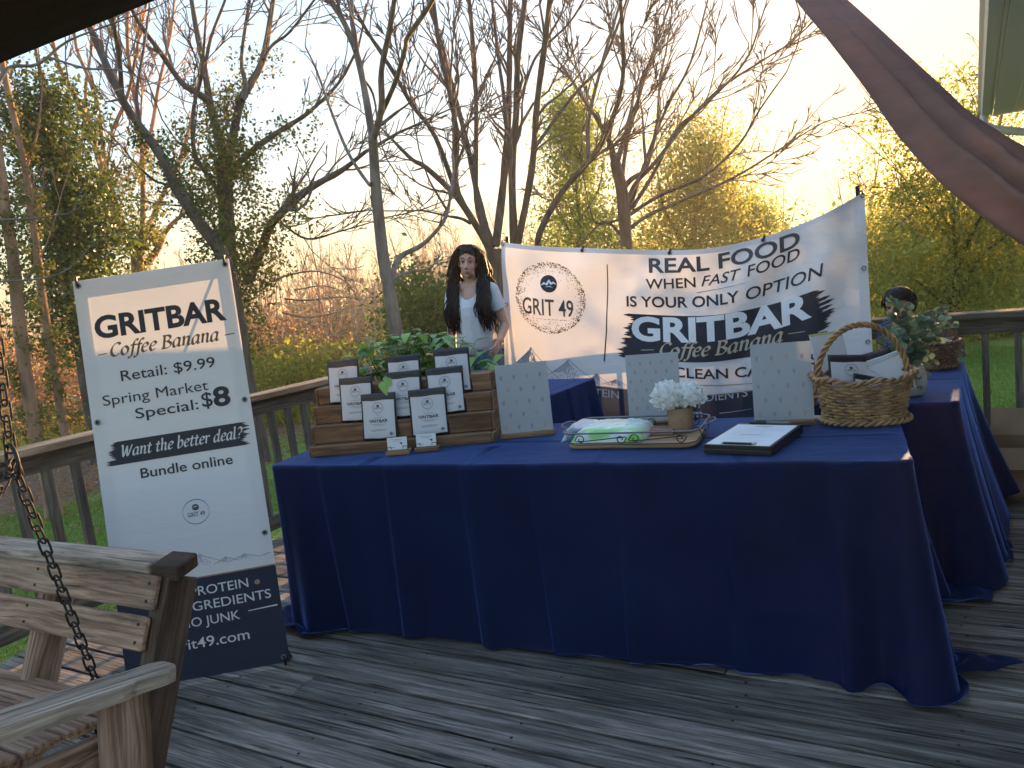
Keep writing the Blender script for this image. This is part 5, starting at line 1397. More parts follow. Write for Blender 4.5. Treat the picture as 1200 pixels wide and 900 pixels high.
def pouch_proto():
    root = empty("pouch", (0, 0, 0), cat='pouch')
    W, H, T = .166, .203, .030; NX, NY = 14, 18
    def surf(u, v, side):      # u -1..1, v 0..1 (bottom..top), side -1 front
        th = T * .5 * (1 - abs(u) ** 3) * (max(0, 1 - v) ** .55) * min(1, .55 + v * 6) 
        th = th * (1 if v < .97 else .3)
        return Vector((u * W / 2 * (1 - .012 * math.sin(v * 3.14)), side * (th + .0008) + .010 * v, v * H + (.004 * (1 - u * u) * (0 if v > .2 else (v - .2)))))
    mb = MB()
    for side in (-1, 1):
        n0 = len(mb.v)
        for j in range(NY + 1):
            for i in range(NX + 1): mb.v.append(surf(-1 + 2 * i / NX, j / NY, side))
        for j in range(NY):
            for i in range(NX):
                a = n0 + j * (NX + 1) + i; q = (a, a + 1, a + NX + 2, a + NX + 1); mb.f.append(q if side < 0 else q[::-1])
    n1 = (NX + 1) * (NY + 1)
    for j in range(NY):
        for i, fl in ((0, 0), (NX, 1)):
            a = j * (NX + 1) + i; q = (a, a + NX + 1, n1 + a + NX + 1, n1 + a); mb.f.append(q[::-1] if fl else q)
    for i in range(NX):
        mb.f.append((i, n1 + i, n1 + i + 1, i + 1)); a = NY * (NX + 1) + i; mb.f.append((a, a + 1, n1 + a + 1, n1 + a))
    body = mb.build("pouch_body", M_POUCH, root, mw=Matrix.Identity(4), smooth=True)
    def lab(x, y, l):         # x 0..1, y 0..1 on the front label
        u = -0.90 + 1.80 * x; v = .045 + .80 * y; p = surf(u, v, -1); return p + Vector((0, -l, .0012 * math.sin(x * 9 + y * 14)))
    V = [lab(i / 12, j / 14, .0012) for j in range(15) for i in range(13)]; Q = [(j * 13 + i, j * 13 + i + 1, (j + 1) * 13 + i + 1, (j + 1) * 13 + i) for j in range(14) for i in range(12)]
    l = link("label", mesh_np("label", V, Q, M_LABEL, True), root, Matrix.Identity(4))
    p = Print(lab, .12)
    asp = (.8 * H) / (.9 * W)
    n = 40; cx, cy, r = .5, .80, .155
    for rr, wd in ((.17, .006), (.155, .010)):
        p.line('faint', [(cx + rr * math.cos(2 * math.pi * i / n) , cy + rr / asp * math.sin(2 * math.pi * i / n)) for i in range(n + 1)], wd)
    p.disc('ink', cx, cy + .055, .048, 16, .048 / asp); p.text('ink', "GRIT 49", cx - .11, cx + .11, cy - .035, .05, .004)
    for k, (w_, y) in enumerate(((.06, .60), (.30, .545), (.46, .37), (.30, .335), (.52, .22), (.44, .19))): p.line('faint', [(.5 - w_ / 2, y), (.5 + w_ / 2, y)], .012)
    p.text('ink', "GRITBAR", .20, .80, .42, .075, .035)
    p.disc('faint', .88, .10, .055, 12, .055 / asp); p.disc('ink', .88, .10, .028, 10, .028 / asp)
    p.build(l, {'ink': ("label_print", M_INKG2, .0022), 'faint': ("label_fine_print", M_INKL2, .0021)})
    mb = MB(); n0 = 0
    for i in range(NX + 1):
        for v in (.895, .91): mb.v.append(surf(-1 + 2 * i / NX, v, -1) + Vector((0, -.0022, 0)))
    for i in range(NX): mb.f.append((2 * i, 2 * i + 2, 2 * i + 3, 2 * i + 1))
    mb.build("zip_strip", M_BLACK, root, mw=Matrix.Identity(4))
    return root
M_POUCH = plain("black_pouch_film", L3(.016, .017, .02), .42, var=.2, spec=.5)
M_LABEL = plain("white_label_film", L3(.52, .53, .57), .35, var=.04, scale=12)

def children(o): return [c for c in bpy.data.objects if c.parent == o]
def copy_tree(o, parent=None):
    c = o.copy(); COL.objects.link(c); c.parent = parent
    for ch in children(o): copy_tree(ch, c)
    return c
def place(root, loc, rz=0, rx=0, ry=0, s=1.0):
    root.matrix_basis = Matrix.Translation(Vector(loc)) @ Euler((rx, ry, rz), 'XYZ').to_matrix().to_4x4() @ Matrix.Scale(s, 4)
PP = pouch_proto()
pouches = [((410, 470), 2, 4, "pouch at the left of the riser's top row, most of it hidden by another pouch"),
           ((476, 466), 2, 0, "middle pouch of the riser's top row, only its black top and logo showing"),
           ((538, 457), 2, 3, "pouch at the right of the riser's top row, in front of the woman's jeans"),
           ((420, 494), 1, 4, "pouch at the left of the riser's second row from the top"),
           ((476, 489), 1, 1, "middle pouch of the riser's second row, in front of the short top pouch"),
           ((526, 484), 1, 3, "pouch at the right of the riser's second row, below the top right pouch"),
           ((441, 519), 0, 2, "left one of the two pouches in the riser's bottom row"),
           ((502, 513), 0, 5, "right one of the two pouches in the riser's bottom row")]
for i, (pp, k, roll, lab) in enumerate(pouches):
    z = ZS[k] + .001; q = onz(pp[0], pp[1], z); a = (q - RL).dot(RE); b = k * RSET + .018 + .018
    o = PP if i == 0 else copy_tree(PP)
    o['label'] = lab; o['group'] = "black and white pouches on the riser"
    base = RL + RE * a + RG * b; base.z = z; rz = math.atan2(RE.y, RE.x) + math.radians((-6, 2, 5, -4, 0, 4, -5, 5)[i])
    place(o, base, rz, -math.radians(7), 0, (.95, .93, .97, .97, 1, 1, 1, 1.0)[i])

def card_holder(px, lab, i):
    q = onz(px[0], px[1], TZ0); q.z = TZ0 - .0005; rz = math.atan2(RE.y, RE.x)
    root = empty("card_holder", q, label=lab, cat='card holder', group="business card holders in front of the riser")
    m = Matrix.Translation(q) @ Matrix.Rotation(rz, 4, 'Z'); L_ = lambda v: m @ Vector(v)
    board("base", L_((-.052, .018, .009)), L_((.052, .018, .009)), .045, .018, M_PINE2, root, bev=.002)
    for s in (-1, 1):
        mb = MB(); mb.tube([L_((s * .045, .02, .018)), L_((s * .045, .008, .018)), L_((s * .045, .006, .034)), L_((s * .026, .005, .036)), L_((s * .024, .005, .026))], .0013, 6); mb.build("wire_clip", M_BLACKM, root)
    mb = MB(); mb.tube([L_((-.045, .010, .021)), L_((.045, .010, .021))], .0013, 6); mb.build("wire_rail", M_BLACKM, root)
    cm = m @ Matrix.Translation((0, .014, .046)) @ Matrix.Rotation(math.radians(-10), 4, 'X')
    link("business_cards", bevel_box_mesh("business_cards", (.086, .006, .052), M_PAPER, .0005), root, cm); c = children(root)[-1]
    p = Print(lambda x, y, l: cm @ Vector((-.043 + .086 * x, -.003 - l, -.026 + .052 * y)))
    for (x0, x1, y) in ((.18, .8, .82), (.3, .7, .7), (.1, .4, .2), (.6, .75, .55)): p.line('f', [(x0, y), (x1, y)], .03)
    p.disc('i', .78 if i else .72, .5, .06, 12, .09)
    p.build([x for x in children(root) if x.name.startswith("business_cards")][0], {'f': ("card_print", M_INKL2, .0006), 'i': ("card_emblem", M_INKG2, .0006)})
M_PINE2 = wood("honey_pine", L3(.22, .12, .06), L3(.30, .17, .09), L3(.38, .24, .14), fine=60, crack=.15, var=.05, bump=.2)
card_holder((466, 533), "left small wooden stand of business cards in front of the riser", 0)
card_holder((500, 529), "right small wooden stand of business cards in front of the riser", 1)

# ------------------------------------------------------------------ broad-leaved plants
def leaf_mesh(mb, base, d, up, L, W, droop=.25, fold=.25, n=5, round_=False):
    d = d.normalized(); s = d.cross(up); s = s.normalized() if s.length > 1e-4 else d.orthogonal().normalized(); nrm = s.cross(d); P = []
    n0 = len(mb.v); p = Vector(base); dd = d.copy()
    for i in range(n + 1):
        t = i / n; w = W * (math.sin(math.pi * min(1, t ** (.62 if not round_ else .9) )) ** (.9 if not round_ else .55)) * .5 + .0005
        nn = s.cross(dd).normalized()
        mb.v += [p - s * w + nn * w * fold, Vector(p), p + s * w + nn * w * fold]
        dd = (dd - Vector((0, 0, 1)) * droop / n).normalized(); p = p + dd * L / n
    for i in range(n):
        a = n0 + 3 * i; mb.f += [(a, a + 1, a + 4, a + 3), (a + 1, a + 2, a + 5, a + 4)]
def leaf_plant():
    R = random.Random(14); c = onz(482, 440, TZ0); c = RL + RE * .40 + RG * .42; c.z = TZ0
    root = empty("potted_plant", c, label="bushy bright green broad-leaved plant behind the riser's top row", cat='plant')
    mb = MB(); mb.lathe([(.07, 0), (.10, .13), (.105, .13), (.105, .15), (.095, .15), (.085, .12)], 24, c, 2.2, .8, cap=False); mb.lathe([(.001, .002), (.07, .0)], 24, c, 2.2, .8, cap=False); mb.build("planter", M_BLACK, root, smooth=True)
    mats = [M_LEAFA, M_LEAFB]
    for i in range(250):
        x = R.gauss(0, .17); x = max(-.30, min(.36, x)); y = R.uniform(-.06, .07); z = .12
        st = c + RE * x * .7 + RG * y * .6 + Vector((0, 0, z)); hgt = R.uniform(.14, .36) * (1 - .45 * (x / .4) ** 2)
        tip = st + RE * (x * .35 + R.gauss(0, .03)) + RG * R.gauss(-.02, .05) + Vector((0, 0, hgt))
        a = R.uniform(0, 6.28); d = Vector((math.cos(a), math.sin(a) - .25, R.uniform(-.2, .7)))
        mb = MB(); mb.tube([st, st.lerp(tip, .6) + Vector((0, 0, .01)), tip], .0016, 5)
        leaf_mesh(mb, tip, d, Vector((0, 0, 1)), R.uniform(.06, .105), R.uniform(.035, .055), R.uniform(.2, 1.2), .25)
        mb.build("leaf", mats[R.random() < .35], root, smooth=True)
    # leaf hanging over the tread
    for (x, y, L_) in ((447, 447, .07), (452, 440, .06)):
        q = onz(x, y, ZS[2] + .11); mb = MB(); leaf_mesh(mb, q, Vector((.3, -.5, -.6)), Vector((0, -.4, 1)), L_, .04, .5); mb.build("leaf", M_LEAFB, root, smooth=True)
    for (x, y) in ((572, 436), (578, 424), (588, 446)):
        q = at(x, y, 3.35); mb = MB(); mb.tube([c + RE * .28 + Vector((0, 0, .16)), q - Vector((0, 0, .03)), q], .0015, 5); leaf_mesh(mb, q, Vector((.5, -.3, .5)), Vector((0, -.6, .6)), .07, .035, .5); mb.build("leaf", M_LEAFB, root, smooth=True)
M_LEAFA = plain("deep_green_leaf", L3(.09, .22, .05), .35, var=.25, scale=30, trans=.25)
M_LEAFB = plain("light_green_leaf", L3(.26, .42, .09), .35, var=.2, scale=30, trans=.35)
leaf_plant()

# ------------------------------------------------------------------ frosted acrylic signs on wooden feet
def acrylic(pa, pb, hgt, lab, dots, seed, za=TZ0, tiltdeg=6):
    A = onz(pa[0], pa[1], za); B = onz(pb[0], pb[1], za); A.z = B.z = TZ0; e = (B - A); W = e.length; e.normalize(); g = Vector((-e.y, e.x, 0))
    root = empty("acrylic_sign", A, label=lab, cat='sign', group="frosted acrylic signs on the front table")
    b0, b1 = A - e * .004 + g * .02 + Vector((0, 0, .009)), B + e * .004 + g * .02 + Vector((0, 0, .009))
    board("wooden_foot", b0, b1, .045, .019, M_PINE2, root, bev=.002)
    t = math.radians(tiltdeg); up = (Vector((0, 0, 1)) * math.cos(t) + g * math.sin(t)); m = frame(A + e * W / 2 + g * .02 + Vector((0, 0, .016)) + up * hgt / 2, e, -g.cross(e).cross(e) if False else up.cross(e) * 1.0)
    nrm = e.cross(up); nrm = -nrm if nrm.dot(g) > 0 else nrm      # towards the viewer
    m = frame(A + e * W / 2 + g * .02 + Vector((0, 0, .012)) + up * hgt / 2, e, up)
    link("acrylic_sheet", bevel_box_mesh("acrylic_sheet", (W, hgt, .003), M_ACRYL, .0006), root, m)
    R = random.Random(seed); p = Print(lambda x, y, l: A + e * x + g * .02 + Vector((0, 0, .016)) + up * y + nrm * (.0016 + l))
    rows = 5 if dots > 1 else 7
    for j in range(rows + 1):
        cols = 4 if dots > 1 else 5
        for i in range(cols):
            x = W * (i + .5 + (.35 if j % 2 else -.1)) / cols; y = hgt * (j + .45) / (rows + .6); 
            if not (.012 < x < W - .012 and .02 < y < hgt - .015): continue
            s = .0085 if dots > 1 else .006; key = 'b' if (i + j) % 3 == 0 else 'a'
            p.disc(key, x, y + s * .2, s * .75, 10, s * 1.0)
            for k in range(3): p.line(key, [(x + (k - 1) * s * .5, y + s * .9), (x + (k - 1) * s * .8, y + s * 1.7)], s * .35, s * .1)
            p.line(key, [(x, y - s * .8), (x + s * .2, y - s * 1.6)], s * .4, s * .1)
    p.build(root, {'a': ("motif_print", M_MOTA if dots != 3 else M_MOTC, .0004), 'b': ("warm_motif_print", M_MOTB, .0004)})
def acryl_mat():
    m, n, b = mat_base("frosted_acrylic"); L = n.links.new
    b.inputs['Base Color'].default_value = L3(.50, .54, .58); b.inputs['Roughness'].default_value = .45; b.inputs['Transmission Weight'].default_value = .0
    tr = N(n, 'ShaderNodeBsdfTranslucent'); tr.inputs[0].default_value = L3(.6, .63, .66); rf = N(n, 'ShaderNodeBsdfTransparent'); rf.inputs[0].default_value = L3(.85, .87, .9)
    mx = N(n, 'ShaderNodeMixShader'); mx.inputs[0].default_value = .45; m2 = N(n, 'ShaderNodeMixShader'); m2.inputs[0].default_value = .16
    L(b.outputs[0], mx.inputs[1]); L(tr.outputs[0], mx.inputs[2]); L(mx.outputs[0], m2.inputs[1]); L(rf.outputs[0], m2.inputs[2]); L(m2.outputs[0], n.nodes['Material Output'].inputs[0]); return m
M_ACRYL = acryl_mat()
M_MOTA = plain("grey_motif_ink", L3(.31, .32, .35), .6, var=.05); M_MOTB = plain("pinkish_motif_ink", L3(.42, .36, .35), .6, var=.05); M_MOTC = plain("slate_motif_ink", L3(.26, .28, .37), .6, var=.05)
acrylic((588, 515), (649, 509), .300, "leftmost of the three frosted acrylic signs, beside the riser", 3, 1)
acrylic((737, 500), (799, 498), .285, "middle frosted acrylic sign, standing behind the tray and white flowers", 1, 2)
acrylic((884, 500), (955, 498), .300, "rightmost of the three frosted acrylic signs, behind the clipboard", 2, 3)

# ------------------------------------------------------------------ serving tray, wipes, kraft cup with white flowers
def tray():
    A = onz(664, 527, TZ0); B = onz(806, 525, TZ0); A.z = B.z = TZ0; e = (B - A); W = e.length + .03; e.normalize(); g = Vector((-e.y, e.x, 0)); D = .26
    root = empty("serving_tray", A, label="oblong wooden serving tray with a scrolled dark wire rim", cat='tray')
    def P(x, y, z): return A + e * x + g * y + Vector((0, 0, z))
    def rr(z, inset, n=8, r=.045, x0=0, x1=W, y0=0, y1=D):
        out = []
        for cx, cy, a0 in ((x1 - r - inset, y0 + r + inset, -90), (x1 - r - inset, y1 - r - inset, 0), (x0 + r + inset, y1 - r - inset, 90), (x0 + r + inset, y0 + r + inset, 180)):
            for k in range(n + 1):
                a = math.radians(a0 + 90 * k / n); out.append(P(cx + r * math.cos(a), cy + r * math.sin(a), z))
        return out
    mb = MB(); o = rr(.002, 0); n = len(o); mb.v = rr(.002, .002) + rr(.005, 0) + rr(.013, 0) + rr(.015, .003)
    mb.f = [tuple(range(n - 1, -1, -1)), tuple(3 * n + i for i in range(n))] + [(k * n + i, k * n + (i + 1) % n, (k + 1) * n + (i + 1) % n, (k + 1) * n + i) for k in range(3) for i in range(n)]
    mb.build("tray_base", M_PINE, root, mw=frame(A, e, g))
    mb = MB(); mb.tube(rr(.064, -.014), .0038, 6, closed=True, flat=1.0); mb.build("wire_rim", M_GREYM, root, smooth=True)
    mb = MB(); mb.tube(rr(.016, .004), .0022, 6, closed=True); mb.build("lower_wire", M_BLACKM, root, smooth=True)
    def scroll(x0, x1, y, side):   # S-scroll between two coils
        pts = []
        for k in range(15): a = k / 14 * 2 * math.pi * 1.15; r = .006 + .013 * k / 14; pts.append((x0 + .022 + r * math.cos(a + 2.6), .039 + r * math.sin(a + 2.6)))
        pts2 = []
        for k in range(15): a = k / 14 * 2 * math.pi * 1.15; r = .006 + .013 * k / 14; pts2.append((x1 - .022 - r * math.cos(a + 2.6), .039 - r * math.sin(a + 2.6)))
        allp = pts + [((x0 + x1) / 2, .038)] + pts2[::-1]
        return smooth_path([(a, y, b) for a, b in allp], 2)
    for (x0, x1, y) in ((.04, W / 2 - .005, -.006), (W / 2 + .005, W - .03, -.006), (.04, W / 2 - .005, D + .006), (W / 2 + .005, W - .03, D + .006)):
        mb = MB(); mb.tube([P(*q) for q in scroll(x0, x1, y, 0)], .0021, 5); mb.build("scroll", M_BLACK, root, smooth=True)
    for xs, sg in ((0, -1), (W, 1)):
        q = [P(xs + sg * .008, .04, .058), P(xs + sg * .014, .06, .03), P(xs + sg * .008, .09, .02), P(xs + sg * .012, .13, .04), P(xs + sg * .008, .17, .02), P(xs + sg * .014, .20, .03), P(xs + sg * .008, .22, .058)]
        mb = MB(); mb.tube([Vector(x) for x in smooth_path(q, 4)], .0018, 5); mb.build("scroll", M_BLACK, root, smooth=True)
        q = [P(xs + sg * .012, .07, .066), P(xs + sg * .04, .085, .072), P(xs + sg * .052, .13, .073), P(xs + sg * .04, .175, .072), P(xs + sg * .012, .19, .066)]
        mb = MB(); mb.tube([Vector(x) for x in smooth_path(q, 5)], .0032, 6); mb.build("handle", M_GREYM, root, smooth=True)
    return P, W, D, e, g
TP, TWd, TDp, te, tg = tray()
def wipes():
    R = random.Random(3); c = TP(.145, .13, .017)
    root = empty("wrapped_packet", c, label="green and white packet in crinkled clear plastic lying in the tray", cat='packet')
    NX, NY = 26, 18; W, D, H = .275, .20, .046; V = []; Q = []
    def top(i, j):
        u = -1 + 2 * i / NX; v = -1 + 2 * j / NY; return max(0, 1 - abs(u) ** 5) * max(0, 1 - abs(v) ** 4)
    for k in (0, 1):
        for j in range(NY + 1):
            for i in range(NX + 1):
                h = top(i, j); z = (H * h ** .5 + R.uniform(-.0016, .0016)) if k else 0.0
                V.append(te * (W * (i / NX - .5)) + tg * (D * (j / NY - .5)) + Vector((0, 0, .001 + max(0, z))))
    n = (NX + 1) * (NY + 1)
    for j in range(NY):
        for i in range(NX):
            a = j * (NX + 1) + i; Q += [(n + a, n + a + 1, n + a + NX + 2, n + a + NX + 1), (a, a + NX + 1, a + NX + 2, a + 1)]
    link("packet_body", mesh_np("packet_body", V, Q, M_WIPE, True), root, Matrix.Translation(c))
    V2 = []; NXx = 30
    # clear film, looser than the packet, with a crimped end at the left
    for j in range(15):
        for i in range(NXx + 1):
            u = -1 + 2 * i / NXx; v = -1 + 2 * j / 14; h = (H + .006) * max(0, 1 - abs(u) ** 6) ** .5 * max(0, 1 - abs(v) ** 6) ** .5
            V2.append(te * ((W + .05) / 2 * u - .012) + tg * ((D + .012) / 2 * v) + Vector((0, 0, .004 + h + R.uniform(-.003, .004) + (.012 * math.exp(-((u + .8) / .15) ** 2)))))
    Q2 = [(j * (NXx + 1) + i, j * (NXx + 1) + i + 1, (j + 1) * (NXx + 1) + i + 1, (j + 1) * (NXx + 1) + i) for j in range(14) for i in range(NXx)]
    link("plastic_film", mesh_np("plastic_film", V2, Q2, M_FILM, True), root, Matrix.Translation(c))
def wipe_mat():
    m, n, b = mat_base("green_white_packaging"); L = n.links.new
    tc = N(n, 'ShaderNodeTexCoord'); mp = N(n, 'ShaderNodeMapping'); mp.inputs['Rotation'].default_value = (0, 0, .43); mp.inputs['Scale'].default_value = (5, 17, 4); L(tc.outputs['Object'], mp.inputs[0])
    z = N(n, 'ShaderNodeTexNoise'); z.inputs['Scale'].default_value = 1.0; z.inputs['Detail'].default_value = 1; L(mp.outputs[0], z.inputs['Vector'])
    r = ramp(n, [(.44, L3(.72, .76, .74)), (.50, L3(.25, .62, .09)), (.62, L3(.2, .55, .07)), (.66, L3(.72, .78, .74))], z.outputs['Fac']); L(r.outputs[0], b.inputs['Base Color']); b.inputs['Roughness'].default_value = .35; return m
M_WIPE = wipe_mat()
def film_mat():
    m, n, b = mat_base("clear_film"); b.inputs['Base Color'].default_value = L3(.9, .93, .95); b.inputs['Roughness'].default_value = .12; b.inputs['Specular IOR Level'].default_value = .9
    t = N(n, 'ShaderNodeBsdfTransparent'); mx = N(n, 'ShaderNodeMixShader'); fr = N(n, 'ShaderNodeLayerWeight'); fr.inputs[0].default_value = .35
    n.links.new(fr.outputs['Facing'], mx.inputs[0]); n.links.new(t.outputs[0], mx.inputs[1]); n.links.new(b.outputs[0], mx.inputs[2]); n.links.new(mx.outputs[0], n.nodes['Material Output'].inputs[0]); return m
M_FILM = film_mat()
wipes()
def flowers():
    c = onz(799, 505, TZ0 + .017); c.z = TZ0 + .0165
    root = empty("kraft_cup", c, label="brown kraft paper cup standing at the right end of the tray", cat='cup')
    mb = MB(); mb.lathe([(.030, 0), (.046, .0), (.0475, .02), (.049, .095), (.047, .095), (.045, .02)], 28, c); mb.build("cup_wall", M_KRAFT, root, smooth=True)
    R = random.Random(6)
    for k, (dx, dy, dz, s, lab) in enumerate(((-.040, -.005, .128, .051, "left ruffled white peony in the brown kraft cup"), (.044, .0, .130, .045, "right ruffled white peony in the brown kraft cup"))):
        q = c + te * dx + tg * dy + Vector((0, 0, dz)); f = empty("white_flower", q, label=lab, cat='flower', group="white flowers in the kraft cup")
        mb = MB(); mb.tube([c + Vector((0, 0, .01)), c.lerp(q, .6) + Vector((0, 0, .01)), q], .003, 6); mb.build("stem", M_LEAFA, f)
        for layer in range(5):
            n = (6, 11, 17, 24, 30)[layer]; rad = s * (.30, .50, .68, .84, 1.0)[layer]
            R2 = [R.uniform(.93, 1.07) for _ in range(n)]
            for i in range(n):
                zz = 1 - 1.55 * (i + .5) / n; a = i * 2.39996 + layer * 1.3; h_ = math.sqrt(max(0, 1 - zz * zz)); dirv = Vector((math.cos(a) * h_, math.sin(a) * h_, zz)).normalized()
                s1 = dirv.cross(Vector((0, 0, 1))); s1 = s1.normalized() if s1.length > .05 else Vector((1, 0, 0)); s2 = s1.cross(dirv); ext = R.uniform(.30, .46); V = []; nu = 6
                for iv in range(nu + 1):
                    for iu in range(nu + 1):
                        x_, y_ = -1 + 2 * iu / nu, -1 + 2 * iv / nu; rr_ = math.hypot(x_, y_); k_ = 1 / max(1, rr_ / max(abs(x_), abs(y_), 1e-6)) if rr_ > 0 else 1
                        x2, y2 = x_ * k_, y_ * k_; r2 = math.hypot(x2, y2); d_ = (dirv + s1 * x2 * ext + s2 * y2 * ext).normalized()
                        V.append(q + d_ * rad * (1 + (.10 + .26 * (y2 > 0)) * r2 ** 3 + .12 * r2 * r2 * math.sin(math.atan2(y2, x2) * 5 + i * 2.1)) * R2[i] * Vector((1, 1, .86)).length / 1.66)
                F = [(j * (nu + 1) + i2, j * (nu + 1) + i2 + 1, (j + 1) * (nu + 1) + i2 + 1, (j + 1) * (nu + 1) + i2) for j in range(nu) for i2 in range(nu)]
                mb = MB(); mb.v = V; mb.f = F; mb.build("petal", M_PETAL, f, smooth=True)
M_PETAL = plain("white_petal", L3(.86, .87, .86), .7, var=.03, trans=.3)
flowers()
def tray_things():
    c = TP(.33, .17, .017)
    root = empty("lip_balm_box", c, label="small flat reddish box lying in the tray behind the kraft cup", cat='box')
    board("box_body", c + te * -.05 + Vector((0, 0, .010)), c + te * .05 + Vector((0, 0, .010)), .06, .02, M_REDBOX, root, bev=.001)
    board("box_flap", c + te * -.048 + tg * .02 + Vector((0, 0, .0215)), c + te * .048 + tg * .02 + Vector((0, 0, .0215)), .018, .002, M_KRAFT, root, bev=.0004)
M_REDBOX = plain("pinkish_card", L3(.36, .17, .14), .7)
tray_things()

# ------------------------------------------------------------------ binder, paper, pen
def clipboard():
    A = onz(824, 531, TZ0); A.z = TZ0; e = Vector((.80, -.60, 0)).normalized(); g = Vector((.62, .785, 0)).normalized(); W, Ln, H = .235, .34, .030
    root = empty("clipboard", A, label="thick black storage clipboard lying open-faced with white papers", cat='clipboard')
    def P(x, y, z): return A + e * x + g * y + Vector((0, 0, z))
    def slab(nm, x0, x1, y0, y1, z0, z1, mt, r=.008, par=root, n=4):
        ring = []
        for cx, cy, a0 in ((x1 - r, y0 + r, -90), (x1 - r, y1 - r, 0), (x0 + r, y1 - r, 90), (x0 + r, y0 + r, 180)):
            for k in range(n + 1): a = math.radians(a0 + 90 * k / n); ring.append((cx + r * math.cos(a), cy + r * math.sin(a)))
        m = len(ring); mb = MB(); c = (z1 - z0) * .12
        for z, ins in ((z0, .0005), (z0 + c, 0), (z1 - c, 0), (z1, .0008)):
            cx, cy = (x0 + x1) / 2, (y0 + y1) / 2
            for x, y in ring: mb.v.append(P(x - math.copysign(ins, x - cx), y - math.copysign(ins, y - cy), z))
        mb.f = [tuple(range(m - 1, -1, -1)), tuple(3 * m + i for i in range(m))] + [(k * m + i, k * m + (i + 1) % m, (k + 1) * m + (i + 1) % m, (k + 1) * m + i) for k in range(3) for i in range(m)]
        return mb.build(nm, mt, par)
    slab("case_bottom", 0, W, 0, Ln, 0, H * .46, M_BLACK); slab("case_lid", .001, W - .001, .001, Ln - .001, H * .52, H, M_BLACK); slab("case_seam", .003, W - .003, .003, Ln - .003, H * .46, H * .52, M_GREYM)
    slab("lever_clip", .06, .175, .012, .034, H + .0022, H + .006, M_STEEL, .004); 
    mb = MB(); mb.tube([P(.07, .012, H + .005), P(.165, .012, H + .005)], .004, 8); mb.build("clip_hinge", M_BLACKM, root)
    pr = empty("paper_sheet", P(0, 0, H), label="white printed sheet held on the black clipboard", cat='paper')
    s = slab("sheet", .010, W - .010, .008, Ln - .03, H + .0004, H + .0018, M_PAPER, .001, pr)
    p = Print(lambda x, y, l: P(.010 + x * (W - .02), .008 + y * (Ln - .04), H + .0018 + l)); R = random.Random(2)
    p.line('g', [(.36, .90), (.64, .90)], .016)
    for k in range(9): p.line('f', [(.12, .80 - k * .075), (.12 + R.uniform(.5, .74), .80 - k * .075)], .006)
    p.line('g', [(.30, .48), (.66, .48)], .010)
    p.build(pr, {'g': ("printed_heading", M_INKG2, .0004), 'f': ("printed_line", M_INKL, .0004)})
    a = P(.05, Ln - .022, H + .008); b = P(.20, Ln - .020, H + .008); d = (b - a).normalized()
    pn = empty("pen", a, label="black pen lying across the top of the clipboard", cat='pen')
    mb = MB(); mb.tube([a, a + d * .004, a + d * .06, a + d * .062], [.004, .0062, .0062, .0055], 10); mb.build("cap", M_BLACK, pn, smooth=True)
    mb = MB(); mb.tube([a + d * .062, a + d * .13, a + d * .145, a + d * .150], [.0052, .005, .0035, .001], 10); mb.build("barrel", M_GREYM, pn, smooth=True)
    mb = MB(); mb.box(a + d * .04 + Vector((0, 0, .008)), (.04, .003, .002), frame(Vector(), d, Vector((0, 0, 1)).cross(d)).to_3x3()); mb.build("pocket_clip", M_BLACK, pn)
clipboard()

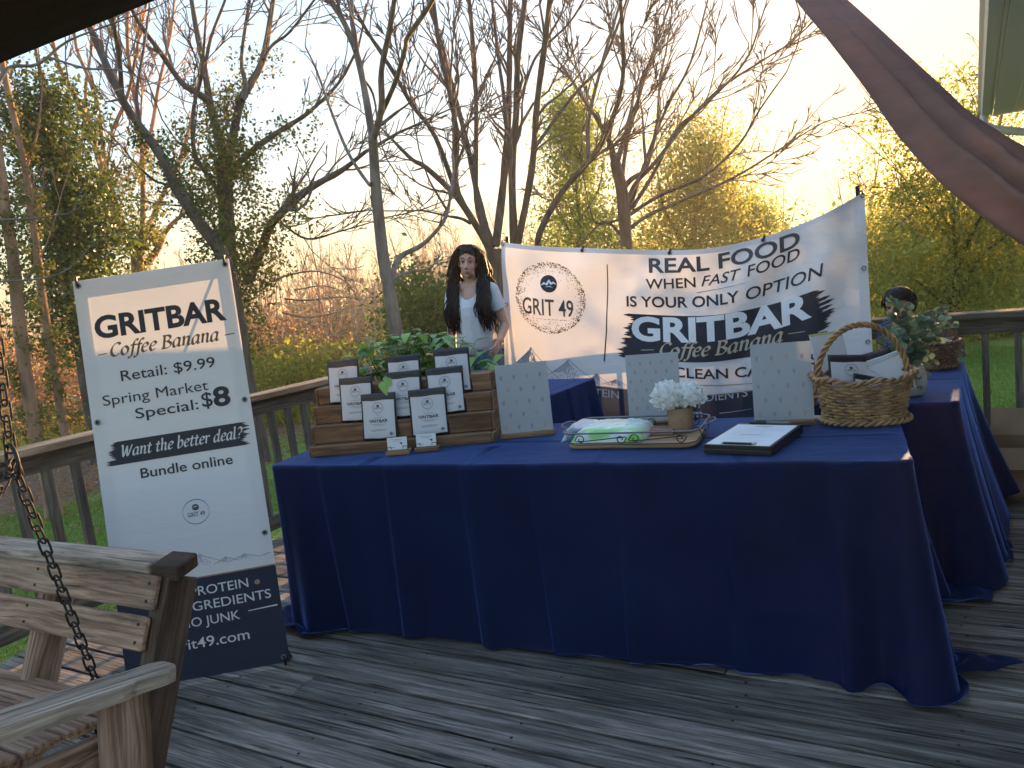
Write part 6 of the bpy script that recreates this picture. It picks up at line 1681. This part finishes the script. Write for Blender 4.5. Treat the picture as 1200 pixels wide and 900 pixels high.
# ------------------------------------------------------------------ wicker baskets
def basket(c, e, a, b, hgt, hh, rows, lab, mat, foot=True, hand_r=.0085, wave=0.0):
    """a, b half-axes at the rim; hh handle height above the rim"""
    e = e.normalized(); g = Vector((-e.y, e.x, 0)); root = empty("wicker_basket", c, label=lab, cat='basket')
    def P(t, k, rad=0.0, dz=0.0):      # t angle, k 0..1 height
        f = .80 + .20 * max(k, 0) ** .8 - .05 * math.sin(k * 3.1); return c + e * (math.cos(t) * (a * f + rad)) + g * (math.sin(t) * (b * f + rad)) + Vector((0, 0, .014 + k * hgt + dz + wave * k * (abs(math.cos(t)) ** 2)))
    NS = 30
    for i in range(NS):
        t = 2 * math.pi * i / NS; mb = MB(); mb.tube([P(t, k / 5) for k in range(6)], .0028, 5); mb.build("stake", mat, root)
    for j in range(rows):
        k = (j + .5) / rows; pts = []
        for i in range(NS * 3): 
            t = 2 * math.pi * i / (NS * 3); ph = math.cos(math.pi * (i / 3.0 + j)); pts.append(P(t, k, .0052 * ph, .0012 * math.sin(i * 1.7 + j)))
        mb = MB(); mb.tube(pts, hgt / rows * .50 * (1 + .1 * math.sin(j * 5)), 5, closed=True, flat=.75); mb.build("woven_strand", mat, root, smooth=True)
    # rim: a pair of twisted canes, foot ring likewise
    for (k, r, nm, cnt, dz) in ((1.02, .0062, "rim_cane", 2, 0), (-.03, .006, "foot_cane", 2, 0)):
        for s in range(cnt):
            n = 150; pts = []
            for i in range(n):
                t = 2 * math.pi * i / n; w_ = t * 17 + s * math.pi; ext = .014 if nm == "foot_cane" else .004; pts.append(P(t, k, ext + .006 * math.cos(w_), .006 * math.sin(w_) + (.012 * abs(math.sin(t * 3.5)) if nm == "rim_cane" and wave else 0)))
            mb = MB(); mb.tube(pts, r, 6, closed=True); mb.build(nm, mat, root, smooth=True)
    mb = MB(); n = 28; mb.v = [P(2 * math.pi * i / n, .0) for i in range(n)]; mb.f = [tuple(range(n))]; mb.v += [P(2 * math.pi * i / n, .0, 0, -.008) for i in range(n)]; mb.f += [tuple(range(2 * n - 1, n - 1, -1))] + [(i, n + i, n + (i + 1) % n, (i + 1) % n) for i in range(n)]
    mb.build("basket_floor", mat, root)
    # braided hoop handle from side to side, slightly crossways
    for s in range(3):
        pts = []; n = 90
        for i in range(n + 1):
            an = math.pi * i / n; cx = math.cos(an); z = max(0, math.sin(an)) ** .85 * hh
            q = c + e * (cx * a * .92 * (1 if z > 0 else 1)) + g * (b * .0 + .02 * cx) + Vector((0, 0, .014 + hgt * .72 + z + hgt * .28 * math.sin(an)))
            w_ = an * 16 + s * 2.09; rad = Vector((0, 0, 1)) * math.sin(an) + e * cx
            pts.append(q + rad * .0075 * math.cos(w_) + g * .0075 * math.sin(w_))
        mb = MB(); mb.tube(pts, hand_r * .62, 6); mb.build("handle_cane", mat, root, smooth=True)
    return P
M_WICK = plain("honey_wicker", L3(.33, .20, .095), .55, var=.45, scale=26, bump=.5, spec=.4)
M_WICKD = plain("brown_wicker", L3(.15, .08, .045), .6, var=.4, scale=26, bump=.4)
BC = (onz(970, 500, TZ0) + onz(1062, 500, TZ0)) / 2; be = (onz(1066, 500, TZ0) - onz(966, 503, TZ0)); be.z = 0; be.normalize(); bg_ = Vector((-be.y, be.x, 0)); BC = BC + bg_ * .085; BC.z = TZ0 + .004
basket(BC, be, .168, .115, .135, .205, 12, "honey-coloured wicker basket with a twisted hoop handle at the right end of the front table", M_WICK, wave=.018)
def basket_pouches():
    for (x, y, z, rz, rx, ry, s, lab) in ((-.035, .02, .035, .25, -.32, .10, .95, "black and white pouch standing in the wicker basket under the handle"), (.075, .045, .05, .1, -.35, -.22, .9, "pouch leaning to the right in the wicker basket beside the upright one"), (.02, -.03, .0, .3, -.5, .3, .8, "pouch lying low in the wicker basket, seen only through the weave")):
        o = copy_tree(PP); o['label'] = lab; o['group'] = "pouches in the wicker basket"; q = BC + be * x + bg_ * y + Vector((0, 0, z + .02)); o.matrix_basis = Matrix.Translation(q) @ Euler((rx, ry, math.atan2(be.y, be.x) + rz), 'XYZ').to_matrix().to_4x4() @ Matrix.Scale(s, 4)
    q = BC + be * .10 + bg_ * .07 + Vector((0, 0, .09)); t = empty("clear_pouch", q, label="shiny silver-topped packet at the back right of the wicker basket", cat='packet')
    m = Matrix.Translation(q + Vector((0, 0, .06))) @ Euler((-.35, -.35, math.atan2(be.y, be.x)), 'XYZ').to_matrix().to_4x4()
    link("packet_body", bevel_box_mesh("packet_body", (.12, .018, .15), M_LABEL, .006), t, m); link("top_strip", bevel_box_mesh("top_strip", (.121, .02, .02), M_STEEL, .003), t, m @ Matrix.Translation((0, 0, .068)))
basket_pouches()

# ------------------------------------------------------------------ eucalyptus in a pot, second basket, easel card
def eucalyptus():
    c = onz(1077, 466, TZ0); c.z = TZ0 + .004; c += Vector((.0, .06, 0))
    root = empty("vase", c, label="pale stoneware pot holding eucalyptus behind the wicker basket", cat='vase')
    mb = MB(); mb.lathe([(.048, 0), (.056, .01), (.062, .05), (.060, .09), (.050, .115), (.052, .122), (.046, .122), (.044, .10), (.05, .05), (.03, .012)], 32, c); mb.build("pot", M_STONE, root, smooth=True)
    R = random.Random(21); eu = empty("eucalyptus", c + Vector((0, 0, .11)), label="grey-green eucalyptus sprays spilling from the pale pot behind the basket", cat='plant')
    tips = [(1043, 349), (1062, 357), (1032, 400), (1025, 430), (1050, 385), (1075, 372), (1095, 385), (1060, 400), (1080, 410), (1100, 400), (1108, 372), (1118, 380), (1040, 425), (1085, 430), (1070, 440), (1055, 430), (1095, 425), (1047, 368), (1030, 385), (1066, 380), (1085, 392), (1075, 455), (1090, 440), (1050, 410), (1035, 415), (1104, 362), (1068, 420), (1083, 372)]
    for k, (x, y) in enumerate(tips):
        D = c.y + R.uniform(-.10, .10); t = at(x, y, D); b = c + Vector((0, 0, .11)); mid = b.lerp(t, .5) + Vector((0, 0, .05))
        P = smooth_path([b, mid, t], 6); mb = MB(); mb.tube([Vector(p) for p in P], [.0022 - .001 * i / len(P) for i in range(len(P))], 5); st = mb.build("stem", M_EUSTEM, eu)
        L_ = (t - b).length; n = max(5, int(L_ / .024))
        for i in range(n):
            f = .2 + .8 * i / (n - 1); j = min(len(P) - 2, int(f * (len(P) - 1))); p = Vector(P[j]).lerp(Vector(P[j + 1]), f * (len(P) - 1) - j) if f < 1 else t
            for s in (-1, 1):
                a = R.uniform(0, 6.28); d = Vector((math.cos(a), math.sin(a), R.uniform(-.2, .8))); mb = MB(); sz = R.uniform(.024, .038) * (1.0 if f < .95 else .8)
                leaf_mesh(mb, p, d, Vector((R.uniform(-.6, .6), -1, R.uniform(.0, 1))), sz, sz * .92, .15, .08, 5, True); mb.build("leaf", (M_EU, M_EU2)[R.random() < .4], eu, smooth=True)
M_STONE = plain("pale_stoneware", L3(.42, .41, .38), .6, var=.12, scale=40)
M_EU = plain("eucalyptus_leaf", L3(.10, .165, .11), .5, var=.2, scale=20, trans=.25); M_EU2 = plain("pale_eucalyptus_leaf", L3(.20, .30, .19), .5, var=.2, scale=20, trans=.3); M_EUSTEM = plain("eucalyptus_stem", L3(.16, .13, .07), .6)
eucalyptus()
c2 = onz(1100, 434, TZ0); c2.z = TZ0 + .004; c2 += Vector((.02, .06, 0))
basket(c2, Vector((.93, -.37, 0)), .105, .085, .11, .15, 9, "dark brown wicker basket with hoop handle at the far end behind the eucalyptus", M_WICKD, hand_r=.008)
def basket_filling():
    R = random.Random(5); 
    for k, (col, dx, dz, lab) in enumerate(((L3(.30, .52, .62), .03, .10, "pale blue tissue bundle in the dark far basket"), (L3(.34, .50, .36), -.02, .095, "pale green tissue bundle in the dark far basket"), (L3(.7, .72, .76), .06, .085, "white packet in the dark far basket"))):
        m = plain("tissue", col, .7); q = c2 + Vector((dx, -.02 + .03 * k, dz)); mb = MB(); mb.ell(q, (.04, .035, .038), 14, 9)
        mb.v = [q + (v - q) * (1 + .22 * math.sin(i * 2.3 + k)) for i, v in enumerate(mb.v)]; o = mb.build("tissue_bundle", m, None, Matrix.Translation(q)); tag(o, lab, 'tissue')
basket_filling()
def easel():
    q = onz(955, 476, TZ0); q.z = TZ0 + .003; e = Vector((.80, .25, 0)).normalized(); g = Vector((-e.y, e.x, 0)); lean = (Vector((0, 0, 1)) + g * .22 + e * .16).normalized()
    root = empty("tabletop_easel", q, label="small wooden easel behind the wicker basket, at the banner's right part", cat='easel')
    for s in (0, .17): board("leg", q + e * s - g * .0, q + e * (s * .75 + .03) + lean * .27, .014, .010, M_PINE2, root, up=g)
    board("leg", q + e * .10 + g * .14, q + e * .10 + lean * .24, .012, .010, M_PINE2, root, up=g)
    board("ledge", q + e * -.01 - g * .012 + lean * .035, q + e * .19 - g * .012 + lean * .035, .03, .010, M_PINE2, root)
    cdm = frame(q + e * .095 - g * .010 + lean * .175, e, lean); cdd = empty("price_card", q + lean * .04, label="plain white card leaning on the small easel behind the basket", cat='card')
    link("card", bevel_box_mesh("card", (.17, .24, .004), M_PAPER, .001), cdd, cdm)
    link("top_edge_strip", bevel_box_mesh("top_edge_strip", (.172, .010, .005), M_YSTRIP, .001), cdd, cdm @ Matrix.Translation((0, .118, .0)))
M_YSTRIP = plain("pale_yellow_tape", L3(.55, .58, .22), .6)
easel()
def side_box():
    q = onz(560, 470, TZ0); q = at(572, 466, 4.05); q.z = TZ0 + .003; e = Vector((.9, -.3, 0)).normalized()
    root = empty("wooden_crate", q, label="small wooden tray half hidden between the riser and the leftmost acrylic sign", cat='tray')
    g = Vector((-e.y, e.x, 0))
    for (a, b) in ((0, 0), (0, .12)): board("side_slat", q + g * b + Vector((0, 0, .025)), q + e * .22 + g * b + Vector((0, 0, .025)), .01, .045, M_RISER, root)
    for x in (.005, .215): board("end_slat", q + e * x + g * .006 + Vector((0, 0, .025)), q + e * x + g * .114 + Vector((0, 0, .025)), .01, .045, M_PINE2, root)
    board("bottom", q + g * .06 + e * .01 + Vector((0, 0, .004)), q + g * .06 + e * .21 + Vector((0, 0, .004)), .108, .006, M_RISER, root)
side_box()

# ------------------------------------------------------------------ cardboard boxes on the deck at the right
def cartons():
    q = onz(1163, 582, .0); e = Vector((.88, -.47, 0)).normalized(); e = N1.copy(); g = Vector((-e.y, e.x, 0)); Zv = Vector((0, 0, 1))
    root = empty("cardboard_box", q, label="open cardboard box on the deck beside the far table's trailing cloth", cat='box'); W, D, H = .34, .30, .26; q = q + Zv * .004
    def P(x, y, z): return q + e * x + g * y + Zv * z
    for a, b in (((0, 0), (W, 0)), ((0, D), (W, D)), ((0, .004), (0, D - .004)), ((W, .004), (W, D - .004))):
        board("side_panel", P(a[0], a[1], H / 2), P(b[0], b[1], H / 2), .005, H, M_BOX, root, bev=.0008)
    board("bottom_panel", P(.003, D / 2, .004), P(W - .003, D / 2, .004), D - .008, .004, M_BOX, root, bev=0)
    # flaps
    def flap(nm, a, b, d, w_):
        mb = MB(); a = Vector(a); b = Vector(b); d = d.normalized() * w_; n = (b - a).cross(d).normalized() * .0025; ins = (b - a).normalized() * .01
        v = [a, b, b + d - ins, a + d + ins]; mb.v = [p + n for p in v] + [p - n for p in v]; mb.f = [(0, 1, 2, 3), (7, 6, 5, 4), (0, 4, 5, 1), (1, 5, 6, 2), (2, 6, 7, 3), (3, 7, 4, 0)]; mb.build(nm, M_BOX, root, mw=frame(a, (b - a)))
    flap("flap", P(0, 0, H), P(0, D, H), -e * .35 + Zv, .19); flap("flap", P(0, D, H), P(W, D, H), g * .5 + Zv, .15); flap("flap", P(W, 0, H), P(W, D, H), e + Zv * .3, .15); flap("flap", P(0, 0, H), P(W, 0, H), -g * .9 - Zv * 1.2, .12)
    p = Print(lambda x, y, l: P(x, -.0025 - l, y))
    for x0, y0 in ((.06, .12), (.085, .12)):
        p.line('i', [(x0, y0), (x0, y0 + .03)], .005); p.poly('i', [(x0 - .008, y0 + .028), (x0 + .008, y0 + .028), (x0, y0 + .042)])
    p.poly('i', [(.05, .02), (.11, .02), (.11, .075), (.05, .075)])
    p.build(root, {'i': ("handling_marks", M_BROWNI, .001)})
    q2 = P(.30, .36, 0); r2 = empty("cardboard_box", q2, label="second brown cardboard box, dark inside, behind the open one at the right edge", cat='box')
    m = frame(q2 + Zv * .20, e); root_ = r2
    for a, b in (((0, 0), (.3, 0)), ((0, .25), (.3, .25)), ((0, .004), (0, .246)), ((.3, .004), (.3, .246))):
        board("side_panel", q2 + e * a[0] + g * a[1] + Zv * .2, q2 + e * b[0] + g * b[1] + Zv * .2, .005, .392, M_BOX, r2, bev=.0008)
    b3 = q2 + e * .05 + g * .05 + Zv * .01; o = empty("plastic_bag", b3, label="black plastic bag stuffed in the second cardboard box", cat='bag')
    mb = MB(); cq = q2 + e * .15 + g * .125 + Zv * .33; mb.ell(cq, (.11, .09, .12), 18, 12); R = random.Random(1); mb.v = [cq + (v - cq) * (1 + R.uniform(-.14, .10)) for v in mb.v]; mb.build("bag_body", M_BLACK, o)
    mb = MB(); mb.ell(cq + Zv * .10 + e * .04, (.04, .03, .04), 10, 6); mb.build("knot", M_LABEL, o)
cartons()

# ------------------------------------------------------------------ people
def solid(name, mb, mat, parent, voxel, smooth_it=3, cut=None, sub=0):
    """union of overlapping shapes remeshed into one continuous surface"""
    me = mesh_py("tmp", mb.v, mb.f); ob = bpy.data.objects.new("tmp", me); COL.objects.link(ob)
    r = ob.modifiers.new("r", 'REMESH'); r.mode = 'VOXEL'; r.voxel_size = voxel; r.use_smooth_shade = True
    s = ob.modifiers.new("s", 'SMOOTH'); s.factor = .5; s.iterations = smooth_it
    dg = bpy.context.evaluated_depsgraph_get(); m2 = bpy.data.meshes.new_from_object(ob.evaluated_get(dg)); bpy.data.objects.remove(ob)
    if cut:
        bm = bmesh.new(); bm.from_mesh(m2); bmesh.ops.delete(bm, geom=[v for v in bm.verts if cut(v.co)], context='VERTS'); bm.to_mesh(m2); bm.free()
    m2.name = name; m2.materials.clear(); m2.materials.append(mat); m2.polygons.foreach_set('use_smooth', [True] * len(m2.polygons))
    return m2

def hand(mb, w, d, palmn, s=1.0, curl=.5):
    """palm at wrist w pointing along d; palmn = palm normal"""
    d = d.normalized(); n = palmn.normalized(); sd = d.cross(n).normalized(); 
    for k in range(4):
        o = (k - 1.5) * .019 * s; mb.capsule(w + sd * o * .6 + d * .012 * s, w + sd * o + d * .075 * s, .0125 * s, .0115 * s, 8)
    for k, (ln) in enumerate((.060, .070, .065, .050)):
        o = (k - 1.5) * .020 * s; p = w + sd * o + d * .080 * s; c = curl * (1 + .12 * k)
        for j, f in enumerate((.45, .32, .23)):
            dd = d * math.cos(c * (j + .6)) + n * math.sin(c * (j + .6)); q = p + dd * ln * f * 1.25 * s; mb.capsule(p, q, (.0088 - .001 * j) * s, (.0082 - .001 * j) * s, 8); p = q
    p = w - sd * .020 * s + d * .02 * s; q = p + (d * .7 - sd * .75 + n * .35).normalized() * .042 * s; mb.capsule(p, q, .013 * s, .0105 * s, 8); mb.capsule(q, q + (d * .95 - sd * .25 + n * .4).normalized() * .032 * s, .0100 * s, .0080 * s, 8)

def person(kind):
    Zv = Vector((0, 0, 1))
    if kind == 'woman':
        loc = at(552, 340, 5.05); loc.z = 0; k = 1.0; rz = math.radians(-14)
        root = empty("person", loc, label="person with long wavy dark hair, white t-shirt and blue jeans beside the wide banner", cat='person')
    else:
        loc = at(1055, 352, 4.36); loc.z = -.0; k = .635; rz = math.radians(-50)
        root = empty("person", loc, label="child with short dark hair and blue patterned shirt, half hidden behind the eucalyptus", cat='person')
    V = Vector
    hd = V((0, -.012, 1.565)) ; hr = 1.0 if kind == 'woman' else 1.5      # children have bigger heads
    B = MB()
    # head and face
    def H(x, y, z): return hd + V((x, y, z)) * hr
    B.ell(H(0, .008, .022), (.071 * hr, .088 * hr, .088 * hr)); B.ell(H(0, -.025, -.035), (.055 * hr, .060 * hr, .066 * hr)); B.ell(H(0, -.056, -.082), (.022 * hr, .020 * hr, .018 * hr))
    B.capsule(H(-.034, -.040, -.068), H(.034, -.040, -.068), .019 * hr, .019 * hr, 10); 
    B.capsule(H(0, -.078, .012), H(0, -.096, -.026), .0085 * hr, .0115 * hr, 8); B.ell(H(-.010, -.088, -.031), (.0075 * hr,) * 3, 8, 6); B.ell(H(.010, -.088, -.031), (.0075 * hr,) * 3, 8, 6)
    for sx in (-1, 1):
        B.ell(H(sx * .034, -.058, -.022), (.020 * hr, .018 * hr, .019 * hr), 10, 8); B.capsule(H(sx * .012, -.077, .028), H(sx * .044, -.062, .026), .009 * hr, .008 * hr, 8); B.ell(H(sx * .072, .008, .0), (.009 * hr, .018 * hr, .030 * hr), 8, 8)
    B.capsule(H(-.016, -.080, -.053), H(.016, -.080, -.053), .0062 * hr, .0062 * hr, 8); B.capsule(H(-.013, -.078, -.063), H(.013, -.078, -.063), .0066 * hr, .0066 * hr, 8)
    nb = 1.40 if kind == 'woman' else 1.38
    B.capsule(V((0, .012, nb)), H(0, .012, -.05), .049, .047)
    # trunk
    def torso(m, g=0.0):
        m.ell((0, .005, 1.27), (.152 + g, .098 + g, .15 + g)); m.ell((0, .0, 1.12), (.128 + g, .092 + g, .14 + g)); m.ell((0, .008, .96), (.165 + g, .112 + g, .12 + g))
        m.capsule(V((-.135, .012, 1.375)), V((.135, .012, 1.375)), .045 + g, .045 + g); m.capsule(V((-.06, .0, 1.40)), V((.06, .0, 1.40)), .045 + g, .045 + g)
        if kind == 'woman':
            m.ell((0, -.050, 1.25), (.115 + g, .055 + g, .075 + g))
    torso(B)
    if kind == 'woman':
        SH = [(V((-.165, .012, 1.365)), V((-.215, .03, 1.105)), V((-.205, -.03, .865))), (V((.165, .012, 1.365)), V((.235, .02, 1.12)), V((.225, -.16, 1.03)))]
    else:
        SH = [(V((-.16, .012, 1.36)), V((-.20, .02, 1.10)), V((-.16, -.16, .98))), (V((.16, .012, 1.36)), V((.20, .02, 1.10)), V((.15, -.17, .98)))]
    for s_, e_, w_ in SH:
        B.capsule(s_, e_, .044, .035); B.capsule(e_, w_, .036, .025); hand(B, w_, (w_ - e_), V((1 if s_.x < 0 else -1, -.2, 0)), .95, .35)
    legs = [(V((sx * .088, .008, .93)), V((sx * .095, -.012, .50)), V((sx * .10, .03, .085))) for sx in (-1, 1)]
    for a, b_, c_ in legs:
        B.capsule(a, b_, .088, .056); B.capsule(b_, c_, .056, .036); B.capsule(c_ + V((0, .015, -.04)), c_ + V((0, -.13, -.055)), .036, .026)
    vox = .0048 if kind == 'woman' else .006
    # head turn and tilt: applied to all head shapes together
    T = Matrix.Translation(loc) @ Matrix.Rotation(rz, 4, 'Z') @ Matrix.Scale(k, 4) @ (Matrix.Scale(.86, 4, Vector((1, 0, 0))) if kind == 'woman' else Matrix.Identity(4))
    ht = Matrix.Translation(hd - V((0, 0, .09))) @ Euler((math.radians(2), math.radians(5 if kind == 'woman' else -6), math.radians(9 if kind == 'woman' else 0)), 'XYZ').to_matrix().to_4x4() @ Matrix.Translation(-hd + V((0, 0, .09)))
    def headblend(v):
        f = max(0, min(1, (v.z - 1.43) / .06)); return v.lerp(ht @ v, f)
    B.v = [headblend(v) for v in B.v]
    me = solid("body", B, M_SKIN, root, vox, 2); me.transform(T); me.transform(Matrix.Translation(-loc)); link("body", me, root, Matrix.Translation(loc))
    def part(nm, mb, mt, vx=.007, cut=None, sm=2):
        m = solid(nm, mb, mt, root, vx, sm, cut); m.transform(Matrix.Translation(-loc) @ T); return link(nm, m, root, Matrix.Translation(loc))
    # shirt
    S = MB(); torso(S, .011)
    for s_, e_, w_ in SH: S.capsule(s_, s_.lerp(e_, .52), .056, .060)
    S.capsule(V((0, .01, .98)), V((0, .005, 1.1)), .11, .10)
    S.ell((0, .003, 1.03), (.178, .128, .11)); S.capsule(V((0, -.01, 1.05)), V((0, -.01, 1.22)), .150, .150)
    dirs = [(s_, (e_ - s_).normalized(), (e_ - s_).length * .56) for s_, e_, w_ in SH]
    def cutS(v):
        if v.z < .955: return True
        if (V((v.x, v.y - .0, 0)).length < .075 and v.z > 1.385) or (v.y < .0 and v.z > 1.325 and (v.x / .075) ** 2 + ((v.z - 1.42) / .095) ** 2 < 1): return True
        for s_, d, l in dirs:
            if abs(v.x) > .15 and (v - s_).dot(d) > l: return True
        return False
    part("shirt", S, M_TEE if kind == 'woman' else M_BLUESHIRT, .006, cutS, 4)
    J = MB(); J.ell((0, .008, .955), (.178, .126, .105)); 
    for a, b_, c_ in legs: J.capsule(a, b_, .099, .068); J.capsule(b_, c_ + V((0, 0, .02)), .068, .058)
    part("jeans", J, M_DENIM, .008, lambda v: v.z > 1.005 or v.z < .07, 3)
    Sh = MB()
    for a, b_, c_ in legs: Sh.capsule(c_ + V((0, .02, -.035)), c_ + V((0, -.14, -.05)), .044, .036)
    part("shoes", Sh, M_BLACK, .008)
    # face details
    def small(nm, fn, mt):
        m = MB(); fn(m); m.v = [T @ headblend(v) for v in m.v]; return m.build(nm, mt, root, Matrix.Translation(loc), smooth=True)
    for sx in (-1, 1):
        small("eye", lambda m: m.ell(H(sx * .030, -.069, .006), (.0125 * hr, .008 * hr, .0075 * hr), 12, 8), M_EYEW)
        small("iris", lambda m: m.ell(H(sx * .030 + .002, -.0745, .006), (.0058 * hr, .004 * hr, .0062 * hr), 10, 8), M_HAIR)
        small("eyebrow", lambda m: m.tube([H(sx * .014, -.084, .031), H(sx * .030, -.080, .037), H(sx * .047, -.066, .031)], [.003 * hr, .0034 * hr, .0015 * hr], 6), M_HAIR)
        small("eyelid", lambda m: m.tube([H(sx * .018, -.0775, .010), H(sx * .030, -.080, .0145), H(sx * .043, -.070, .010)], .0022 * hr, 6), M_HAIR)
    small("lips", lambda m: (m.tube([H(-.021, -.080, -.056), H(-.008, -.0885, -.053), H(0, -.089, -.0545), H(.008, -.0885, -.053), H(.021, -.080, -.056)], [.0016 * hr, .0038 * hr, .0035 * hr, .0038 * hr, .0016 * hr], 8),
                             m.tube([H(-.019, -.080, -.058), H(0, -.088, -.0625), H(.019, -.080, -.058)], [.0016 * hr, .0044 * hr, .0016 * hr], 8)), M_LIP)
    # hair
    R = random.Random(33)
    if kind == 'woman':
        C = MB(); C.ell(H(0, .020, .036), (.083, .094, .090), 20, 14); C.ell(H(0, .05, -.03), (.080, .060, .10)); m = solid("hair", C, M_HAIR, root, .007, 3, lambda v: v.y < -.050 and v.z < hd.z + .062 - .4 * abs(v.x) and abs(v.x) < .064)
        for v in m.vertices: v.co = T @ headblend(v.co) - loc
        link("hair", m, root, Matrix.Translation(loc))
        L = MB()
        for i in range(620):
            sgn = -1 if R.random() < .5 else 1; a = R.uniform(.25, 1.0) if R.random() < .75 else R.uniform(.9, 1.5)      # angle from the parting round to the back
            fr = a < .75
            x0 = sgn * R.uniform(.0, .03); y0_ = R.uniform(-.078, .05); p0 = H(x0, y0_, .118 - .9 * max(0, -y0_ - .035))
            out = R.uniform(.080, .132) ; yb = (-.028 + .08 * a + R.uniform(-.014, .02))
            p1 = H(sgn * (.030 + .35 * out), yb * .9 - .010, .104 - .25 * (out - .08)); p2 = H(sgn * out * .90, yb, .035); p3 = H(sgn * (out + R.uniform(.0, .035)), yb - .0, -.07)
            xe = sgn * R.uniform(.050, .175) if fr else sgn * R.uniform(.0, .18)
            y4 = -.085 + R.uniform(-.035, .02) if fr else .10; zl = R.uniform(1.10, 1.22) if fr else R.uniform(1.08, 1.3)
            if sgn < 0 and fr: zl -= .0
            p4 = V((sgn * R.uniform(.085, .165) if fr else xe, y4 * .75, 1.38)); p5 = V((xe * .9 + sgn * .02, y4 - .028 if fr else y4 + .02, 1.26)); p6 = V((xe + (.02 if sgn > 0 else 0), y4 - .02 if fr else y4, zl))
            P = smooth_path([p0, p1, p2, p3, p4, p5, p6], 5); ph, am = R.uniform(0, 6), R.uniform(.006, .018); n = len(P)
            P = [V(q) + V((math.sin(ph + j * .5) * am, math.cos(ph + j * .45) * am * .6, 0)) * min(1, j / 10) for j, q in enumerate(P)]
            L.tube(P, [.0072 * (1 - .75 * j / n) + .0006 for j in range(n)], 5)
        L.v = [T @ headblend(v) for v in L.v]; L.build("hair_locks", M_HAIR, root, Matrix.Translation(loc), smooth=True)
    else:
        C = MB(); C.ell(H(0, .016, .038), (.092 * hr, .104 * hr, .088 * hr), 20, 14); C.ell(H(0, .04, .0), (.088 * hr, .080 * hr, .08 * hr)); m = solid("hair", C, M_HAIR, root, .007, 3, lambda v: v.y < -.058 * hr and v.z < hd.z + .038 * hr and abs(v.x) < .07 * hr)
        for v in m.vertices: v.co = T @ headblend(v.co) - loc
        link("hair", m, root, Matrix.Translation(loc))
        L = MB()
        for i in range(260):
            a = R.uniform(0, 6.28); el = R.uniform(0.0, 1.2); d = V((math.cos(a) * math.cos(el), math.sin(a) * math.cos(el), math.sin(el))); q = H(0, .014, .038); p0 = q + V((d.x * .09, d.y * .102, d.z * .088)) * hr
            if d.y < -.6 and el < .4: continue
            L.tube([p0, p0 + V((d.x * .012, d.y * .012, -.02)), p0 + V((d.x * .014, d.y * .014, -.05))], [.006, .005, .001], 4)
        L.v = [T @ headblend(v) for v in L.v]; L.build("hair_tufts", M_HAIR, root, Matrix.Translation(loc), smooth=True)
M_EYEW = plain("eye_white", L3(.45, .42, .40), .3, var=.02); M_LIP = plain("lip", L3(.36, .15, .13), .45, var=.05)
def shirt_mat():
    m, n, b = mat_base("blue_patterned_cotton"); tc = N(n, 'ShaderNodeTexCoord'); v = N(n, 'ShaderNodeTexVoronoi'); v.inputs['Scale'].default_value = 26; n.links.new(tc.outputs['Object'], v.inputs['Vector'])
    r = ramp(n, [(.0, L3(.25, .40, .55)), (.22, L3(.04, .10, .33)), (.5, L3(.02, .05, .2))], v.outputs['Distance']); n.links.new(r.outputs[0], b.inputs['Base Color']); b.inputs['Roughness'].default_value = .85; return m
M_BLUESHIRT = shirt_mat()
person('woman'); person('child')
bpy.context.view_layer.update()

# ------------------------------------------------------------------ evening haze
def haze():
    m = bpy.data.materials.new("haze_air"); m.use_nodes = True; n = m.node_tree; n.nodes.remove(n.nodes['Principled BSDF'])
    v = n.nodes.new('ShaderNodeVolumePrincipled'); v.inputs['Density'].default_value = HAZE; v.inputs['Color'].default_value = (1, .94, .86, 1); v.inputs['Anisotropy'].default_value = .4
    n.links.new(v.outputs[0], n.nodes['Material Output'].inputs['Volume'])
    mb = MB(); mb.box((0, 55, 8), (346, 236, 26)); o = mb.build("haze", m); tag(o, kind='stuff')
HAZE = .0013
haze()
